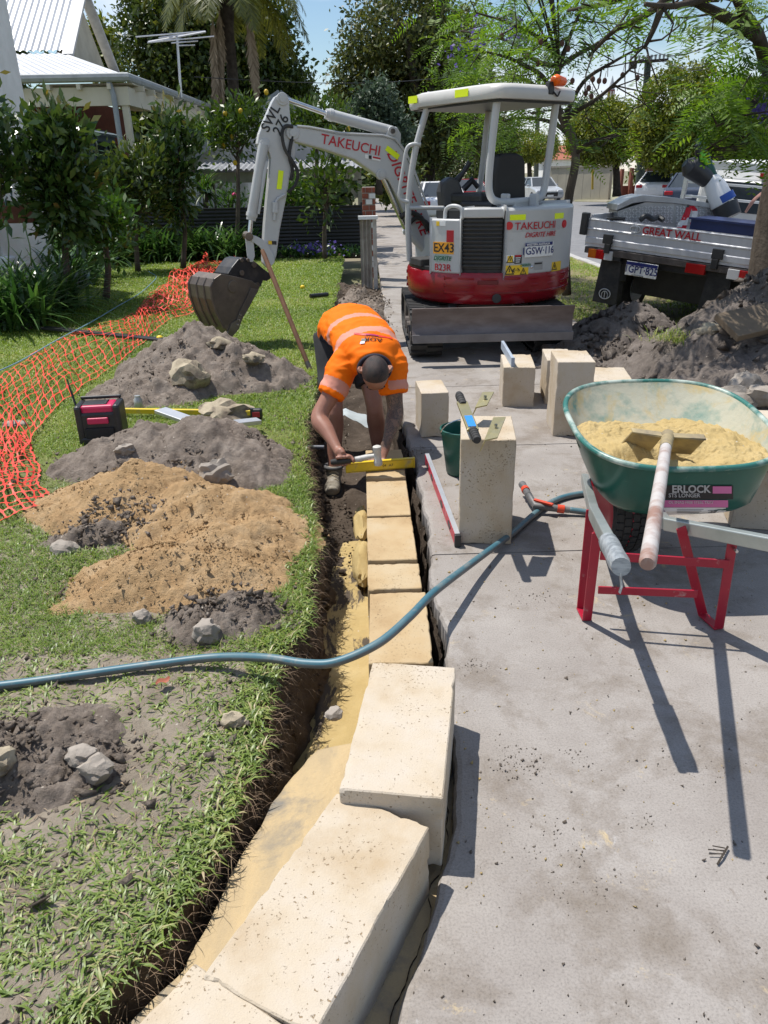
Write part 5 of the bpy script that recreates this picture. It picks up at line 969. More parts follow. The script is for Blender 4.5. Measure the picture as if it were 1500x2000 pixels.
for t in (0.025, -0.025): m = MB(); m.bar(a+[0, -0.0125, t], b+[0, -0.0125, t], 0.002, 0.003); m.build('groove', M('dark yellow', (0.4, 0.27, 0.01), 0.5), yl)
ll = thing('spirit_level', 'long yellow level lying on the lawn between two soil piles', 'spirit level', G(370, 805))
a, b = G(238, 802, 0.05), G(490, 806, 0.05); m = MB(); m.bar(a, b, 0.03, 0.036); m.build('beam', MYL, ll, bev=0.003); m = MB(); m.bar(b, b+unit(b-a)*0.02, 0.034, 0.064); m.build('end_cap', MBLK, ll)
al = thing('aluminium_straightedge', 'silver straightedge half buried behind the middle soil pile', 'straightedge', G(345, 810))
m = MB(); m.bar(G(313, 801, 0.12), G(372, 822, 0.10), 0.10, 0.025); m.build('beam', MALU, al, bev=0.003)
a2 = thing('aluminium_straightedge', 'silver screed bar with an orange label, under the pale rock', 'straightedge', G(465, 828))
m = MB(); a, b = G(405, 833, 0.10), G(506, 822, 0.07); m.bar(a, b, 0.09, 0.03); m.build('beam', MALU, a2, bev=0.003); m = MB(); d = unit(b-a); m.bar(a+d*0.1+np.array([0, -0.047, 0]), a+d*0.2+np.array([0, -0.047, 0]), 0.004, 0.026); m.build('label_sticker', MORP, a2)
tm = thing('tape_measure', 'small black and red tape measure on the grass by the level end', 'tape measure', G(502, 812))
c = G(501, 808, 0.04); m = MB(); m.box(c, (0.085, 0.05, 0.08)); m.build('case', MBLK, tm, bev=0.015); m = MB(); m.box(c+[0, -0.025, 0.0], (0.055, 0.006, 0.04)); m.build('face', flat('tape red', (0.4, 0.02, 0.04)), tm, bev=0.004)
jar = MB(); c = G(272, 800, 0.0); jar.lathe([(0.03, 0.0), (0.033, 0.01), (0.033, 0.06), (0.022, 0.075), (0.022, 0.09), (0.0, 0.092)], c+np.array([0, 0, 0.02]), seg=14); jar.build('can', M('pale can', (0.5, 0.5, 0.48), 0.35, metal=0.5), None, smooth=True, **tagd('small pale can standing beside the yellow level on the lawn', 'can'))
# clamp
cl = thing('block_lifter', 'zinc block lifting clamp with black grips lying on the upright block', 'lifting clamp', (0.55, 3.4, 0.56))
MZ = M('yellow zinc plate', (0.42, 0.36, 0.17), 0.35, (0.34, 0.31, 0.19), 8, metal=0.6)
a, b = G(896, 770, 0.66), G(931, 858, 0.60); d = unit(b-a); s = unit(np.cross(d, [0, 0, 1]))
m = MB(); m.bar(a+(b-a)*0.2, a+(b-a)*0.82, 0.05, 0.014); m.build('bar', MZ, cl, bev=0.003)
m = MB(); m.bar(a+(b-a)*0.55+[0, 0, 0.009], a+(b-a)*0.78+[0, 0, 0.009], 0.034, 0.002); m.build('blue_label', flat('label blue', (0.02, 0.22, 0.62)), cl)
for p, q in ((a, a+(b-a)*0.26), (a+(b-a)*0.80, b+d*0.01)):
    m = MB(); m.tube([p, p+(q-p)*0.1, p+(q-p)*0.9, q], [0.016, 0.019, 0.019, 0.016], 12); g_ = m.build('grip', MRUB, cl, smooth=True)
    r_ = MB(); [r_.tube([p+(q-p)*t, p+(q-p)*(t+0.06)], 0.0205, 12) for t in (0.2, 0.4, 0.6, 0.8)]; r_.build('grip_rib', MRUB, g_)
for (px0, py0), (px1, py1), z in (((928, 798), (942, 776), 0.63), ((946, 862), (963, 826), 0.60)):
    p, q = G(px0, py0, z-0.02), G(px1, py1, z+0.0); m = MB(); m.prism([p, p+s*0.055*(1 if s[0] > 0 else -1)+[0, 0, 0.01], q+s*0.055*(1 if s[0] > 0 else -1)+[0, 0, 0.02], q+[0, 0, 0.02]], (0, 0, 0.006)); m.prism([p, q+[0, 0, 0.02], q+[-0.02, 0, -0.035], p+[-0.02, 0, -0.045]], (0.005, 0, 0)); m.build('jaw_plate', MZ, cl)
    m = MB(); m.cyl((p+q)/2+s*0.03*(1 if s[0] > 0 else -1)+[0, 0, 0.02], (p+q)/2+s*0.03*(1 if s[0] > 0 else -1)+[0, 0, 0.034], 0.007, 8); m.build('bolt', MCHR, cl)
bk = thing('bucket', 'dark green plastic bucket behind the upright limestone block', 'bucket', G(900, 925))
c = G(903, 923, 0); m = MB(); m.lathe([(0.0, 0.004), (0.088, 0.004), (0.095, 0.012), (0.128, 0.255), (0.137, 0.255), (0.137, 0.275), (0.128, 0.278), (0.122, 0.26), (0.09, 0.02), (0.0, 0.018)], c, seg=28); m.build('shell', M('bucket green plastic', (0.008, 0.09, 0.065), 0.4, dirt=(0.3, 0.33, 0.28), dscale=14, dlo=0.66), bk, smooth=True)
m = MB(); m.tube([c+np.array([-0.135, 0, 0.262])]+[c+np.array([-0.135*math.cos(t), -0.05-0.06*math.sin(t), 0.262+0.10*math.sin(t)]) for t in np.linspace(0.1, PI-0.1, 14)]+[c+np.array([0.135, 0, 0.262])], 0.0035, 6); m.build('wire_handle', MCHR, bk)
# ================================================================== radio
ra = thing('jobsite_radio', 'black and pink jobsite radio with its aerial up on the lawn', 'radio', G(197, 868))
o = G(197, 870, 0); W, DP, HT = 0.285, 0.20, 0.27; rr = rotz(0.10); c = o+np.array([0, 0.10, HT/2])
def RB(name, ctr, dim, mat, bev=0.01, par=ra): m = MB(); m.box(c+rr@np.asarray(ctr, float), dim, rr); return m.build(name, mat, par, bev=bev)
MPK = M('radio pink plastic', (0.55, 0.02, 0.09), 0.4, (0.47, 0.02, 0.08), 6)
RB('body', (0, 0, -0.02), (W-0.03, DP-0.02, HT-0.05), MBLK, 0.02)
for sx in (-1, 1):
    RB('corner_guard', (sx*(W/2-0.02), 0, 0), (0.045, DP, HT), MBLK, 0.018)
RB('base_rail', (0, 0, -HT/2+0.03), (W-0.01, DP+0.005, 0.06), MBLK, 0.015)
tp = RB('top_panel', (0, 0.0, HT/2-0.035), (W-0.075, DP-0.04, 0.06), MPK, 0.015)
ds = RB('display', (-0.02, 0.005, HT/2-0.0035), (W-0.13, DP-0.085, 0.004), MBLK, 0.002, tp)
for k in range(3): RB('button', (0.05+0.0*k, -0.03+0.03*k, HT/2+0.001), (0.02, 0.018, 0.008), MBLK, 0.003, tp)
RB('front_handle', (0.0, -DP/2-0.003, 0.035), (0.135, 0.02, 0.042), MPK, 0.008)
RB('speaker_grille', (0, -DP/2+0.005, -0.05), (W-0.10, 0.02, 0.07), M('radio dark grille', (0.012, 0.012, 0.013), 0.7, bmp=0.4, bs=300), 0.006)
RB('roll_bar', (0, DP/2-0.02, HT/2+0.012), (W-0.02, 0.022, 0.022), MBLK, 0.008)
m = MB(); e = c+rr@np.array([-W/2-0.005, 0.02, 0.06]); f = D(131, 741, o[1]+0.16); m.tube([e, e*0.35+f*0.65], 0.008, 8); m.tube([e*0.35+f*0.65, f], 0.005, 8); m.build('aerial', MBLK, ra)
# ================================================================== small things on the lawn
m = MB(); a, b = G(86, 640, 0.03), G(368, 669, 0.03); m.bar(a, b, 0.10, 0.025); m.build('edging_board', MBLK, None, bev=0.004, **tagd('long black edging board lying flat under the orange netting', 'board'))
m = MB(); m.tube(spline([G(-20, 732, .04), G(40, 705, .06), G(110, 665, .05), G(180, 628, .04), G(230, 598, .04), G(270, 575, .03), G(297, 552, .03), G(305, 540, .03), G(290, 530, .03)], 6), 0.006, 6); m.build('string_line', flat('string blue', (0.16, 0.30, 0.38), 0.7), None, **tagd('pale blue line trailing over the lawn beside the orange netting', 'string line'))
for px, py, lab in ((312, 661, 'yellow lemon fallen on the grass by the end of the black board'), (591, 561, 'yellow lemon fallen on the lawn between bucket and trench')):
    m = MB(); m.ball(G(px, py, 0.03), (0.038, 0.034, 0.034), 12, 8); m.build('lemon', flat('lemon yellow', (0.80, 0.55, 0.01), 0.5), None, smooth='all', **tagd(lab, 'lemon'))
m = MB(); m.tube([G(606, 578, 0.05), G(640, 575, 0.04)], 0.03, 8); m.build('pipe_offcut', MBLK, None, **tagd('short dark pipe offcut on the lawn near the trench', 'pipe'))
m = MB(); q = D(585, 873, 4.95); m.tube([q, q+np.array([0.17, -0.02, 0])], 0.014, 10); m.build('irrigation_pipe', M('grey poly pipe', (0.10, 0.11, 0.13), 0.4), None, smooth=True, **tagd('dark grey pipe end poking out of the trench wall', 'pipe'))
sv = thing('spade', 'brown wooden handle of a spade leaning on the lawn behind the worker', 'spade', G(610, 730))
a, b = D(512, 488, 7.35), G(607, 726, -0.02); m = MB(); m.tube([a, a*0.97+b*0.03, b], [0.017, 0.022, 0.021], 12); m.build('handle', MWOOD, sv, smooth=True)
d = unit(b-a); m = MB(); m.tube([b-d*0.1, b+d*0.05], [0.023, 0.02], 10); m.prism([b+np.array([-0.09, 0, -0.03]), b+np.array([0.10, 0, -0.03]), b+np.array([0.11, -0.05, -0.25]), b+np.array([-0.05, -0.05, -0.25])], (0, 0.004, 0)); m.build('blade', MSTEEL, sv)
lf = MB(); c = G(319, 1332, 0.035); lf.grid([[c+rotz(0.7)@np.array([(i-2)*0.013, (j-2)*0.009*(1-abs(i-2)*0.35), 0.006*math.sin(i*1.7)+0.004*abs(j-2)]) for j in range(5)] for i in range(5)])
lf.build('dead_leaf', flat('dry leaf red brown', (0.33, 0.10, 0.055), 0.7), None, smooth='all', **tagd('reddish dead leaf lying on sand just below the hose', 'leaf'))
tw = MB(); c = G(1410, 1675, 0.006)
tw.tube([c+np.array([-0.02, -0.02, 0]), c+np.array([0.0, 0.0, 0.006]), c+np.array([0.028, 0.03, 0.004])], 0.0028, 5)
for q in ((-0.03, 0.01), (-0.026, 0.024), (-0.01, 0.035)): tw.tube([c+np.array([0.004+q[1]*0.4, q[1]*0.7, 0.005]), c+np.array([q[0], q[1], 0.003])], 0.0016, 5)
tw.build('twig', MDBARK, None, **tagd('small forked twig lying on the bare footpath at lower right', 'twig'))
sk = MB(); q0 = D(683, 840, 5.5); rows = []
for i in range(12):
    rows.append([q0+np.array([(i-6)*0.03, (j-3)*0.045, 0.05+0.10*max(0, 1-abs(i-5)/6)*(1-0.05*j)+0.02*float(fbm(i*0.7, j*0.9, 5, 3))]) for j in range(8)])
sk.grid(rows); sk.build('paper_sack', M('pale blue grey sack', (0.42, 0.46, 0.46), 0.6, (0.36, 0.39, 0.39), 5), None, smooth='all', **tagd('crumpled pale sack lying in the trench behind the worker', 'sack'))
pl = MB(); a, b = G(1418, 640, 0.60), D(1510, 612, 5.4); pl.bar(a, b+np.array([0.1, 0, 0]), 0.26, 0.05, (0.0, -0.5, 0.9)); pl.build('timber_plank', M('muddy timber', (0.17, 0.125, 0.08), 0.9, (0.11, 0.085, 0.06), 4, bmp=0.4, bs=30, sc=(0.4, 1, 1)), None, bev=0.006, **tagd('muddy plank lying across the top of the dark soil pile', 'plank'))
# ================================================================== orange barrier netting
MNET = M('orange barrier netting', (0.74, 0.06, 0.03), 0.5, (0.62, 0.045, 0.025), 3)
def netting(name, la, lb, zf, nu, nv, label, wid=0.011, seed=1):
    A = spline(la, 12); B = spline(lb, 12)
    def rs(Q, n):
        s = np.concatenate([[0], np.cumsum(np.linalg.norm(np.diff(Q, axis=0), axis=1))]); t = np.linspace(0, s[-1], n); return np.stack([np.interp(t, s, Q[:, k]) for k in range(3)], 1)
    sub = 4; A = rs(A, nu*sub+1); B = rs(B, nu*sub+1); m_ = nv*sub+1
    t = np.linspace(0, 1, m_)[None, :, None]; P = A[:, None]*(1-t)+B[:, None]*t
    U, Vv = np.meshgrid(np.linspace(0, nu/10, len(A)), np.linspace(0, nv/10, m_), indexing='ij')
    fo = fbm(U*2.2, Vv*2.2, seed, 3); P[..., 0] += 0.05*fbm(U*3, Vv*3, seed+3, 3); P[..., 1] += 0.05*fbm(U*3, Vv*3, seed+4, 3)
    P[..., 2] = 0.025+zf*np.clip(fo+0.45, 0, 1.3)*np.clip(np.minimum(Vv, Vv.max()-Vv)*6, 0.15, 1)*0.75+0.012*fbm(U*9, Vv*9, seed+6, 3)
    V, Q = [], []
    def strand(line, side, node):
        n = len(line); tg = unit(np.gradient(line, axis=0)); sd = unit(side-tg*np.sum(side*tg, 1, keepdims=True)); w_ = np.full(n, wid/2); w_[node] = wid*1.25
        b = len(V); V.extend(line-sd*w_[:, None]); V.extend(line+sd*w_[:, None]); Q.extend([(b+i, b+i+1, b+n+i+1, b+n+i) for i in range(n-1)])
    dU = np.gradient(P, axis=0); dV = np.gradient(P, axis=1); node = lambda n: np.arange(0, n, sub)
    for j in range(0, m_, sub): strand(P[:, j], unit(dV[:, j]), node(len(A)))
    for i in range(0, len(A), sub): strand(P[i], unit(dU[i]), node(m_))
    return fast_mesh(name, np.array(V), np.array(Q), MNET, None, **tagd(label, 'barrier netting'))
netting('barrier_netting', [G(465, 488), G(400, 508), G(350, 545), G(300, 575), G(240, 628), G(130, 660), G(20, 730), G(-40, 800)], [G(478, 510), G(440, 545), G(385, 610), G(330, 630), G(245, 705), G(160, 760), G(60, 860), G(10, 960)], 0.16, 80, 11, 'long strip of orange barrier netting crumpled along the lawn', 0.0072, 3)
netting('barrier_netting', [G(400, 505), G(350, 540), G(290, 590), G(275, 612)], [G(420, 540), G(395, 585), G(375, 615), G(350, 622)], 0.34, 30, 11, 'bunched pile of orange netting just left of the excavator bucket', 0.012, 13)
netting('barrier_netting', [G(-60, 850), G(-60, 930), G(-40, 990), G(-30, 1040)], [G(55, 850), G(72, 900), G(85, 950), G(110, 985)], 0.06, 22, 9, 'flat end of orange netting spread on the grass at the left edge', 0.009, 23)
# ================================================================== mini excavator
EX = np.array([1.235, 7.90]); ER = 0.80; PH = math.radians(35)
FWD = np.array([-math.sin(PH), math.cos(PH), 0]); RGT = np.array([math.cos(PH), math.sin(PH), 0])
ex = thing('mini_excavator', 'light grey and red mini excavator with canopy, parked on the footpath', 'excavator', (EX[0], EX[1], 0))
def ang(px, py, R=ER):
    d = ray(px, py); o = CC[:2]-EX; a = d[:2]@d[:2]; b = 2*o@d[:2]; c = o@o-R*R; q = b*b-4*a*c
    t = (-b-math.sqrt(max(q, 0)))/(2*a); p = CC+d*t; return math.atan2(p[1]-EX[1], p[0]-EX[0]), p[2]
def cylp(a, z, R): return np.array([EX[0]+R*math.cos(a), EX[1]+R*math.sin(a), z])
def arcpanel(name, a0, a1, z0, z1, R, th, mat, parent=ex, bev=0.008, n=20, z0b=None, z1b=None):
    m = MB(); rows = []
    for i in range(n+1):
        t = i/n; a = a0+(a1-a0)*t; zz0 = z0 if z0b is None else z0+(z0b-z0)*t; zz1 = z1 if z1b is None else z1+(z1b-z1)*t
        rows.append([cylp(a, zz0, R), cylp(a, zz1, R), cylp(a, zz1, R-th), cylp(a, zz0, R-th)])
    m.grid(rows, 0, True); m.f += [(0, 1, 2, 3), tuple(4*n+i for i in (3, 2, 1, 0))]; m.m += [0, 0]
    return m.build(name, mat, parent, smooth=True, bev=bev)
def cyltext(body, size, px, py, mat, par, R=ER+0.006, **k):
    a0, z0 = ang(px, py, R)
    def arc(co): return np.stack([EX[0]+(R+co[:, 2])*np.cos(a0+co[:, 0]*k.get('sx', 1)/R), EX[1]+(R+co[:, 2])*np.sin(a0+co[:, 0]*k.get('sx', 1)/R), z0+co[:, 1]], 1)
    return text(body, size, (0, 0, 0), (1, 0, 0), (0, 0, 1), mat, par, arc=arc, off=k.get('off', 0.02), shear=k.get('shear', 0))
def cylsticker(px0, px1, py0, py1, mat, par, name='sticker', R=ER+0.003, th=0.003):
    pm = (py0+py1)/2; a0, _ = ang(px0, pm, R); a1, _ = ang(px1, pm, R); _, z0 = ang((px0+px1)/2, py1, R); _, z1 = ang((px0+px1)/2, py0, R)
    return arcpanel(name, a0, a1, z0, z1, R, th, mat, par, 0, 6)
A0, AG, AD, A1 = ang(841, 480)[0], ang(902, 480)[0], ang(984, 480)[0], math.radians(8)
ZB = ang(947, 597)[1]; ZT = ang(870, 532)[1]; ZTOP = ang(947, 407)[1]; ZGB = ang(947, 523)[1]
# red counterweight ring: lathe with a rounded under edge
m = MB(); pr_ = [(0.50, ZB-0.03), (0.62, ZB-0.02), (ER-0.06, ZB), (ER-0.012, ZB+0.05), (ER, ZB+0.12), (ER, ZT-0.02), (ER-0.01, ZT), (0.3, ZT)]
m.lathe(pr_, (EX[0], EX[1], 0), seg=72); cw = m.build('counterweight', MRED, ex, smooth=True)
for k, yy in enumerate((541, 555, 568)):
    a0 = ang(792, yy)[0]; a1 = ang(868, yy)[0]; z = ang(845, yy)[1]; arcpanel('moulded_rib', a0+0.08, a1, z-0.012, z+0.012, ER+0.006, 0.02, MRED, cw, 0.004)
arcpanel('recess', ang(933, 552)[0], ang(973, 552)[0], ang(950, 556)[1], ang(950, 548)[1], ER+0.003, 0.01, M('recess shade red', (0.14, 0.004, 0.008), 0.4), cw, 0.003)  # no real hollow: the slot's shade is put into a darker red
hp_ = cylp(*ang(970, 583), ER-0.005); m = MB(); dr = unit(hp_-np.array([EX[0], EX[1], hp_[2]])); m.cyl(hp_-dr*0.03, hp_+dr*0.012, 0.042, 20); m.build('tow_socket', MBLK, cw, bev=0.004)
arcpanel('lower_seam', ang(958, 572)[0], ang(1098, 566)[0], ang(1030, 571)[1], ang(1030, 568.5)[1], ER+0.004, 0.01, M('red lower moulding', (0.20, 0.005, 0.01), 0.3), cw, 0.003)
# inner engine box behind the panels
m = MB(); rows = [[cylp(a, ZT-0.02, ER-0.05), cylp(a, ZTOP-0.02, ER-0.07), cylp(a, ZTOP-0.02, 0.02), cylp(a, ZT-0.02, 0.02)] for a in np.linspace(A0, A1+0.2, 24)]; m.grid(rows, 0, True); m.f += [(0, 1, 2, 3), tuple(4*23+i for i in (3, 2, 1, 0))]; m.m += [0, 0]; m.build('engine_bay', MBLK, ex)
pe = arcpanel('side_cover', A0, AG-0.01, ang(870, 534)[1], ang(870, 428)[1], ER-0.0, 0.10, MGREY, ex, 0.02)
gr = arcpanel('grille', AG, AD-0.01, ZGB-0.02, ang(947, 427)[1], ER-0.035, 0.04, MBLK, ex, 0.004)
for k in range(12):
    z = ZGB+0.01+(ang(947, 430)[1]-ZGB-0.02)*k/11; arcpanel('louvre', AG+0.01, AD-0.02, z-0.006, z+0.012, ER-0.008, 0.04, MBLK, gr, 0.003, 10)
arcpanel('grille_cap', AG, AD-0.01, ang(947, 427)[1]+0.004, ZTOP, ER-0.005, 0.32, MGREY, ex, 0.025)
dz0 = ang(1045, 537)[1]; dd = arcpanel('engine_door', AD+0.005, A1, dz0, ZTOP, ER+0.0, 0.30, MGREY, ex, 0.025, 28)
# lettering
rsx = cylsticker(872, 886, 450, 473, MREDP, pe); text  # red tag
oe = cylsticker(846, 886, 473, 496, MORP, pe); cyltext('EX43', 0.108, 866, 485, MBLKP, oe, off=0.012, sx=0.95)
cylsticker(852, 870, 432, 441, MWP, pe); cylsticker(852, 858, 432, 441, MYELP, pe, R=ER+0.005)
ge = cylsticker(850, 875, 497, 512, MPGRN, pe); cyltext('DIGRITE', 0.052, 863, 505, MGRNP, ge, shear=0.25)
cyltext('B23R', 0.085, 864, 523, MREDP, pe, off=0.01)
rp2 = cylsticker(1000, 1094, 432, 452, M('recess grey paint', (0.46, 0.465, 0.462), 0.35), dd, 'name_plate', R=ER+0.002)
def takeuchi(fn, par):  # built letter by letter in a squared face
    return fn
cyltext('TAKEUCHI', 0.086, 1050, 441, MREDP, dd, R=ER+0.008, off=0.006, sx=1.08)
cyltext('DIGRITE HIRE', 0.058, 1058, 458, MREDP, dd, shear=0.3, off=0.012, sx=1.0)
for px0, px1, yy0, yy1 in ((996, 1027, 419, 430), (1084, 1101, 416, 427)): cylsticker(px0, px1, yy0, yy1, MYEL, dd, 'reflector_strip')
for px, py in ((994, 441), (1101, 437)):
    p = cylp(*ang(px, py), ER); dr = unit(p-np.array([EX[0], EX[1], p[2]])); m = MB(); m.cyl(p, p+dr*0.012, 0.034, 20); m.build('round_reflector', flat('reflector red', (0.55, 0.01, 0.02), 0.25), dd)
np_ = cylsticker(1026, 1080, 473, 501, MWP, dd, 'number_plate', R=ER+0.014, th=0.008); cylsticker(1026.5, 1079.5, 473.5, 480, MNAVY, np_, 'plate_band', R=ER+0.016)
cyltext('1GSW\u00b7116', 0.088, 1053, 490, MNAVY, np_, R=ER+0.017, sx=0.92, off=0.008); cyltext('WESTERN AUSTRALIA', 0.026, 1053, 477, MWP, np_, R=ER+0.018)
def tri(px, py, s, par, R):
    a, z = ang(px, py, R); m = MB(); u = np.array([-math.sin(a), math.cos(a), 0]); c = cylp(a, z, R)
    o = [c+u*s*x+np.array([0, 0, s*y]) for x, y in ((-.55, -.45), (.55, -.45), (0, .55))]; i_ = [c+u*s*0.68*x+np.array([0, 0, s*(0.68*y-0.03)]) for x, y in ((-.55, -.45), (.55, -.45), (0, .55))]
    m.add(o+i_, [(0, 1, 4, 3), (1, 2, 5, 4), (2, 0, 3, 5)]); m.box(c+np.array([0, 0, -0.02*s]), (0.1*s, 0.002, 0.35*s), np.column_stack([u, [math.cos(a), math.sin(a), 0], [0, 0, 1]])); m.build('warning_triangle', MBLKP, par)
s1_ = cylsticker(989, 1004, 498, 515, MWP, dd); tri(996.5, 507, 0.07, s1_, ER+0.006)
cylsticker(991, 1002, 500, 513, MYELP, s1_, R=ER+0.0045)
s2_ = cylsticker(1005, 1019, 498, 515, MBLKP, dd); cylsticker(1006, 1018, 498, 501.5, MREDP, s2_, R=ER+0.0045)
for k in range(3): cylsticker(1007, 1017-k, 503+k*4, 504.5+k*4, MWP, s2_, R=ER+0.0045)
s3_ = cylsticker(987, 1032, 518, 537, MYELP, dd); tri(995, 528, 0.085, s3_, ER+0.006); tri(1022, 530, 0.06, s3_, ER+0.006); cyltext('\u2194', 0.06, 1008, 528, MBLKP, s3_); 
s4_ = cylsticker(1078, 1095, 511, 529, MYELP, dd); tri(1083, 520, 0.075, s4_, ER+0.006)
ge2 = cylsticker(1020, 1034, 514, 522, MPGRN, dd); cyltext('DIGRITE', 0.028, 1027, 518, MGRNP, ge2)
lr = cylsticker(1043, 1060, 511, 527, M('latch recess', (0.36, 0.36, 0.355), 0.4), dd, 'latch_recess'); cylsticker(1044.5, 1058.5, 513, 516, MBLK, lr, 'shadow_strip', R=ER+0.0045)  # flat grey patch; black strip paints the shadow along the recess top
m = MB(); p = cylp(*ang(1038, 521), ER); m.ball(p, 0.014, 8, 6); m.build('lock', MCHR, dd)
# floor, seat, console
m = MB(); o_ = []
for a in np.linspace(A1+0.3, A0+2*PI, 30): o_.append(cylp(a, ZT+0.002, ER-0.02))
m.prism(o_, (0, 0, 0.035)); m.build('floor_plate', MBLK, ex, bev=0.004)
stp = cylp(ang(815, 512)[0], ZT+0.04, 0.70); m = MB(); m.box(stp+np.array([0, 0.06, 0.02]), (0.22, 0.28, 0.07), rotz(0.3)); m.build('floor_mat', MRUB, ex, bev=0.01)
cc = np.array([EX[0], EX[1], 0.0]); RM = np.column_stack([RGT, FWD, [0, 0, 1]])
def loc(r, f, z): return cc+RGT*r+FWD*f+np.array([0, 0, z])
m = MB(); m.box(loc(0.0, -0.05, ZTOP-0.14), (0.48, 0.46, 0.36), RM); m.build('seat_box', MBLK, ex, bev=0.03)
def at_depth(px, py, yd): return D(px, py, yd)
s0_ = at_depth(996, 410, 7.62); 
m = MB(); sb_ = [at_depth(*q, 7.62) for q in ((967, 425), (968, 340), (975, 305), (985, 299), (1012, 299), (1022, 304), (1027, 318), (1028, 420))]; m.prism(sb_, FWD*0.10); m.build('seat_back', M('black vinyl', (0.016, 0.016, 0.017), 0.6), ex, bev=0.02)
m = MB(); m.box(loc(0.02, 0.12, ZTOP+0.06), (0.46, 0.46, 0.10), RM); m.build('seat_cushion', MBLK, ex, bev=0.03)
# left console with lever, right lever
m = MB(); q = [at_depth(*p_, 8.05) for p_ in ((866, 405), (863, 375), (868, 355), (882, 345), (897, 350), (905, 372), (925, 440), (890, 440), (884, 405))]; m.prism(q, FWD*0.12+RGT*0.02); m.build('console', M('dark grey plastic', (0.055, 0.057, 0.06), 0.5), ex, bev=0.02)
m = MB(); m.tube([at_depth(893, 352, 8.08), at_depth(905, 337, 8.08), at_depth(918, 316, 8.08)], [0.035, 0.022, 0.026], 10); m.build('joystick', MBLK, ex, smooth=True)
m = MB(); m.tube([at_depth(905, 370, 8.05), at_depth(922, 352, 8.05), at_depth(934, 366, 8.05)], [0.03, 0.035, 0.025], 10); m.build('joystick', MBLK, ex, smooth=True)
# canopy posts
def posts(name, pts, r, par=ex, mat=MGREY): m = MB(); m.tube(spline(pts, 5), r, 12); return m.build(name, mat, par, smooth=True)
posts('rear_frame', [D(972, 185, 7.32), D(962, 270, 7.32), D(955, 345, 7.32), D(957, 380, 7.33), D(972, 394, 7.36), D(1010, 394, 7.45), D(1046, 389, 7.6), D(1061, 375, 7.66), D(1070, 320, 7.7), D(1078, 260, 7.7), D(1087, 190, 7.7)], 0.034)
posts('front_post', [D(841, 180, 8.02), D(830, 225, 8.02), D(812, 290, 8.02), D(801, 360, 8.02), D(797, 430, 8.02), D(800, 510, 8.02)], 0.030)
posts('front_post', [D(959, 185, 8.45), D(950, 250, 8.45), D(943, 320, 8.45), D(936, 370, 8.45), D(928, 430, 8.45)], 0.030)
posts('handrail', [D(822, 282, 8.0), D(806, 282, 8.0), D(795, 290, 8.0), D(789, 320, 8.0), D(780, 378, 8.0), D(785, 391, 8.0), D(799, 394, 8.0)], 0.018)
posts('handrail', [D(800, 406, 8.0), D(835, 406, 8.0), D(868, 406, 8.0)], 0.019)
posts('grab_rail', [cylp(ang(863, 428)[0], ang(863, 428)[1]-0.03, ER-0.05), cylp(ang(863, 428)[0], ang(863, 412)[1], ER-0.06), cylp(ang(872, 428)[0], ang(872, 404)[1], ER-0.06), cylp(ang(888, 428)[0], ang(888, 404)[1], ER-0.06), cylp(ang(897, 428)[0], ang(897, 412)[1], ER-0.06), cylp(ang(898, 428)[0], ang(898, 428)[1]-0.03, ER-0.05)], 0.018)
for px in (987, 1043): m = MB(); m.box(D(px, 393, 7.46), (0.035, 0.10, 0.13), RM); m.build('frame_bracket', MGREY, ex, bev=0.012)
m = MB(); m.box(D(1015, 399, 7.50), (0.24, 0.10, 0.07), RM); m.build('frame_foot', MGREY, ex, bev=0.015)
# canopy roof
RC = loc(0.02, 0.06, 0)
def roofc(r, f, z): return RC+RGT*r+FWD*f+np.array([0, 0, z])
zr = D(945, 192, 7.2)[2]
nU, nV = 26, 30; top, rows = [], []
m = MB(); rings = []
for sc_, dz in ((0.93, -0.0), (0.985, 0.0), (1.0, 0.03), (1.0, 0.09), (0.97, 0.125), (0.88, 0.145), (0.6, 0.162), (0.25, 0.168), (0.01, 0.169)):
    ring = []
    for t in np.linspace(0, 2*PI, 64, endpoint=False):
        e = 7.0; c, s = math.cos(t), math.sin(t); r = 0.53*sc_*np.sign(c)*abs(c)**(2/e); f = 0.66*sc_*np.sign(s)*abs(s)**(2/e); ring.append(roofc(r, f, zr+dz*0.82-0.015*(f > 0.45)))
    rings.append(ring)
m.grid(rings, 0, True); m.f.append(tuple(range(64))[::-1]); m.m.append(0)
rf = m.build('canopy_roof', M('canopy off white', (0.60, 0.585, 0.55), 0.45, (0.55, 0.535, 0.50), 3), ex, smooth=True)
m = MB(); m.box(roofc(0, 0, zr-0.012), (0.9, 1.15, 0.02), RM); m.build('roof_lining', MBLK, rf)
for r, f, n_, wd in ((-0.533, -0.20, -1, 0.17), (-0.533, 0.48, -1, 0.13)):
    m = MB(); m.box(roofc(r, f, zr+0.065), (0.006, wd, 0.06), RM); m.build('reflector_strip', MYEL, rf)
bq = roofc(0.14, -0.672, zr+0.09)
m = MB(); m.box(bq+np.array([-0.05, 0, 0.0]), (0.07, 0.05, 0.10), RM); m.build('beacon_base', MBLK, ex, bev=0.01)
m = MB(); m.tube([bq+RGT*(-0.03)+[0, 0, 0.05], bq+RGT*0.0+[0, 0, 0.06], bq+RGT*0.10+[0, 0, 0.05]], [(0.045, 0.042), (0.055, 0.05), (0.042, 0.038)], 8); m.build('beacon', flat('beacon orange', (0.85, 0.13, 0.01), 0.2), ex, bev=0.008)
m = MB(); m.tube(spline([bq+RGT*-0.02+[0, 0, -0.03], bq+RGT*0.03+[0, 0, -0.06], bq+RGT*0.06+[0, 0, -0.02]], 6), 0.007, 6); m.build('beacon_cable', MBLK, ex)
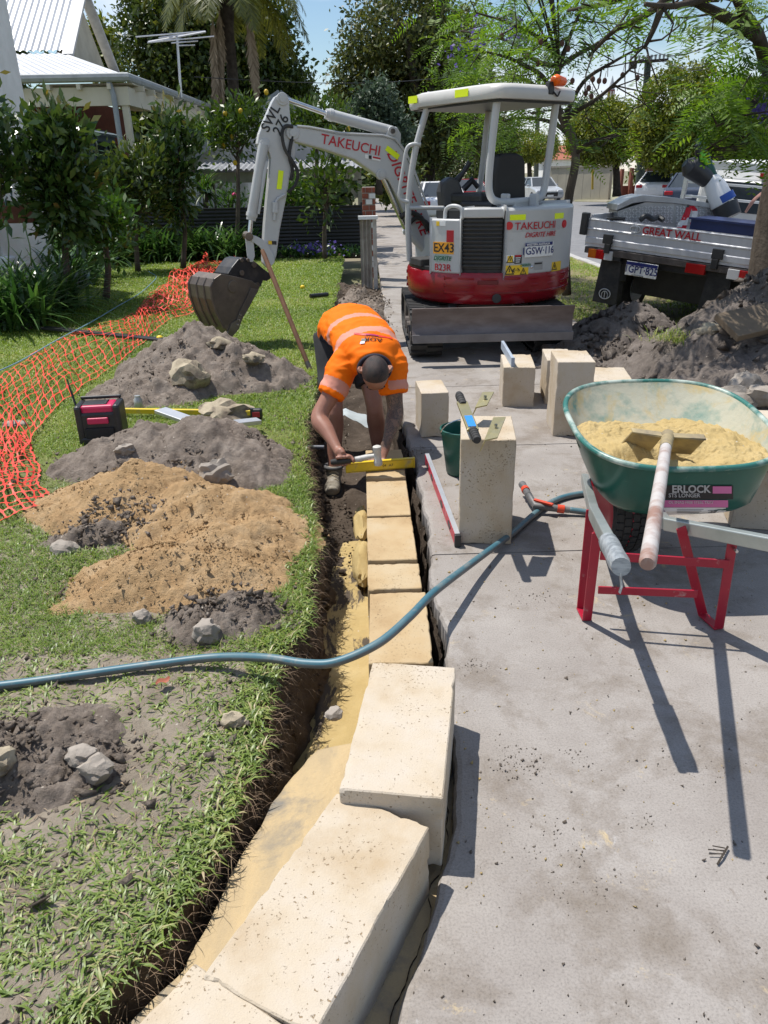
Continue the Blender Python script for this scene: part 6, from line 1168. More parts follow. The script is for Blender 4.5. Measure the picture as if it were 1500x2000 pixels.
# undercarriage
def track(x0, x1):
    y0, y1, h = 7.06, 8.95, 0.44; r = h/2; path = []
    L1 = y1-y0-h; per = 2*L1+2*PI*r; n = 46
    def pt(s):
        s = s % per
        if s < L1: return (y0+r+s, 0.0, (0, 1), (0, -1))
        s -= L1
        if s < PI*r: t = s/r; return (y1-r+r*math.sin(t), r-r*math.cos(t), (math.cos(t), math.sin(t)), (math.sin(t), -math.cos(t)))
        s -= PI*r
        if s < L1: return (y1-r-s, h, (-1, 0), (0, 1))
        s -= L1; t = s/r; return (y0+r-r*math.sin(t), r+r*math.cos(t), (-math.cos(t), -math.sin(t)), (-math.sin(t), math.cos(t)))
    tk = MB(); rows = []
    for i in range(n*2): yy, zz, t, nn = pt(i*per/(n*2)); rows.append([(x0, yy-nn[0]*0.02, zz-nn[1]*0.02+0.012), (x1, yy-nn[0]*0.02, zz-nn[1]*0.02+0.012), (x1, yy-nn[0]*0.045, zz-nn[1]*0.045+0.012), (x0, yy-nn[0]*0.045, zz-nn[1]*0.045+0.012)])
    rows.append(rows[0]); tk.grid(rows, 0, True)
    for i in range(n):
        yy, zz, t, nn = pt((i+0.5)*per/n); T_ = np.array([0, t[0], t[1]]); Nn = np.array([0, nn[0], nn[1]]); Rm = np.column_stack([[1, 0, 0], T_, Nn])
        for (xa, xb, off) in ((x0, x0+(x1-x0)*0.52, 0), (x0+(x1-x0)*0.48, x1, 0.03)): tk.box(np.array([(xa+xb)/2, yy, zz+0.012])-Nn*0.012+T_*off, (xb-xa, 0.045, 0.024), Rm)
    to = tk.build('rubber_track', MRUB, ex)
    fr = MB(); fr.box(((x0+x1)/2, (y0+y1)/2, 0.22), ((x1-x0)*0.62, L1, 0.20)); fr.build('track_frame', MSTEEL, ex, bev=0.02)
    for yy in (y0+r, y1-r): ww = MB(); ww.cyl((x0+0.03, yy, r+0.012), (x1-0.03, yy, r+0.012), r-0.06, 24); ww.build('sprocket', MSTEEL, to, bev=0.01)
    for k in range(4): ww = MB(); ww.cyl((x0+0.02, y0+0.5+k*0.3, 0.12), (x1-0.02, y0+0.5+k*0.3, 0.12), 0.065, 14); ww.build('roller', MSTEEL, to)
track(0.42, 0.72); track(1.60, 1.90)
m = MB(); m.box((1.16, 7.95, 0.34), (0.95, 0.8, 0.18)); m.lathe([(0.32, 0.40), (0.32, ZB-0.02)], (EX[0], EX[1], 0), seg=32); m.build('undercarriage', MSTEEL, ex)
# blade
BY = 6.86; bz0 = D(960, 663, BY)[2]; bz1 = D(960, 600, BY)[2]; bx0 = D(805, 632, BY)[0]; bx1 = D(1121, 632, BY)[0]
rows = []; mi_ = []
for t in np.linspace(0, 1, 12):
    z = bz0+(bz1-bz0)*t; y = BY+0.055*math.sin(t*PI)+0.0; rows.append([(bx0, y, z), (bx1, y, z)])
back = [[(x, y+0.02, z) for x, y, z in r] for r in rows[::-1]]; m = MB(); R4 = [[r[0], r[1], (r[1][0], r[1][1]+0.022, r[1][2]), (r[0][0], r[0][1]+0.022, r[0][2])] for r in rows]
m.grid(R4, 0, True); m.f += [(0, 1, 2, 3), tuple(44+i for i in (3, 2, 1, 0))]; m.m += [0, 0]
MBLADE = M('scuffed blade steel', (0.15, 0.118, 0.108), 0.5, (0.21, 0.175, 0.165), 4, metal=0.3, dirt=(0.36, 0.33, 0.30), dscale=4, dlo=0.62, dhi=0.72, sc=(1, 1, 3))
bl = m.build('dozer_blade', MBLADE, ex, smooth=True)
m = MB(); m.box(((bx0+bx1)/2, BY-0.012, bz0+0.02), (bx1-bx0-0.004, 0.02, 0.075)); m.build('cutting_edge', M('worn bare steel', (0.20, 0.19, 0.195), 0.45, (0.15, 0.14, 0.14), 5, metal=0.5), bl, bev=0.003)
for x in (0.86, 1.48): m = MB(); m.bar((x, BY+0.10, 0.36), (x, 7.6, 0.38), 0.09, 0.12); m.build('blade_arm', MGREY, ex, bev=0.01)
# ------------------------------------------------------------------ boom, arm and bucket in their own vertical plane
F0 = np.array([0.80, 8.62]); B0 = np.array([-1.38, 8.0]); bd = unit(B0-F0); bn = np.array([-bd[1], bd[0]]); bn = bn if bn[1] > 0 else -bn
BN = np.array([bn[0], bn[1], 0.0])
def BP(px, py, off=0.0):
    d = ray(px, py); o = F0+bn*off; t = ((o-CC[:2])@bn)/(d[:2]@bn); return CC+d*t
def plate(name, outline, off, th, mat, parent=ex, bev=0.012): m = MB(); m.prism([BP(x, y, off) for x, y in outline], BN*th); return m.build(name, mat, parent, bev=bev)
boom = plate('boom', [(560, 247), (566, 244), (603, 249), (667, 262), (747, 266), (767, 270), (787, 292), (805, 330), (818, 363), (832, 403), (846, 440), (862, 478), (860, 492), (832, 492), (812, 470), (796, 430), (780, 393), (759, 352), (739, 344), (722, 332), (693, 312), (633, 292), (577, 277), (562, 267)], -0.085, 0.17, MGREY, bev=0.015)
m = MB(); m.tube([BP(580, 246, -0.09), BP(603, 248, -0.09), BP(667, 260, -0.09), BP(747, 264, -0.09), BP(772, 271, -0.09), BP(790, 293, -0.09), BP(808, 330, -0.09), BP(836, 405, -0.09)], 0.012, 6); m.build('boom_pipe', MGREY, boom, smooth=True)
def pin(px, py, r, par, off=-0.10, th=0.05):
    c = BP(px, py, off); m = MB(); m.cyl(c, c+BN*th, r, 18); o = m.build('pin', MGREY, par, bev=0.005); m = MB(); m.cyl(c-BN*0.012, c+BN*0.01, r*0.55, 8); m.build('pin_bolt', MSTEEL if r < 0.05 else MGREY, par)
pin(572, 259, 0.062, boom); pin(745, 341, 0.05, boom); 
plate('cylinder_lug', [(752, 268), (758, 252), (766, 246), (776, 248), (784, 262), (783, 282)], -0.06, 0.12, MGREY, boom); pin(767, 256, 0.045, boom, -0.075)
# arm
arm = plate('arm', [(538, 188), (545, 184), (553, 183), (561, 187), (565, 195), (566, 215), (568, 238), (574, 255), (577, 280), (577, 302), (568, 335), (560, 383), (547, 447), (540, 500), (534, 517), (522, 524), (514, 515), (514, 490), (517, 440), (521, 395), (527, 335), (529, 310), (525, 296), (507, 290), (503, 280), (506, 262), (513, 243), (522, 222), (532, 198)], -0.07, 0.14, MGREY, bev=0.012)
pin(552, 193, 0.055, arm, -0.085); pin(517, 282, 0.05, arm, -0.085)
# bucket cylinder, boom cylinder, arm cylinder
def ram(name, a, b, c, r1, r2, off, par=ex):
    m = MB(); A, B, C_ = BP(*a, off), BP(*b, off), BP(*c, off); m.tube([A, A*0.06+B*0.94, B], [r1, r1, r1*0.9], 14); m.tube([A*0.10+B*0.90, A*0.05+B*0.95], r1*1.12, 14); o = m.build(name, MGREY, par, smooth=True); m = MB(); m.tube([B, C_], r2, 12); m.build('rod', MCHR, o, smooth=True); return o
ram('arm_cylinder', (765, 257), (636, 222), (552, 192), 0.052, 0.024, 0.0); bc = ram('bucket_cylinder', (515, 282), (490, 430), (487, 462), 0.05, 0.022, -0.06); ram('boom_cylinder', (835, 490), (792, 445), (746, 342), 0.055, 0.03, -0.03)
m = MB(); m.tube([BP(521, 315, -0.09), BP(517, 335, -0.09), BP(505, 418, -0.09)], [0.012, 0.02, 0.012], 8); m.build('hydraulic_pipe', MGREY, arm, smooth=True)
def hosep(pts, r=0.017): m = MB(); m.tube(spline(pts, 6), r, 8); m.build('hydraulic_hose', MRUB, ex, smooth='all')
hosep([BP(572, 247, -0.10), BP(557, 247, -0.11), BP(551, 262, -0.12), BP(556, 290, -0.12), BP(570, 313, -0.12), BP(581, 335, -0.12), BP(577, 360, -0.11), BP(562, 376, -0.1)])
hosep([BP(575, 250, -0.08), BP(565, 300, -0.10), BP(571, 330, -0.10), BP(568, 352, -0.09)])
hosep([BP(782, 425, -0.12), BP(795, 416, -0.15), BP(812, 418, -0.15), BP(826, 430, -0.13), BP(836, 450, -0.12)], 0.025); hosep([BP(800, 436, -0.12), BP(815, 425, -0.14), BP(838, 440, -0.14), BP(850, 465, -0.12)], 0.022)
m = MB(); m.tube([BP(556, 380, -0.09), BP(543, 388, -0.09), BP(538, 395, -0.09)], 0.014, 8); m.tube([BP(538, 395, -0.09), BP(537, 415, -0.09)], 0.03, 8); m.tube([BP(537, 415, -0.09), BP(536, 430, -0.09)], 0.016, 8); m.build('hose_coupling', MGREY, arm, smooth=True)
# links and quick hitch
plate('tipping_link', [(479, 462), (484, 456), (491, 457), (495, 466), (498, 500), (494, 512), (486, 512), (483, 500)], -0.08, 0.03, MGREY, bev=0.006)
plate('side_link', [(487, 458), (500, 461), (514, 468), (526, 482), (535, 498), (537, 512), (530, 520), (524, 512), (516, 494), (506, 481), (490, 470)], -0.095, 0.03, MGREY, bev=0.006)
lk = BP(487, 462, -0.11); m = MB(); m.cyl(lk, lk+BN*0.22, 0.04, 12); m.build('link_pin', MBUCK, ex, bev=0.004)
bq_ = math.radians(28); b2 = np.array([bd[0]*math.cos(bq_)-bd[1]*math.sin(bq_), bd[0]*math.sin(bq_)+bd[1]*math.cos(bq_)]); n2 = np.array([-b2[1], b2[0]]); n2 = n2 if n2[1] > 0 else -n2
BC = BP(470, 560)[:2]
def KP(px, py, off=0.0):
    d = ray(px, py); o = BC+n2*off; t = ((o-CC[:2])@n2)/(d[:2]@n2); return CC+d*t
N2 = np.array([n2[0], n2[1], 0]); MHIT = M('black hitch paint', (0.022, 0.022, 0.023), 0.4, (0.06, 0.052, 0.045), 8, lo=0.5, hi=0.75)
hitch = MB(); hitch.prism([KP(x, y, -0.12) for x, y in ((445, 535), (453, 522), (466, 506), (475, 503), (487, 505), (500, 512), (514, 524), (530, 536), (531, 543), (522, 549), (514, 548), (510, 560), (502, 562), (494, 556), (470, 545), (450, 540))], N2*0.24); ho = hitch.build('quick_hitch', MHIT, ex, bev=0.008)
for px, py, r in ((473, 508, 0.02), (485, 508, 0.018), (497, 517, 0.03), (473, 533, 0.028), (503, 557, 0.03)):
    c = KP(px, py, -0.135); m = MB(); m.cyl(c, c+N2*0.03, r, 12); m.build('hitch_pin', MBUCK, ho, bev=0.003)
OUT = [(432, 535), (460, 540), (492, 548), (508, 560), (503, 572), (487, 597), (473, 618), (466, 640), (453, 658), (438, 640), (424, 612), (415, 585), (412, 560), (418, 545)]
bucket = MB(); bucket.prism([KP(x, y, -0.19) for x, y in OUT], N2*0.40); bo = bucket.build('digging_bucket', MBUCK, ex, bev=0.006)
m = MB(); m.prism([KP(x, y, -0.205) for x, y in ((505, 565), (487, 600), (474, 622), (467, 642), (453, 659), (445, 650), (452, 632), (462, 625), (470, 605), (482, 582), (490, 562))], N2*0.016); m.build('side_cutter', M('polished steel', (0.22, 0.20, 0.18), 0.35, (0.16, 0.14, 0.12), 6, metal=0.7), bo)
m = MB(); c = KP(456, 560, -0.20); m.cyl(c, c+N2*0.02, 0.06, 20); m.build('ear_boss', MBUCK, bo, bev=0.006)
for px, py in ((468, 625), (465, 634), (470, 615)): m = MB(); c = KP(px, py, -0.215); m.cyl(c, c+N2*0.012, 0.009, 8); m.build('bolt', MCHR, bo)
for t in (0.0, 0.33, 0.66, 1.0):
    w_ = MB(); pts = [KP(x, y, -0.185)+N2*0.385*t for x, y in ((418, 545), (411, 560), (414, 586), (423, 613), (437, 641))]; w_.tube(pts, 0.012, 6); w_.build('wear_strip', MBUCK, bo)
for px, py in ((547, 352),):
    m = MB(); q = [BP(x, y, -0.074) for x, y in ((544, 332), (554, 334), (550, 370), (540, 369))]; m.prism(q, -BN*0.003); m.build('reflector_strip', MYEL, arm)
m = MB(); q = [BP(x, y, -0.089) for x, y in ((757, 284), (781, 303), (776, 312), (752, 293))]; m.prism(q, -BN*0.003); m.build('reflector_strip', MYEL, boom)
def ptext(body, size, px, py, ddx, ddy, mat, par, po, **k):
    o = BP(px, py, po); u = unit(BP(px+ddx, py+ddy, po)-o); v = np.cross(u, BN); v = v if v[2] > 0 or abs(v[2]) < 0.05 else -v
    if np.dot(np.cross(u, v), BN) > 0: v = -v
    return text(body, size, o, u, v, mat, par, **k)
ptext('TAKEUCHI', 0.125, 686, 284, 70, 15, MREDP, boom, -0.089, off=0.008, sx=1.02)
ptext('SWL', 0.125, 529, 231, 17, -34, MBLKP, arm, -0.074, off=0.014); ptext('276', 0.125, 549, 244, 17, -34, MBLKP, arm, -0.074, off=0.014)
ptext('DIGRITE HIRE', 0.145, 797, 378, 34, 82, MREDP, boom, -0.089, off=0.012, shear=0.2)
ms_ = MB(); ms_.prism([BP(x, y, -0.088) for x, y in ((713, 301), (743, 307), (743, 315), (713, 309))], -BN*0.002); ws = ms_.build('sticker', MWP, boom)
ms_ = MB(); ms_.prism([BP(x, y, -0.091) for x, y in ((728, 305), (743, 308), (743, 311.5), (728, 308.5))], -BN*0.002); ms_.build('sticker_mark', MREDP, ws)
ms_ = MB(); ms_.prism([BP(x, y, -0.091) for x, y in ((720, 303), (726, 304), (726, 311), (720, 310))], -BN*0.002); ms_.build('sticker_mark', MBLKP, ws)
ms_ = MB(); ms_.prism([BP(x, y, -0.075) for x, y in ((524, 470), (540, 471), (540, 478), (524, 477))], -BN*0.002); ws = ms_.build('sticker', MBLKP, arm)
ms_ = MB(); ms_.prism([BP(x, y, -0.078) for x, y in ((524, 470), (531, 470.5), (531, 477.5), (524, 477))], -BN*0.002); ms_.build('sticker_mark', MYELP, ws)
# swing bracket at the boom foot
m = MB(); q = BP(846, 478, 0); m.box(q+np.array([0.02, 0.0, -0.05]), (0.34, 0.30, 0.34), RM); m.build('swing_bracket', MGREY, ex, bev=0.03)
# ================================================================== vegetation
def depth(p): return (np.asarray(p)-CC)@CF
def ell(px, py, y, rx, ry, rz=None):
    c = D(px, py, y); k = depth(c)/F; return (c[0], c[1], c[2], rx*k, (rz if rz else rx)*k, ry*k)
LDARK = leafmat('dark glossy leaves', [(0.020, 0.038, 0.009), (0.046, 0.078, 0.015), (0.09, 0.125, 0.022), (0.17, 0.175, 0.03)], 0.4, 0.25)
LFIG = leafmat('fig leaves', [(0.026, 0.042, 0.012), (0.06, 0.082, 0.02), (0.105, 0.12, 0.028), (0.17, 0.15, 0.034)], 0.45, 0.28)
LOLIVE = leafmat('yellow green leaves', [(0.04, 0.072, 0.010), (0.11, 0.15, 0.018), (0.21, 0.235, 0.026), (0.32, 0.30, 0.035)], 0.5, 0.25)
LSAGE = leafmat('grey green leaves', [(0.035, 0.06, 0.035), (0.06, 0.095, 0.055), (0.09, 0.13, 0.075)], 0.6, 0.25)
LJAC = leafmat('jacaranda leaflets', [(0.05, 0.105, 0.012), (0.105, 0.19, 0.022), (0.18, 0.27, 0.034)], 0.5, 0.45)
LMAG = leafmat('magnolia leaves', [(0.022, 0.050, 0.014), (0.048, 0.092, 0.022), (0.095, 0.145, 0.032), (0.30, 0.22, 0.05)], 0.22, 0.2)
LBRI = leafmat('bright shrub leaves', [(0.03, 0.075, 0.012), (0.06, 0.13, 0.02), (0.12, 0.19, 0.03)], 0.4, 0.3)
LLEM = leafmat('lemon leaves', [(0.03, 0.06, 0.010), (0.065, 0.11, 0.015), (0.13, 0.17, 0.02)], 0.4, 0.3)
LSTR = leafmat('strap leaves', [(0.025, 0.065, 0.016), (0.06, 0.13, 0.03), (0.12, 0.21, 0.05)], 0.28, 0.25)
def tree(name, lab, cat, ells, nclump, per, spread, size, mat, root=None, top=None, r0=0.2, nl=9, shell=0.7, bark=None, aspect=0.5, group=None, cut=None, up=0.4, droop=0.0, loc=None):
    c0 = np.array(ells)[:, :3].mean(0); t = thing(name, lab, cat, loc if loc is not None else (root if root is not None else (c0[0], c0[1], gz(c0[1]))), group)
    P, tone, cl = blob_points(ells, nclump, per, spread, shell, cut); leaves('crown', P, size, mat, t, aspect, up, cvar=tone, droop=droop)
    if root is not None:
        ends = cl[RNG.choice(len(cl), min(nl, len(cl)), False)]; m = limbs(MB(), root, top, ends, r0, r0*0.1); m.build('trunk', bark or MDBARK, t, smooth='all')
    return t
# --- far trees
Y = 45.0
tree('fig_tree', 'biggest tree, a broad dark fig rising behind the boom at the centre', 'tree', [ell(790, 70, Y, 118, 85), ell(715, 150, Y, 62, 70), ell(870, 110, Y, 82, 105), ell(735, 255, Y, 78, 62), ell(840, 250, Y, 95, 85), ell(690, 225, Y, 45, 55), ell(905, 210, Y, 70, 90), ell(800, 160, Y, 100, 90)], 1150, 34, 0.32, 0.26, LFIG, D(826, 402, Y), D(830, 300, Y), 0.75, 26, 0.55, up=0.6)
Y = 31.0
tree('broadleaf_tree', 'large dense dark green tree behind the veranda and palm', 'tree', [ell(330, 70, Y, 95, 90), ell(420, 40, Y, 90, 70), ell(500, 60, Y, 66, 75), ell(545, 150, Y, 58, 66), ell(380, 160, Y, 110, 75), ell(480, 190, Y, 110, 80), ell(585, 195, Y, 34, 40), ell(300, 20, Y, 50, 40), ell(450, 270, Y, 120, 70)], 1300, 36, 0.27, 0.21, LDARK, D(430, 400, Y), D(430, 240, Y), 0.5, 24, 0.6, up=0.6)
tree('broadleaf_tree', 'pale leaved tree top showing between the gable and the dark tree', 'tree', [ell(205, 110, 34, 28, 60), ell(190, 60, 34, 16, 30)], 60, 26, 0.22, 0.26, LOLIVE, D(200, 250, 34), D(203, 160, 34), 0.15, 8, 0.3)
tree('shrub_tree', 'soft grey green tree just left of the fig trunk, above the boom ram', 'tree', [ell(735, 215, 30, 34, 46), ell(765, 265, 30, 34, 40), ell(700, 240, 30, 22, 30)], 150, 40, 0.22, 0.17, LSAGE, D(740, 380, 30), D(738, 270, 30), 0.12, 8, 0.4)
for i, (px, py, y, rx, ry, mt, lab, rootpy) in enumerate((
 (1180, 258, 50, 66, 56, LOLIVE, 'round clipped street tree with a forked dark trunk before the beige wall', 383),
 (1335, 235, 42, 95, 95, LOLIVE, 'tallest clipped yellow green street tree beside the power pole', 390),
 (1455, 250, 36, 70, 80, LDARK, 'dark street tree behind the ute cab at right', 395),
 (1035, 285, 66, 55, 26, LOLIVE, 'low clipped tree seen through the canopy posts', 352),
 (960, 270, 60, 50, 40, LDARK, 'dark tree behind the canopy, left of the seat', 365))):
    es = [ell(px, py, y, rx, ry), ell(px-rx*.45, py+ry*.3, y, rx*.55, ry*.6), ell(px+rx*.45, py+ry*.25, y, rx*.55, ry*.65), ell(px, py+ry*.5, y, rx*.8, ry*.45)]
    px0 = px+(25 if i == 0 else 0)
    tree('street_tree', lab, 'tree', es, 900 if i < 3 else 240, 46, 0.19, 0.19, mt, D(px0, rootpy, y), D(px0-3, py+ry*0.75, y), 0.24 if i < 3 else 0.2, 12, 0.72, group='clipped street trees')
for i, (px, py, y, rx, ry, mt, lab) in enumerate(((680, 335, 60, 46, 38, LDARK, 'dark shrubbery at the street end left of the fig trunk'), (905, 325, 85, 60, 32, LDARK, 'distant dark trees at the end of the street'), (770, 340, 38, 28, 30, LDARK, 'dark bush beyond the brick pillar beside the path'), (1100, 305, 90, 60, 24, LOLIVE, 'far green trees beyond the beige wall'), (1150, 220, 110, 45, 20, LSAGE, 'distant tree tops under the church spire'), (1340, 335, 58, 90, 24, LDARK, 'dark hedge above the timber fence across the street'), (600, 330, 34, 70, 70, LDARK, 'dark bushes behind the carport gable'), (-40, 90, 40, 80, 110, LDARK, 'dark tree behind the house beyond the left edge'), (300, 270, 30, 60, 60, LDARK, 'dark bush seen through the veranda posts'), (345, 320, 29, 60, 50, LDARK, 'dark bush behind the veranda end'))):
    tree('bush', lab, 'bush', [ell(px, py, y, rx, ry), ell(px-rx*.6, py+ry*.4, y, rx*.5, ry*.6), ell(px+rx*.6, py+ry*.4, y, rx*.5, ry*.6)], 170, 36, 0.30, 0.34, mt, shell=0.5)
# --- palm
pt_ = thing('palm_tree', 'tall palm with hanging brown dead fronds in front of the dark tree', 'palm tree', D(462, 330, 26)); PYW = 26.0
m = MB(); m.tube([D(466, 420, PYW), D(462, 250, PYW), D(452, 120, PYW), D(444, 55, PYW), D(442, -35, PYW)], [0.20, 0.17, 0.16, 0.18, 0.26], 12); m.build('trunk', MDBARK, pt_, smooth='all')
LPAL = leafmat('palm leaflets', [(0.06, 0.075, 0.012), (0.11, 0.125, 0.02), (0.17, 0.17, 0.03)], 0.4, 0.25); LDEAD = leafmat('dead frond', [(0.16, 0.115, 0.07), (0.25, 0.19, 0.12), (0.32, 0.25, 0.17)], 0.8, 0.1)
def frond(name, base, d, length, droop, mat, n=46, ll=0.55, w_=0.035, hang=0.5):
    d = unit(np.array(d, float)); pts = [np.array(base, float)]; v = d.copy()
    for i in range(n): v = unit(v+np.array([0, 0, -droop/n])); pts.append(pts[-1]+v*length/n)
    pts = np.array(pts); V, Q, A = [], [], []
    for i in range(3, n):
        tg = unit(pts[i+1]-pts[i]); s = unit(np.cross(tg, [0, 0, 1])); up_ = np.cross(s, tg)
        for sd in (-1, 1):
            for rep in (0, 1):
                dd = unit(s*sd*0.9+tg*0.5+up_*0.15+np.array([0, 0, -hang])+RNG.normal(size=3)*0.15); L_ = ll*math.sin(PI*min(1, (i+6)/(n+8)))*RNG.uniform(.8, 1.1)+0.05; ww = np.cross(dd, up_); ww = unit(ww)*w_/2; b = len(V); p = pts[i]+tg*RNG.uniform(-.02, .02)
                V += [p-ww*0.5, p+ww*0.5, p+dd*L_*.55+ww-np.array([0, 0, 0.02]), p+dd*L_*.55-ww-np.array([0, 0, 0.02]), p+dd*L_-np.array([0, 0, 0.12*L_])+ww*0.15, p+dd*L_-np.array([0, 0, 0.12*L_])-ww*.15]; Q += [(b, b+1, b+2, b+3), (b+3, b+2, b+4, b+5)]; A += [RNG.uniform()]*6
    b = len(V)
    for i in range(n+1):
        s = unit(np.cross(d, [0, 0, 1]))*0.03*(1-i/n*0.8); V += [pts[i]-s, pts[i]+s]; A += [0.5, 0.5]
    Q += [(b+2*i, b+2*i+1, b+2*i+3, b+2*i+2) for i in range(n)]
    return fast_mesh(name, np.array(V), np.array(Q), mat, pt_, np.array(A))
hd = D(442, -35, PYW)
for i in range(20):
    a = 2*PI*i/20+RNG.uniform(-.15, .15); e = RNG.uniform(0.1, 1.1); frond('frond', hd, (math.cos(a), math.sin(a), e), RNG.uniform(2.4, 3.2), RNG.uniform(1.6, 2.6), LPAL)
for px, py, ln in ((415, 60, 2.9), (484, 55, 2.2), (428, 50, 1.6), (425, 70, 2.6)): frond('dead_frond', D(px, py-30, PYW-0.3), (-0.05 if px < 440 else 0.05, -0.1, -1), ln, 0.4, LDEAD, 44, 0.30, 0.05, 1.2)
# --- jacarandas: feathery fronds
def feathers(name, C_, mat, parent, length=0.34, pairs=11, pl=0.085, pw=0.02, out=None):
    n = len(C_); d = RNG.normal(size=(n, 3)); d[:, 2] = d[:, 2]*0.5-0.15
    if out is not None: d = unit(d)+0.6*out
    d = unit(d); s = unit(np.cross(d, np.array([0, 0, 1.0])+RNG.normal(size=(n, 3))*0.3)); up_ = np.cross(s, d); k = np.arange(1, pairs+1)/pairs
    L_ = length*RNG.uniform(0.7, 1.3, (n, 1, 1)); base = C_[:, None]+d[:, None]*k[None, :, None]*L_-np.array([0, 0, 1.0])*(k[None, :, None]**2*L_*0.35)
    V = []; 
    for sd in (-1, 1):
        dd = unit(s[:, None]*sd+d[:, None]*0.35-up_[:, None]*0.12+RNG.normal(size=base.shape)*0.12); ll = pl*(np.sin(np.pi*(0.15+0.8*k))[None, :, None]+0.25)*(L_/length); ww = unit(np.cross(dd, up_[:, None]))*pw/2
        V.append(np.stack([base, base+dd*ll*.5+ww, base+dd*ll, base+dd*ll*.5-ww], 2))
    V = np.concatenate(V, 1).reshape(-1, 3); q = np.arange(len(V)).reshape(-1, 4); r = np.repeat(RNG.uniform(0, 1, n), pairs*8)
    r = np.concatenate([np.repeat(RNG.uniform(0, 1, n), pairs*2*4)]); return fast_mesh(name, V, q, mat, parent, r)
def branchy(mb, pts, r0, r1, seg=8): q = spline(pts, 5); mb.tube(q, list(np.linspace(r0, r1, len(q))), seg); return q
jt = thing('jacaranda_tree', 'slender jacaranda with a curved trunk and brown seed pods behind the excavator', 'tree', G(1106, 574)); YJ = 10.6
m = MB(); q = branchy(m, [D(x, y, YJ) for x, y in ((1107, 576), (1104, 500), (1104, 440), (1112, 380), (1124, 315), (1118, 270), (1100, 235), (1086, 200), (1084, 160), (1092, 130))], 0.062, 0.042, 10); m.build('trunk', MBARK, jt, smooth='all')
m = MB(); tips = []
BR = [[(1086, 200, 0), (1060, 150, -.2), (1020, 125, -.5), (985, 110, -.8), (940, 100, -1)], [(1092, 130, 0), (1070, 90, .1), (1030, 60, .2), (980, 40, .4), (930, 25, .5)], [(1092, 130, 0), (1110, 80, 0), (1130, 30, .2), (1150, -20, .3)], [(1100, 235, 0), (1130, 215, -.3), (1170, 190, -.5), (1215, 150, -.8), (1245, 120, -1)], [(1124, 300, 0), (1150, 280, -.2), (1190, 265, -.4), (1222, 262, -.6)], [(1092, 130, 0), (1130, 105, .3), (1175, 80, .5), (1215, 40, .8), (1240, 0, 1)], [(1086, 200, 0), (1050, 190, .5), (1010, 180, .9), (970, 170, 1.2)], [(1086, 200, 0), (1060, 175, 1.0), (1000, 150, 1.6), (920, 160, 2)], [(1092, 130, 0), (1050, 120, .8), (990, 80, 1.4), (900, 60, 2)], [(1118, 270, 0), (1080, 240, 1.2), (1020, 230, 2), (960, 240, 2.4), (920, 225, 2.6)], [(1100, 235, .2), (1140, 160, .4), (1200, 120, .4), (1255, 90, .3)]]
for b_ in BR:
    qq = branchy(m, [D(x, y, YJ+dy) for x, y, dy in b_], 0.034, 0.010, 7); tips += list(qq[5:])
    for _ in range(8):
        i = RNG.integers(5, len(qq)); e = qq[i]+RNG.normal(size=3)*np.array([0.35, 0.35, 0.28]); m.tube([qq[i], (qq[i]+e)/2+RNG.normal(size=3)*0.05, e], [0.009, 0.007, 0.004], 4); tips += [e, e, (e+qq[i])/2]
m.build('branches', MDBARK, jt, smooth='all'); tips = np.array(tips)
C_ = tips[RNG.integers(0, len(tips), 680)]+RNG.normal(size=(680, 3))*np.array([0.16, 0.16, 0.12]); dq = C_-CC; xq = 750+F*(dq@CR)/(dq@CF); yq_ = 1000-F*(dq@CU)/(dq@CF); C_ = C_[(xq < 1120) | (RNG.uniform(size=len(C_)) < np.where((yq_ > 60) & (yq_ < 240), 0.22, 0.45))]; feathers('foliage', C_, LJAC, jt)
Pm = np.array([2.4, 9.6, 5.2])+RNG.normal(size=(230, 3))*np.array([0.75, 0.7, 0.35]); feathers('foliage', Pm, LJAC, jt, 0.4); m = MB(); [m.tube(spline([D(1092, 130, YJ), np.array([1.9, 10.2, 4.6])+RNG.normal(size=3)*0.2, Pm[k]], 4), 0.012, 5) for k in range(0, 60, 6)]; m.build('high_branches', MDBARK, jt, smooth='all')  # crown foliage added above the view so its shade dapples the ute
e_ = [ell(950, 130, 13.5, 70, 45), ell(900, 60, 14, 60, 55), ell(1000, 40, 13, 70, 50), ell(920, 230, 14, 50, 40), ell(880, 130, 14.5, 40, 40)]
P, t_, cl = blob_points(e_, 260, 1, 0.15, 0.2); feathers('foliage', P, LJAC, jt, 0.42)
MPOD = M('brown seed pod', (0.10, 0.042, 0.028), 0.8)
for x, y in ((1030, 112), (1017, 122), (1050, 124), (1015, 118), (1098, 85), (1110, 95), (1158, 155), (1170, 158), (1181, 158), (1216, 147), (1245, 152), (1150, 172), (1144, 182), (1155, 188), (1118, 158), (1056, 82), (980, 70)):
    m = MB(); c = D(x, y, YJ-0.4-RNG.uniform(0, .4)); m.ball(c, (0.028, 0.012, 0.034), 8, 6); m.tube([c+[0, 0, 0.03], c+[0.01, 0, 0.10]], 0.003, 4); m.build('seed_pod', MPOD, jt, smooth='all')
LPUR = leafmat('purple blossom', [(0.10, 0.07, 0.30), (0.17, 0.13, 0.42)], 0.6, 0.3)
for x, y in ((1000, 60), (900, 105), (1010, 72), (935, 70)): leaves('blossom', D(x, y, YJ+1)+RNG.normal(size=(40, 3))*0.12, 0.05, LPUR, jt, 0.7)
j2 = thing('jacaranda_tree', 'thick jacaranda trunk at the right edge with overhanging ferny branches', 'tree', (3.95, 7.3, 0)); 
m = MB(); tk_ = [(1490, 640, 7.1), (1488, 580, 7.1), (1494, 500, 7.1), (1502, 420, 7.1), (1516, 330, 7.05), (1528, 250, 7.0), (1530, 180, 7.0)]
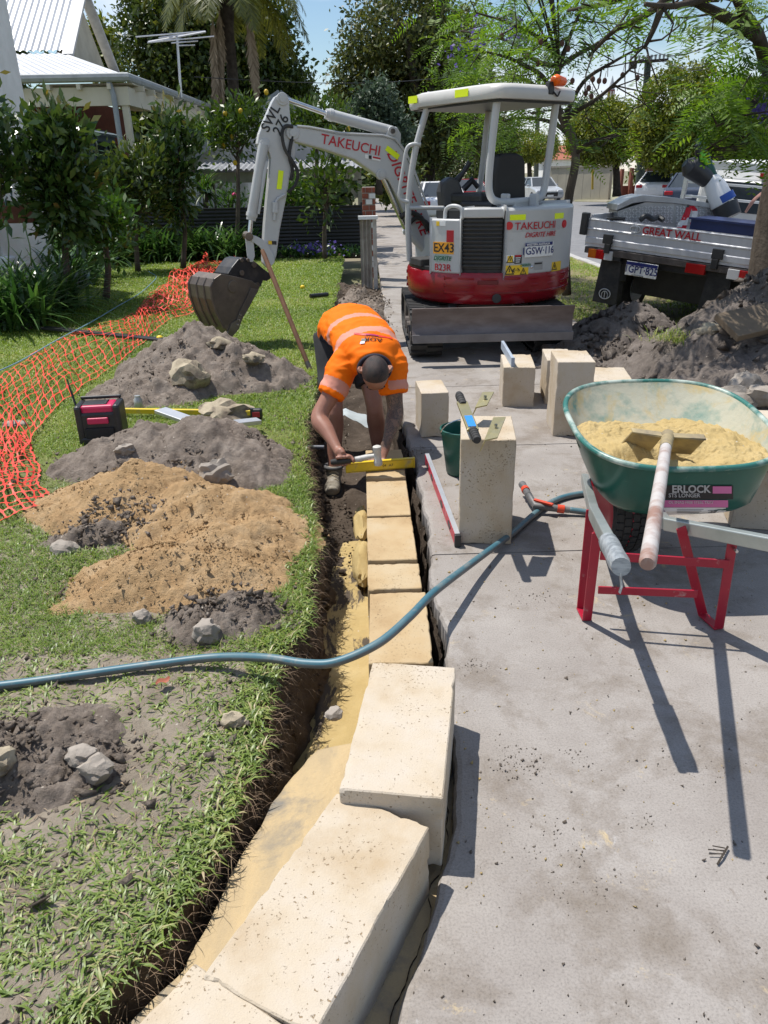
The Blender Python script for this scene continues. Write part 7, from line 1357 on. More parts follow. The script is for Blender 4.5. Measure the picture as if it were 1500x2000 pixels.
tq = spline([D(*q) + np.array([0.15, 0, 0]) for q in tk_], 5); m.tube(tq, list(np.linspace(0.30, 0.17, len(tq))), 18); m.build('trunk', MBARK, j2, smooth='all')
m = MB(); tips = []
for b_, r in (([(1532, 190, 7), (1500, 130, 6.6), (1480, 70, 6.3), (1453, 25, 6.0), (1430, -20, 5.8)], 0.065), ([(1480, 70, 6.3), (1430, 40, 6.0), (1380, 15, 5.8), (1320, -15, 5.6)], 0.05), ([(1440, -5, 5.9), (1400, -10, 5.6), (1340, 8, 5.4), (1300, 12, 5.3), (1260, 8, 5.2)], 0.03), ([(1300, -20, 5.6), (1290, 20, 5.6), (1275, 60, 5.6), (1258, 95, 5.6)], 0.03), ([(1320, -15, 5.6), (1260, 30, 5.8), (1200, 60, 6.2), (1150, 110, 6.6)], 0.028), ([(1500, 130, 6.6), (1480, 190, 6.2), (1440, 225, 5.9), (1400, 245, 5.8)], 0.03), ([(1530, 220, 7), (1480, 270, 6.5), (1430, 290, 6.2), (1380, 290, 6.0)], 0.03), ([(1320, -15, 5.6), (1240, -10, 6), (1170, 10, 6.4), (1110, 20, 6.8)], 0.03)):
    qq = branchy(m, [D(*q) for q in b_], r, r*0.4, 8); tips.append(qq)
    for _ in range(5): i = RNG.integers(4, len(qq)); e = qq[i]+RNG.normal(size=3)*np.array([0.2, 0.2, 0.16]); m.tube([qq[i], (qq[i]+e)/2+RNG.normal(size=3)*0.03, e], [0.008, 0.006, 0.004], 4)
m.build('branches', MDBARK, j2, smooth='all')
cs = []
for (px, py, y, sx, sy, n) in ((1405, 195, 5.9, 26, 28, 36), (1455, 185, 6.2, 34, 36, 52), (1480, 130, 6.2, 22, 30, 20), (1400, 245, 6.0, 28, 14, 22), (1468, 255, 6.2, 36, 20, 36), (1240, 5, 5.8, 50, 14, 16), (1150, 0, 6.4, 40, 14, 18), (1480, 20, 5.8, 22, 25, 18), (1345, 30, 5.6, 12, 22, 5), (1420, 60, 5.8, 16, 16, 5)):
    for _ in range(n): cs.append(D(px+RNG.normal()*sx, py+RNG.normal()*sy, y+RNG.normal()*0.3))
feathers('foliage', np.array(cs), LJAC, j2, 0.26, 12, 0.075, 0.017); leaves('blossom', D(1492, 215, 6)+RNG.normal(size=(40, 3))*0.05, 0.04, LPUR, j2, 0.7)
# --- garden shrubs at the left
def bigleaf_shrub(lab, cx, cy, y, rx, ry, root, nc, per, size, mat, nsingle=0, name='magnolia_shrub', stems=3, spread=0.14, shell=0.55, up=0.2):
    es = [ell(cx, cy, y, rx, ry), ell(cx-rx*.3, cy+ry*.3, y-0.2, rx*.6, ry*.6), ell(cx+rx*.3, cy-ry*.35, y, rx*.6, ry*.55)]; r = D(*root, y); r[2] = 0.0; t = thing(name, lab, 'shrub', r)
    P, tone, cl = blob_points(es, nc, per, spread, shell); zt = np.array(es)[:, 2].max()
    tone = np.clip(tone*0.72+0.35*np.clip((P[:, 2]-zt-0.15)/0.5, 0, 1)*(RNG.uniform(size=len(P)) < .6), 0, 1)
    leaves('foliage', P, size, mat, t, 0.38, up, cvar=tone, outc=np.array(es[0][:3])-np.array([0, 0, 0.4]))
    m = MB(); c = np.array(es[0][:3]); ends = cl[RNG.choice(len(cl), 14)]
    limbs(m, r, c-np.array([0, 0, es[0][5]*0.5]), ends, 0.05, 0.006); m.build('trunk', MBARK, t, smooth='all')
    if nsingle:   # nearest leaves one by one
        me = bpy.data.meshes.new('leaf'); me.from_pydata([(0, 0, 0), (0.5, 0.17, 0.06), (1, 0, -0.05), (0.5, -0.17, 0.06)], [], [(0, 1, 2), (0, 2, 3)]); me.materials.append(flat(name+' leaf green', (0.035, 0.065, 0.017), 0.3)); pos = cl[np.argsort(cl[:, 1])[:nsingle*2]]
        for k in range(nsingle):
            p = pos[k % len(pos)]+RNG.normal(size=3)*0.1-np.array([0, 0.1, 0]); o = bpy.data.objects.new('leaf', me); COL.objects.link(o); o.parent = t; o.location = [float(v) for v in (p-absloc(t))]; o.rotation_euler = (RNG.uniform(-1, 1), RNG.uniform(-0.3, 1.0), RNG.uniform(0, 6.28)); s = float(size*RNG.uniform(.9, 1.3)); o.scale = (s, s, s)
    return t
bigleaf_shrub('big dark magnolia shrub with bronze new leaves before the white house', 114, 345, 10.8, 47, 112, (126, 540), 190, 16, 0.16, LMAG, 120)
bigleaf_shrub('second slimmer magnolia with a bare forked trunk before the black fence', 346, 325, 15.5, 28, 105, (352, 480), 110, 12, 0.19, LMAG, 60)
bigleaf_shrub('dark magnolia foliage cut by the left picture edge', -14, 300, 10.2, 30, 110, (-20, 560), 60, 14, 0.16, LMAG)
bigleaf_shrub('glossy bright green bush under the big magnolia', 200, 440, 11.5, 40, 48, (196, 520), 70, 16, 0.13, LBRI, name='bush')
bigleaf_shrub('dark dense bush between the two magnolias', 262, 370, 15.0, 58, 70, (262, 480), 160, 16, 0.14, LDARK, name='bush')
bigleaf_shrub('lemon tree foliage left of the excavator arm', 462, 250, 17.5, 58, 46, (455, 420), 90, 16, 0.15, LLEM, name='lemon_tree', shell=0.4)
lt = bigleaf_shrub('lemon tree branches showing behind the excavator boom', 620, 238, 18.5, 66, 22, (600, 420), 100, 16, 0.15, LLEM, name='lemon_tree', shell=0.4)
lt0 = [o for o in COL.objects if o.name == 'lemon_tree'][0]
for t, pts in ((lt0, ((440, 222), (470, 217), (453, 268), (436, 285), (520, 180), (459, 318))), (lt, ((585, 225), (630, 232), (660, 240), (680, 252)))):
    for x, y in pts: m = MB(); m.ball(D(x, y, 17.2 if t is lt0 else 18.3), (0.045, 0.045, 0.055), 10, 8); m.build('lemon', flat('ripe lemon', (0.55, 0.36, 0.012), 0.5), t, smooth='all')
bigleaf_shrub('young sparse tree with yellowing leaves in front of the black fence', 635, 350, 16.6, 46, 82, (633, 485), 60, 9, 0.17, LLEM, name='young_tree', shell=0.3, spread=0.16)
bigleaf_shrub('low green shrub under the carport behind the black fence', 560, 385, 18.6, 60, 30, (560, 430), 90, 16, 0.14, LBRI, name='bush')
bigleaf_shrub('flowering shrub with a pink bloom behind the black fence', 452, 395, 18.4, 20, 18, (452, 440), 24, 14, 0.12, LBRI, name='bush')
m = MB(); m.ball(D(458, 381, 18.2), 0.055, 8, 6); m.build('pink_flower', flat('flower pink', (0.6, 0.03, 0.16)), None, smooth='all', **tagd('single pink flower on the shrub behind the black fence', 'flower'))
ORD = ['first', 'second', 'third', 'fourth', 'fifth', 'sixth', 'seventh', 'eighth', 'ninth', 'tenth', 'last']
# strap-leaved plants
def straps(c, n, L_, w_, e0=0.5, seg=5, spread=0.12):
    a = RNG.uniform(0, 2*PI, n); e = RNG.uniform(e0, 1.45, n); ln = L_*RNG.uniform(.65, 1.15, n); b = np.asarray(c)+np.stack([RNG.normal(size=n)*spread, RNG.normal(size=n)*spread, np.zeros(n)], 1); h = np.stack([np.cos(a), np.sin(a), 0*a], 1); s = np.stack([-np.sin(a), np.cos(a), 0*a], 1)
    V = []; p = b.copy(); el = e.copy()
    for i in range(seg+1):
        t = i/seg; ww = w_*(1-t**2.5)*0.5*(0.55+1.2*t*(1-t)*1.6); ww = max(ww, w_*0.04); V.append(np.stack([p-s*ww, p+s*ww], 1)); p = p+(h*np.cos(el)[:, None]+np.array([0, 0, 1.0])*np.sin(el)[:, None])*(ln/seg)[:, None]; el = el-(1.35/seg)*RNG.uniform(.7, 1.2, n)
    V = np.stack(V, 1); b0 = (np.arange(n)*2*(seg+1))[:, None]; q = np.concatenate([np.stack([b0[:, 0]+2*i, b0[:, 0]+2*i+1, b0[:, 0]+2*i+3, b0[:, 0]+2*i+2], 1) for i in range(seg)], 0)
    return V.reshape(-1, 3), q, np.repeat(RNG.uniform(0, 1, n), 2*(seg+1))
def strap_plant(name, lab, cat, c, n, L_, w_, mat=LSTR, group=None, e0=0.5, spread=0.12):
    t = thing(name, lab, cat, c, group); V, q, r = straps(c, n, L_, w_, e0, 5, spread); fast_mesh('leaves', V, q, mat, t, r); m = MB(); m.ball(c, (spread, spread, 0.06), 8, 5); m.build('base', MDARK, t); return t
AG_ = [(25, 610, 0), (75, 622, 0), (120, 605, 0), (20, 560, 0), (75, 565, 0), (130, 560, 0), (175, 545, 0), (195, 520, 0), (160, 515, 0), (110, 520, 0), (50, 640, 0), (-20, 640, 0), (-10, 590, 0)]
for i, (x, y, z) in enumerate(AG_):
    p = G(x, y, 0.0); strap_plant('agapanthus', ['agapanthus clump at the front of the bed below the white house', 'agapanthus clump nearest the lawn, left of the white bowl', 'agapanthus clump right beside the white bowl', 'agapanthus clump at the left edge, second row', 'agapanthus clump in the middle of the bed', 'agapanthus clump behind the white bowl', 'bright agapanthus clump at the right end of the bed', 'agapanthus clump under the magnolia trunk at the bed end', 'agapanthus clump behind the magnolia trunk', 'agapanthus clump against the white stone base', 'lowest agapanthus clump at the left edge', 'agapanthus clump cut by the left edge, low', 'agapanthus clump cut by the left edge, middle'][i], 'agapanthus', p, 150, 1.0 if y > 530 else 1.15, 0.05, group='agapanthus clumps by the white house', spread=0.14)
for i, x in enumerate(np.linspace(238, 474, 11)):
    p = D(x, 490, 17.25+0.15*math.sin(i*2.1)); p[2] = 0.0; strap_plant('agapanthus', ORD[i]+' agapanthus clump from the left in the row under the black fence', 'agapanthus', p, 110, 1.0, 0.05, group='agapanthus row under the black fence', spread=0.2)
for i, x in enumerate(np.linspace(548, 690, 7)):
    p = D(x, 484, 17.3); p[2] = 0.0; strap_plant('border_plant', ORD[i]+' small low plant from the left in the border right of the excavator arm', 'plant', p, 50, 0.38, 0.04, group='low border plants', spread=0.16)
t = thing('violas', 'clump of purple flowers in the border under the black fence', 'flowers', D(615, 488, 17.0)); P = D(612, 486, 16.9)+RNG.normal(size=(150, 3))*np.array([0.25, 0.12, 0.05]); leaves('blooms', P, 0.07, LPUR, t, 0.9, kind='stuff'); leaves('leaves', P-[0, 0, 0.08], 0.09, LBRI, t, 0.5)
dr = thing('dracaena', 'spiky dracaena palm behind the black fence by the brown post', 'plant', D(400, 430, 18.8)); c = D(402, 378, 18.8); V, q, r = straps(c, 130, 0.75, 0.04, -0.4, 4, 0.05); fast_mesh('leaves', V, q, LBRI, dr, r); m = MB(); m.tube([D(402, 440, 18.8), c], 0.06, 8); m.build('stem', MBARK, dr)
dr = thing('dracaena', 'spiky plant on the slope beside the carport roof', 'plant', D(405, 300, 21)); c = D(405, 272, 21); V, q, r = straps(c, 110, 0.9, 0.05, 0.1, 4, 0.06); fast_mesh('leaves', V, q, LBRI, dr, r); m = MB(); m.tube([D(405, 330, 21), c], 0.06, 8); m.build('stem', MBARK, dr)
for i, (x, y, x2, y2) in enumerate(((16, 520, 12, 436), (62, 520, 48, 440), (75, 500, 108, 452))):
    m = MB(); a = D(x, y, 9.8); b = D(x2, y2, 9.8); m.tube([a, (a+b)/2+[0.02, 0, 0], b], 0.008, 6); m.ball(b, (0.025, 0.025, 0.04), 8, 6); m.build('agapanthus_bud', flat('bud stalk green', (0.09, 0.14, 0.05), 0.5), None, smooth='all', **tagd(['tall budded agapanthus stalk nearest the left edge', 'tall budded agapanthus stalk against the white stone base', 'leaning budded agapanthus stalk before the magnolia'][i], 'flower stalk'))
bw_ = MB(); c = G(140, 580, 0); bw_.lathe([(0.06, 0), (0.10, 0.03), (0.16, 0.12), (0.175, 0.20), (0.165, 0.205), (0.15, 0.13), (0.05, 0.05), (0, 0.045)], c+np.array([0.1, -0.6, 0.02]), seg=24); bw_.build('white_bowl', MWHT, None, smooth=True, **tagd('white planter bowl at the edge of the agapanthus bed', 'bowl'))
# ================================================================== grass
GMAT = leafmat('lawn grass', [(0.10, 0.165, 0.02), (0.165, 0.255, 0.03), (0.24, 0.325, 0.045), (0.35, 0.37, 0.09), (0.50, 0.42, 0.22)], 0.5, 0.35)
GMATN = leafmat('buffalo grass', [(0.085, 0.135, 0.022), (0.15, 0.22, 0.036), (0.21, 0.28, 0.055), (0.30, 0.33, 0.10), (0.44, 0.35, 0.20)], 0.42, 0.3)
def heapH(x, y):
    H_ = np.zeros_like(x)
    for pks in HEAPS:
        for (a, b, h, rx, ry) in pks: H_ = np.maximum(H_, h*np.clip(1-np.sqrt(((x-a)/rx)**2+((y-b)/ry)**2), 0, 1))
    return H_
def blades(name, x, y, z, ln, wd, tilt, mat, tone, az=None, **tags):
    n = len(x); a = RNG.uniform(0, 2*PI, n) if az is None else az; h = np.stack([np.cos(a), np.sin(a), 0*a], 1); s = np.stack([-np.sin(a), np.cos(a), 0*a], 1); b = np.stack([x, y, z], 1); up_ = np.array([0, 0, 1.0])
    e1 = np.clip(1.35-tilt, 0.1, 1.5)[:, None]; e2 = e1-0.8; p1 = b+(h*np.cos(e1)+up_*np.sin(e1))*(ln*0.5)[:, None]; p2 = p1+(h*np.cos(e2)+up_*np.sin(e2))*(ln*0.5)[:, None]; w_ = (wd/2)[:, None]
    V = np.stack([b-s*w_*0.6, b+s*w_*0.6, p1-s*w_, p1+s*w_, p2-s*w_*0.12, p2+s*w_*0.12], 1).reshape(-1, 3); i = np.arange(n)*6; q = np.concatenate([np.stack([i, i+1, i+3, i+2], 1), np.stack([i+2, i+3, i+5, i+4], 1)])
    return fast_mesh(name, V, q, mat, None, np.repeat(tone, 6), kind='stuff', **tags)
# far and middle lawn
n = 400000; y = 17.5-(17.5-2.4)*RNG.uniform(0, 1, n)**0.72; x = lawn_edge(y)+0.02-RNG.uniform(0, 1, n)*np.minimum(7.0, 1.2+y*0.55)
bare = fbm(x*0.9, y*0.9, 71, 4); k = (heapH(x, y) < 0.012) & (RNG.uniform(size=n) < np.clip(1.1-1.6*np.clip(bare-0.12, 0, 1)*3*(x > -2.6), 0.25, 1)); x, y = x[k], y[k]; n = len(x); f = np.clip(y/7, 0.4, 2.5)
tone = np.clip(0.30+0.30*fbm(x*1.3, y*1.3, 90, 3)+0.13*RNG.normal(size=n)+np.where(RNG.uniform(size=n) < 0.10, 0.4, 0), 0, 1)
blades('lawn_grass', x, y, lawn_z(x, y)-0.005, 0.045*RNG.uniform(.6, 1.3, n), 0.0065*f, RNG.uniform(0.0, 1.0, n), GMAT, tone)
# near buffalo grass in tufts
nt_ = 9500; ty = 0.55+RNG.uniform(0, 1, nt_)**0.85*3.6; tx = lawn_edge(ty)+0.015-RNG.uniform(0, 1, nt_)**1.25*(0.75+ty*0.55)
dens = fbm(tx*2.3+3, ty*2.3, 55, 4)*0.5+0.5; edge = np.exp(-(lawn_edge(ty)-tx)/0.16); keep = (RNG.uniform(size=nt_) < np.clip((dens-0.33)*3.2+0.14+0.22*edge+np.clip((ty-2.0)*0.45, 0, 0.6), 0.03, 1)) & (heapH(tx, ty) < 0.02); tx, ty = tx[keep], ty[keep]; nt_ = len(tx); per = 8
x = np.repeat(tx, per)+RNG.normal(size=nt_*per)*0.016; y = np.repeat(ty, per)+RNG.normal(size=nt_*per)*0.016; n = len(x)
tone = np.clip(np.repeat(RNG.uniform(0.05, .5, nt_), per)+0.15*RNG.normal(size=n)+np.where(RNG.uniform(size=n) < 0.10, 0.45, 0), 0, 1)
blades('buffalo_grass', x, y, lawn_z(x, y)-0.004, RNG.uniform(0.02, 0.058, n), RNG.uniform(0.0032, 0.0072, n), RNG.uniform(0.5, 1.55, n), GMATN, tone)
# runners and roots hanging over the trench edge
n = 1500; y = 0.6+RNG.uniform(0, 1, n)**0.9*5.6; n = len(y); x = lawn_edge(y)+RNG.uniform(-0.03, 0.03, n); tone = np.where(RNG.uniform(size=n) < 0.4, RNG.uniform(.7, 1, n), RNG.uniform(.05, .5, n))
blades('edge_grass', x, y, lawn_z(x, y)-RNG.uniform(0, 0.03, n), RNG.uniform(0.03, 0.085, n), RNG.uniform(0.003, 0.007, n), RNG.uniform(0.3, 1.5, n), GMATN, tone, az=RNG.normal(size=n)*1.6)
n = 3600; y = 0.6+RNG.uniform(0, 1, n)**0.9*5.2; x = lawn_edge(y)+RNG.uniform(-0.01, 0.05, n); MROOT = leafmat('dry roots', [(0.16, 0.10, 0.06), (0.26, 0.18, 0.11), (0.36, 0.27, 0.17)], 0.8, 0.0)
blades('hanging_roots', x+0.01, y, -0.01-RNG.uniform(0, 1, n)**1.5*0.24, RNG.uniform(0.03, 0.10, n), RNG.uniform(0.0007, 0.0016, n), RNG.uniform(0.6, 2.6, n), MROOT, RNG.uniform(0, 0.7, n), az=RNG.normal(size=n)*1.9)
n = 42000; y = 0.6+RNG.uniform(0, 1, n)**0.9*3.4; x = lawn_edge(y)+0.01-RNG.uniform(0, 1, n)*(0.75+y*0.5); k = (heapH(x, y) < 0.02) & (RNG.uniform(size=n) < np.clip((fbm(x*2.3+3, y*2.3, 55, 4)*0.5+0.5-0.34)*3, 0.12, 1)); x, y = x[k], y[k]; n = len(x)
blades('fine_grass', x, y, lawn_z(x, y)-0.003, RNG.uniform(0.012, 0.04, n), RNG.uniform(0.0012, 0.003, n), RNG.uniform(0.1, 1.5, n), GMATN, np.clip(RNG.beta(1.6, 1.6, n)*1.0, 0, 1))
# dry clippings lying flat
n = 3500; y = 0.6+RNG.uniform(0, 1, n)*4.5; x = lawn_edge(y)-RNG.uniform(0, 1, n)*(0.8+y*0.5); k = heapH(x, y) < 0.03; x, y = x[k], y[k]; n = len(x)
blades('dry_clippings', x, y, lawn_z(x, y)+0.004, RNG.uniform(0.012, 0.055, n), RNG.uniform(0.0012, 0.003, n), RNG.uniform(1.0, 1.4, n), MROOT, RNG.uniform(0, 1, n))
# verge grass
n = 60000; y = 6.5+RNG.uniform(0, 1, n)*26; x = PX1+0.05+RNG.uniform(0, 1, n)*(KX-PX1-0.1); k = (fbm(x*1.1, y*1.1, 61, 4)+RNG.normal(size=n)*0.2 > -0.15) & (heapH(x, y) < 0.01); x, y = x[k], y[k]; n = len(x); zz = np.array([gz(v) for v in y])
blades('verge_grass', x, y, zz-0.01, 0.05*RNG.uniform(.6, 1.3, n), 0.011*RNG.uniform(.7, 1.4, n), RNG.uniform(0, 1, n), GMAT, np.clip(0.5+0.3*fbm(x*1.5, y*1.5, 12, 3)+0.15*RNG.normal(size=n), 0, 1))
n = 500; c = G(1340, 655, 0.42); x = c[0]+RNG.normal(size=n)*0.12; y = c[1]+RNG.normal(size=n)*0.08
blades('pile_grass', x, y, np.full(n, c[2]-0.03), RNG.uniform(.05, .14, n), np.full(n, 0.006), RNG.uniform(0, 1.2, n), GMAT, RNG.uniform(.2, 1, n))
# ================================================================== the worker
from mathutils.bvhtree import BVHTree
pe_ = thing('person', 'worker in an orange high visibility shirt bending over in the trench with a mallet', 'person', (-0.08, 4.95, -0.36))
def remesh(mb, name, mat, voxel, smooth=6, attrf=None, parent=pe_, disp=None, decimate=None):
    me = bpy.data.meshes.new(name); me.from_pydata(mb.v, [], mb.f); o = bpy.data.objects.new(name+'_tmp', me); COL.objects.link(o)
    r = o.modifiers.new('r', 'REMESH'); r.mode = 'VOXEL'; r.voxel_size = voxel; r.use_smooth_shade = True
    s = o.modifiers.new('s', 'SMOOTH'); s.factor = 0.5; s.iterations = smooth
    dg = bpy.context.evaluated_depsgraph_get(); me2 = bpy.data.meshes.new_from_object(o.evaluated_get(dg)); bpy.data.objects.remove(o); me2.name = name
    n = len(me2.vertices); co = np.zeros(n*3); me2.vertices.foreach_get('co', co); co = co.reshape(-1, 3)
    if disp is not None:
        no = np.zeros(n*3); me2.vertices.foreach_get('normal', no); co = co+no.reshape(-1, 3)*disp(co)[:, None]
    if attrf is not None: a = me2.attributes.new('rnd', 'FLOAT', 'POINT'); a.data.foreach_set('value', attrf(co).astype(np.float32))
    bv = BVHTree.FromPolygons([Vector(c) for c in co], [p.vertices[:] for p in me2.polygons]) if name == 'shirt' else None
    me2.vertices.foreach_set('co', (co-absloc(parent)).ravel()); me2.materials.clear(); me2.materials.append(mat); me2.polygons.foreach_set('use_smooth', [True]*len(me2.polygons)); me2.update()
    ob = link(name, me2, parent); return (ob, bv) if bv else ob
A_ = lambda *a: np.array(a, float)
# joints
PEL = A_(-0.13, 5.22, 0.62); MID = A_(-0.08, 4.96, 0.705); UPB = A_(0.01, 4.68, 0.635); NEC = A_(0.045, 4.50, 0.565); HEAD = A_(0.05, 4.355, 0.565)
SHL = A_(-0.135, 4.575, 0.545); SHR = A_(0.155, 4.60, 0.535)
ELL_ = D(624, 815, 4.42); WRL = D(660, 880, 4.21); HDL = D(672, 895, 4.165)
ELR = D(772, 806, 4.52); WRR = D(756, 862, 4.38); HDR = D(746, 880, 4.33)
HIL, HIR = PEL+A_(-0.11, 0.02, -0.03), PEL+A_(0.11, 0.03, -0.03)
KNL, KNR = A_(-0.225, 4.98, 0.17), A_(0.045, 5.02, 0.17); ANL, ANR = A_(-0.245, 4.90, -0.27), A_(0.075, 5.10, -0.27)
# --- body, one continuous surface
b = MB()
b.tube(spline([PEL, MID, UPB, NEC], 6), [(0.135, 0.105)]*6+[(0.15, 0.11)]*6+[(0.13, 0.09)]*6+[(0.07, 0.06)], 16)
b.tube(spline([UPB+A_(0, -.05, 0), NEC, HEAD+A_(0, .03, -0.01)], 5), 0.062, 14)
hu = unit(A_(0.02, -0.95, -0.18)); hf = unit(A_(0.02, -0.30, -0.95)); hf = unit(hf-hu*np.dot(hf, hu)); hs_ = np.cross(hu, hf)   # head up (crown), face, side
def headpt(s, u, f): return HEAD+hs_*s+hu*u+hf*f
hm = MB(); hm.ball((0, 0, 0), 1, 24, 16)
def warp(q):
    q = np.array(q); s, u, f = q[0]*0.078, q[1], q[2]
    uu = u*0.115 if u > 0 else u*0.125; ff = f*0.10
    if u < 0: s *= (1+0.30*u); ff = ff*(1+0.12*u) if f > 0 else ff*(1+0.35*u)
    return headpt(s, uu, ff)
b.add([warp((v[0], v[1], v[2])) for v in hm.v], hm.f)
b.tube([headpt(0, 0.0, 0.085), headpt(0, -0.03, 0.108), headpt(0, -0.045, 0.10)], [0.010, 0.017, 0.012], 8)     # nose
b.tube([headpt(-0.045, 0.02, 0.083), headpt(0, 0.024, 0.096), headpt(0.045, 0.02, 0.083)], 0.012, 8)             # brow
b.tube([headpt(-0.022, -0.078, 0.086), headpt(0, -0.080, 0.094), headpt(0.022, -0.078, 0.086)], 0.009, 8)        # mouth
b.ball(headpt(0, -0.108, 0.072), 0.026, 10, 8)                                                                # chin
for s in (-1, 1):
    e = headpt(s*0.080, -0.012, -0.008); b.tube([e-hu*0.028-hs_*s*0.006, e-hu*0.012+hs_*s*0.012-hf*0.006, e+hu*0.012+hs_*s*0.016-hf*0.008, e+hu*0.028+hs_*s*0.004], [(0.008, 0.013), (0.010, 0.017), (0.011, 0.019), (0.008, 0.012)], 8)
def limb(pts, rr, k=5, seg=14): q = spline(pts, k); t = np.linspace(0, 1, len(q)); b.tube(q, list(np.interp(t, np.linspace(0, 1, len(rr)), rr)), seg)
limb([UPB+A_(-.06, 0, 0), SHL, SHL*0.45+ELL_*0.55, ELL_, ELL_*0.55+WRL*0.45, WRL], [0.07, 0.068, 0.062, 0.060, 0.056, 0.050, 0.054, 0.055, 0.046, 0.036, 0.029])
limb([UPB+A_(.06, 0, 0), SHR, SHR*0.45+ELR*0.55, ELR, ELR*0.55+WRR*0.45, WRR], [0.07, 0.068, 0.062, 0.060, 0.056, 0.050, 0.053, 0.053, 0.045, 0.036, 0.030])
for hi, kn, an in ((HIL, KNL, ANL), (HIR, KNR, ANR)):
    limb([hi, hi*0.5+kn*0.5, kn, kn*0.65+an*0.35+A_(0, 0.02, 0), an], [0.10, 0.095, 0.085, 0.074, 0.064, 0.058, 0.060, 0.064, 0.056, 0.046, 0.042])
# right hand closed round the mallet handle (image left)
hx = unit(D(820, 889, 4.16)-D(650, 908, 4.16)); hz = A_(0, 0, 1); hz = unit(hz-hx*np.dot(hz, hx)); hy = np.cross(hz, hx)     # handle axis
HC = D(671, 900, 4.16); HANDLE = HC
wd_ = unit(HC-WRL); b.tube([WRL, WRL*0.6+HC*0.4+hz*0.012, HC+hz*0.024+hy*0.012-hx*0.004], [(0.029, 0.032), (0.030, 0.040), (0.022, 0.042)], 12)
for k in range(4):
    ax_ = HC+hx*(-0.034+0.0225*k); ln = [0.92, 1.0, 1.0, 0.86][k]; pts = []
    for t in np.linspace(0.1, 1.0, 8): a = math.radians(100+190*t*ln); pts.append(ax_+(hy*math.cos(a)*-1+hz*math.sin(a))*0.0265*(-1 if False else 1))
    b.tube(pts, [0.0115, 0.0118, 0.0115, 0.0108, 0.0105, 0.010, 0.0095, 0.008], 8); b.ball(ax_+hz*0.026-hy*0.012, 0.0125, 8, 6)
b.tube([HC+hx*0.022+hz*0.022+hy*0.016, HC+hx*0.046+hz*0.020-hy*0.004, HC+hx*0.060+hz*0.004-hy*0.022, HC+hx*0.058-hz*0.012-hy*0.024], [0.0145, 0.013, 0.0115, 0.009], 8)
# left hand flat on the block behind the level
PB = A_(HDR[0], 4.345, 0.030); b.tube([WRR, WRR*0.5+PB*0.5+A_(0, 0.0, 0.012), PB+A_(-0.015, -0.02, 0)], [(0.030, 0.032), (0.036, 0.026), (0.040, 0.018)], 12)
for k in range(4):
    a = math.radians(200+17*k); d = A_(math.cos(a), math.sin(a)*0.75, 0); ln = [0.070, 0.080, 0.076, 0.062][k]; r0 = PB+A_(-0.02+0.017*k-0.012, -0.012-0.006*k, 0.004); b.tube([r0, r0+d*ln*0.5+A_(0, 0, 0.006), r0+d*ln+A_(0, 0, -0.012)], [0.0115, 0.0105, 0.008], 8)
b.tube([PB+A_(-0.01, 0.02, 0.006), PB+A_(-0.05, 0.028, 0.004), PB+A_(-0.075, 0.018, -0.008)], [0.014, 0.012, 0.009], 8)
MSKIN, nt, bs_p = base('skin', 0.5, spec=0.4); at = nt.nodes.new('ShaderNodeAttribute'); at.attribute_name = 'rnd'
n1 = noise(nt, 7, 5, 0.6); r1 = ramp(nt, [(0.35, (0.34, 0.165, 0.115)), (0.65, (0.27, 0.125, 0.085))]); nt.links.new(n1.outputs['Fac'], r1.inputs[0])
n2 = noise(nt, 20, 6, 0.7, dist=2.2); r2 = ramp(nt, [(0.44, (0.215, 0.125, 0.085)), (0.5, (0.06, 0.047, 0.042)), (0.57, (0.16, 0.10, 0.07))]); nt.links.new(n2.outputs['Fac'], r2.inputs[0])
nt.links.new(mixc(nt, at.outputs['Fac'], r1.outputs[0], r2.outputs[0]), bs_p.inputs['Base Color']); bs_p.inputs['Subsurface Weight'].default_value = 0.08; bs_p.inputs['Subsurface Radius'].default_value = (0.01, 0.004, 0.002)
def tat(co):
    def sd(p, a, c): ab = c-a; t = np.clip(((p-a)@ab)/(ab@ab), 0, 1); return np.linalg.norm(p-a-t[:, None]*ab, axis=1)
    d = np.minimum(sd(co, SHR, ELR), sd(co, ELR, WRR*0.9+ELR*0.1)); return np.clip((0.085-d)/0.02, 0, 1)*(co[:, 0] > 0.06)
remesh(b, 'body', MSKIN, 0.0062, 4, tat)
# --- hair: close cropped cap, eyes and brows on the face
c_ = MB(); cap = MB(); cap.ball((0, 0, 0), 1, 28, 18); keep = []; 
vv = [np.array(v) for v in cap.v]; hairv = [warp(v*1.018) for v in vv]
fs = [f for f in cap.f if np.mean([vv[i][1]-0.95*vv[i][2] for i in f]) > -0.10 and np.mean([vv[i][2] for i in f]) < 0.22]
c_.add(hairv, fs); MHAIR = M('cropped dark hair', (0.012, 0.0075, 0.006), 0.55, (0.05, 0.024, 0.017), 22, bmp=0.5, bs=350); c_.build('hair', MHAIR, pe_, smooth='all')
be = MB(); vb = [warp(v*1.012) for v in vv]; be.add(vb, [f for f in cap.f if np.mean([vv[i][1] for i in f]) < -0.42 and np.mean([vv[i][2] for i in f]) > -0.35 and not (np.mean([vv[i][2] for i in f]) > 0.85)]); be.build('beard', MHAIR, pe_, smooth='all')
for s in (-1, 1): m = MB(); m.ball(headpt(s*0.031, -0.004, 0.083), 0.012, 10, 8); m.build('eye', flat('eye dark', (0.05, 0.04, 0.035), 0.2), pe_, smooth='all'); m = MB(); m.tube([headpt(s*0.012, 0.020, 0.099), headpt(s*0.034, 0.026, 0.094), headpt(s*0.052, 0.019, 0.082)], 0.006, 6); m.build('eyebrow', MHAIR, pe_, smooth='all')
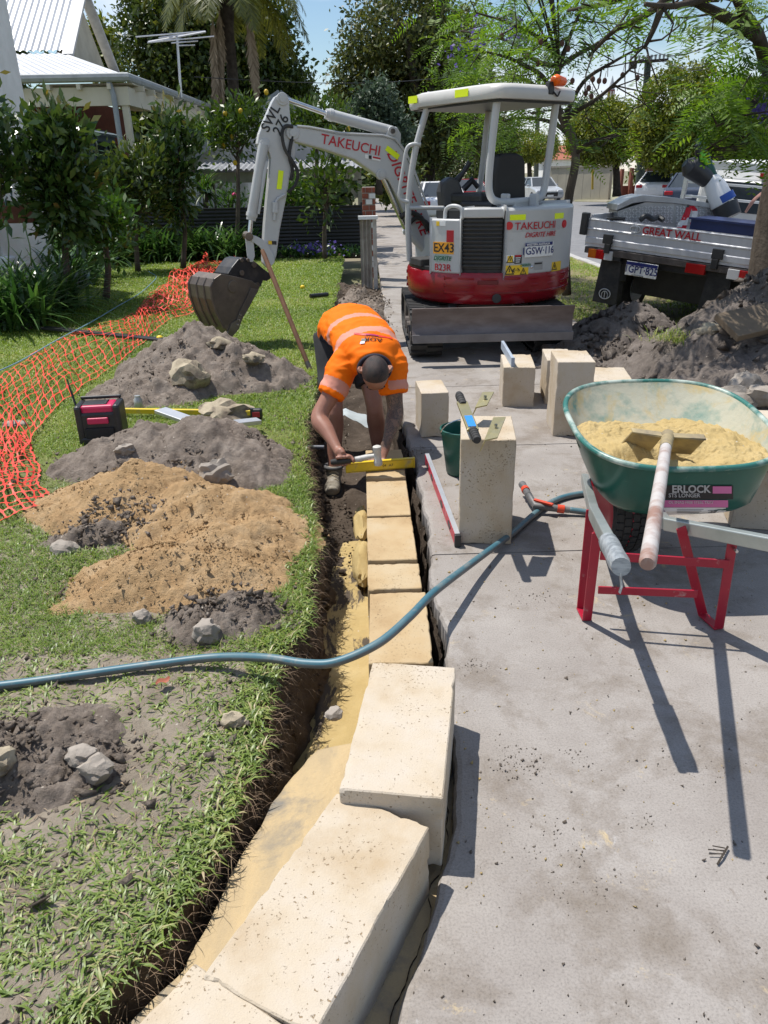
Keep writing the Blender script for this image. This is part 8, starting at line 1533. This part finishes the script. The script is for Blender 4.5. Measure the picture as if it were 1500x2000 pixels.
# --- shirt
b = MB(); SP = spline([PEL+A_(-0.0, 0.06, -0.02), PEL*0.5+MID*0.5+A_(0, 0, 0.02), MID, UPB, NEC+A_(-0.0, -0.005, 0.004)], 6); t = np.linspace(0, 1, len(SP))
b.tube(SP, [(float(np.interp(x, [0, .25, .5, .8, 1], [.195, .205, .208, .195, .112])), float(np.interp(x, [0, .25, .5, .8, 1], [.135, .142, .145, .128, .092]))) for x in t], 28)
for sh, el, cx_ in ((SHL, ELL_, -0.05), (SHR, ELR, 0.05)):
    h_ = sh*0.42+el*0.58; b.tube(spline([UPB+A_(cx_, 0.02, 0.0), sh+A_(0, 0.015, 0.006), sh*0.75+el*0.25, h_], 4), [0.105, 0.102, 0.098, 0.094, 0.092, 0.09, 0.089, 0.088, 0.088, 0.087, 0.087, 0.087, 0.087][:13], 20)
SPL = np.array(SP)
def wr(co): 
    f = fbm(co[:, 0]*7+co[:, 1]*3, co[:, 1]*5-co[:, 2]*6, 3, 3); g = 1-np.abs(fbm(co[:, 0]*5-co[:, 1]*4, co[:, 2]*9+co[:, 1]*3, 9, 3)); h = fbm(co[:, 0]*16+co[:, 2]*9, co[:, 1]*7+co[:, 2]*14, 19, 3); arm = np.clip((np.abs(co[:, 0]-0.02)-0.10)/0.08, 0, 1); return 0.010*f+0.013*np.clip(g-0.68, 0, 1)*2+0.007*h*(0.3+arm)
def sattr(co):
    dd = np.linalg.norm(co[:, None, :]-SPL[None], axis=2); k = dd.argmin(1); kk = np.clip(k, 1, len(SPL)-2); AL = np.concatenate([[0], np.cumsum(np.linalg.norm(np.diff(SPL, axis=0), axis=1))]); tg = unit(SPL[kk+1]-SPL[kk-1]); off = np.sum((co-SPL[kk])*tg, 1); s = (AL[kk]+off)/AL[-1]; rel = co-SPL[kk]
    a = np.zeros(len(co)); yc = SPL[kk, 1]+tg[:, 1]*off+0.12*np.abs(rel[:, 0])**1.3; a[(yc > 4.84) & (yc < 4.88)] = 0.4; a[(yc > 4.65) & (yc < 4.71)] = 0.4
    a[(rel[:, 2] < -0.035) & (s < 0.62) & (np.abs(rel[:, 0]) < 0.4)] = 0.8; a[(s < 0.10) & (rel[:, 2] < 0.02)] = 0.8
    for sh, el in ((SHL, ELL_), (SHR, ELR)):
        ab = el-sh; tt = ((co-sh)@ab)/(ab@ab); d = np.linalg.norm(co-sh-np.clip(tt, 0, 1)[:, None]*ab, axis=1); ins = (d < 0.115) & (tt > 0.12) & (np.abs(co[:, 0]-0.03) > 0.10); a[ins] = 0.0; a[ins & (tt > 0.30) & (tt < 0.50)] = 0.4
    return a
MSH, nt, bp = base('high visibility shirt', 0.75, spec=0.15); at = nt.nodes.new('ShaderNodeAttribute'); at.attribute_name = 'rnd'
r1 = ramp(nt, [(0.0, (0.88, 0.165, 0.004)), (0.2, (0.62, 0.27, 0.20)), (0.6, (0.012, 0.012, 0.035))], 'CONSTANT'); nt.links.new(at.outputs['Fac'], r1.inputs[0]); nt.links.new(r1.outputs[0], bp.inputs['Base Color'])
n1 = noise(nt, 26, 3, 0.5); bump(nt, bp, n1.outputs['Fac'], 0.15, 0.01)
shirt, BV = remesh(b, 'shirt', MSH, 0.0085, 10, sattr, disp=wr)
def decal(pts2, base_pt, ux, uy, lift, flip=False):
    out = []
    for q in pts2:
        p = base_pt+ux*q[0]+uy*q[1]; h = BV.ray_cast(Vector(p+A_(0, -0.25, 0.6)), Vector((0, 0.25, -0.6)).normalized()); out.append(np.array(h[0])+np.array(h[1])*lift if h[0] else p)
    return np.array(out)
ux, uy = A_(-1, 0, 0), A_(0, -1, -0.2); LP = A_(0.045, 4.545, 0.70)
def stext(body, size, off, mat, sx=1.0, name='lettering', bend=1.6):
    def arc(co): return decal([(c[0]*sx, c[1]+off-bend*(c[0]*sx)**2) for c in co], LP, ux, uy, 0.004)
    return text(body, size, (0, 0, 0), ux, uy, mat, shirt, name, arc=arc, off=0.015)
for (x0, x1, y0, y1, mt, nm, lf) in ((-0.115, 0.115, -0.052, -0.036, flat('shirt red', (0.75, 0.03, 0.02)), 'red_band', 0.003), (-0.03, 0.045, -0.047, -0.037, flat('shirt magenta', (0.35, 0.02, 0.12)), 'label_band', 0.005)):
    xs = np.linspace(x0, x1, 22); g = MB(); P0 = decal([(x, y0-1.6*x*x) for x in xs], LP, ux, uy, lf); P1 = decal([(x, y1-1.6*x*x) for x in xs], LP, ux, uy, lf); g.grid(np.stack([P0, P1], 1)); g.build(nm, mt, shirt, smooth='all')
stext('AOR', 0.040, -0.002, MBLKP, 1.25); stext('ing Pty Ltd', 0.022, -0.024, flat('shirt brown print', (0.30, 0.12, 0.01)), 1.1)
g = MB(); q = decal([(0.045, 0.012), (0.075, 0.012), (0.068, -0.012), (0.045, -0.006)], LP, ux, uy, 0.005); g.add(q, [(0, 1, 2, 3)]); g.build('logo_dark', MBLKP, shirt); g = MB(); q = decal([(0.052, 0.030), (0.080, 0.026), (0.076, 0.010), (0.050, 0.012)], LP, ux, uy, 0.006); g.add(q, [(0, 1, 2, 3)]); g.build('logo_pale', flat('logo pale', (0.6, 0.6, 0.68)), shirt)
m = MB(); nk = unit(HEAD-NEC); u_, v_, _ = frame(nk); cpt = NEC+nk*0.05+A_(0, 0, -0.004); m.tube([cpt+u_*0.092*math.cos(a)+v_*0.078*math.sin(a) for a in np.linspace(0, 2*PI, 30)], 0.014, 8); m.build('collar', flat('collar navy', (0.010, 0.010, 0.022), 0.8), pe_, smooth='all')
# --- shorts, boots
b = MB(); b.ball(PEL+A_(0, 0.02, -0.02), (0.185, 0.17, 0.16), 20, 12)
for hi, kn in ((HIL, KNL), (HIR, KNR)): h_ = hi*0.30+kn*0.70; b.tube(spline([hi+A_(0, 0, 0.03), hi*0.6+kn*0.4, h_], 4), [0.125, 0.122, 0.118, 0.113, 0.110, 0.108, 0.107, 0.107, 0.107], 18)
remesh(b, 'shorts', M('dark work shorts', (0.022, 0.022, 0.025), 0.85, (0.035, 0.034, 0.036), 9), 0.011, 6, disp=lambda co: 0.008*fbm(co[:, 0]*9+co[:, 2]*5, co[:, 1]*9-co[:, 2]*7, 5, 3))
MBOOT = M('muddy tan boot', (0.30, 0.27, 0.21), 0.85, (0.17, 0.145, 0.11), 16, bmp=0.4, bs=60, dirt=(0.40, 0.38, 0.33), dscale=12)
for an, dx in ((ANL, 0.0), (ANR, 0.10)):
    b = MB(); fl_ = float(-0.372)+0.012; toe = A_(an[0]+dx-0.01, an[1]-0.185, fl_+0.045); heel = A_(an[0], an[1]+0.05, fl_+0.05); b.tube([an+A_(0, 0, 0.06), an+A_(0, 0, 0.0), A_(an[0], an[1], fl_+0.075)], [0.058, 0.055, 0.058], 14); b.tube(spline([heel, A_(an[0], an[1]-0.03, fl_+0.06), toe*0.6+A_(an[0], an[1], fl_+0.06)*0.4, toe, toe+A_(0, -0.035, -0.005)], 4), [(0.043, 0.045)]*4+[(0.046, 0.052)]*5+[(0.054, 0.046)]*4+[(0.046, 0.036)]*3+[(0.03, 0.025)], 16)
    bo_ = remesh(b, 'boot', MBOOT, 0.008, 3); s = MB(); o = []
    for x, y in ((-.042, .09), (.042, .09), (.044, 0), (.056, -.12), (.05, -.20), (.02, -.232), (-.02, -.232), (-.05, -.20), (-.056, -.12), (-.044, 0)): o.append(A_(an[0]+x+dx*max(0, -y)*4.5, an[1]+y, fl_-0.014))
    s.prism(o, (0, 0, 0.03)); s.build('sole', MRUB, bo_, bev=0.004)
    for k in range(4):
        c = A_(an[0]+dx*(0.2+k*0.15), an[1]-0.055-0.028*k, fl_+0.125-0.015*k); s = MB(); s.tube([c+A_(-0.032, 0.006, -0.014), c+A_(-0.01, 0, 0.002), c+A_(0.012, -0.01, 0.002), c+A_(0.034, -0.012, -0.012)], 0.004, 6); s.build('lace', flat('lace cream', (0.42, 0.36, 0.25), 0.9), bo_)
    s = MB(); s.tube([an+A_(0.058*math.cos(a), 0.058*math.sin(a), 0.055) for a in np.linspace(0, 2*PI, 20)], 0.012, 8); s.build('sock', flat('sock grey', (0.10, 0.10, 0.10), 0.9), pe_, smooth='all')
# --- mallet
mh = thing('mallet', 'white rubber mallet with black grip in the worker right hand over the yellow level', 'mallet', HANDLE)
E1 = D(734, 890, 4.155); MWR = M('mallet white rubber', (0.55, 0.54, 0.50), 0.6, (0.40, 0.385, 0.35), 30, dirt=(0.15, 0.14, 0.12), dscale=22, dlo=0.6)
m = MB(); m.tube([HC-hx*0.075, HC-hx*0.06, HC+hx*0.05, HC+hx*0.072], [0.014, 0.0175, 0.0165, 0.0155], 12); m.build('grip', MRUB, mh, smooth=True)
m = MB(); m.tube([HC+hx*0.068, HC+hx*0.10, HC*0.3+E1*0.7, E1], [0.0165, 0.019, 0.0165, 0.013], 12); m.build('handle', MWR, mh, smooth=True)
t1, t2 = D(736, 871, 4.15), D(739, 909, 4.15); d = unit(t2-t1); L_ = np.linalg.norm(t2-t1)
m = MB(); m.lathe([(0.018, 0), (0.0245, 0.004), (0.0255, 0.028), (0.0215, 0.034), (0.0215, L_-0.034), (0.0255, L_-0.028), (0.0245, L_-0.004), (0.018, L_)], t1, d, 20); m.build('head', MWR, mh, smooth=True)
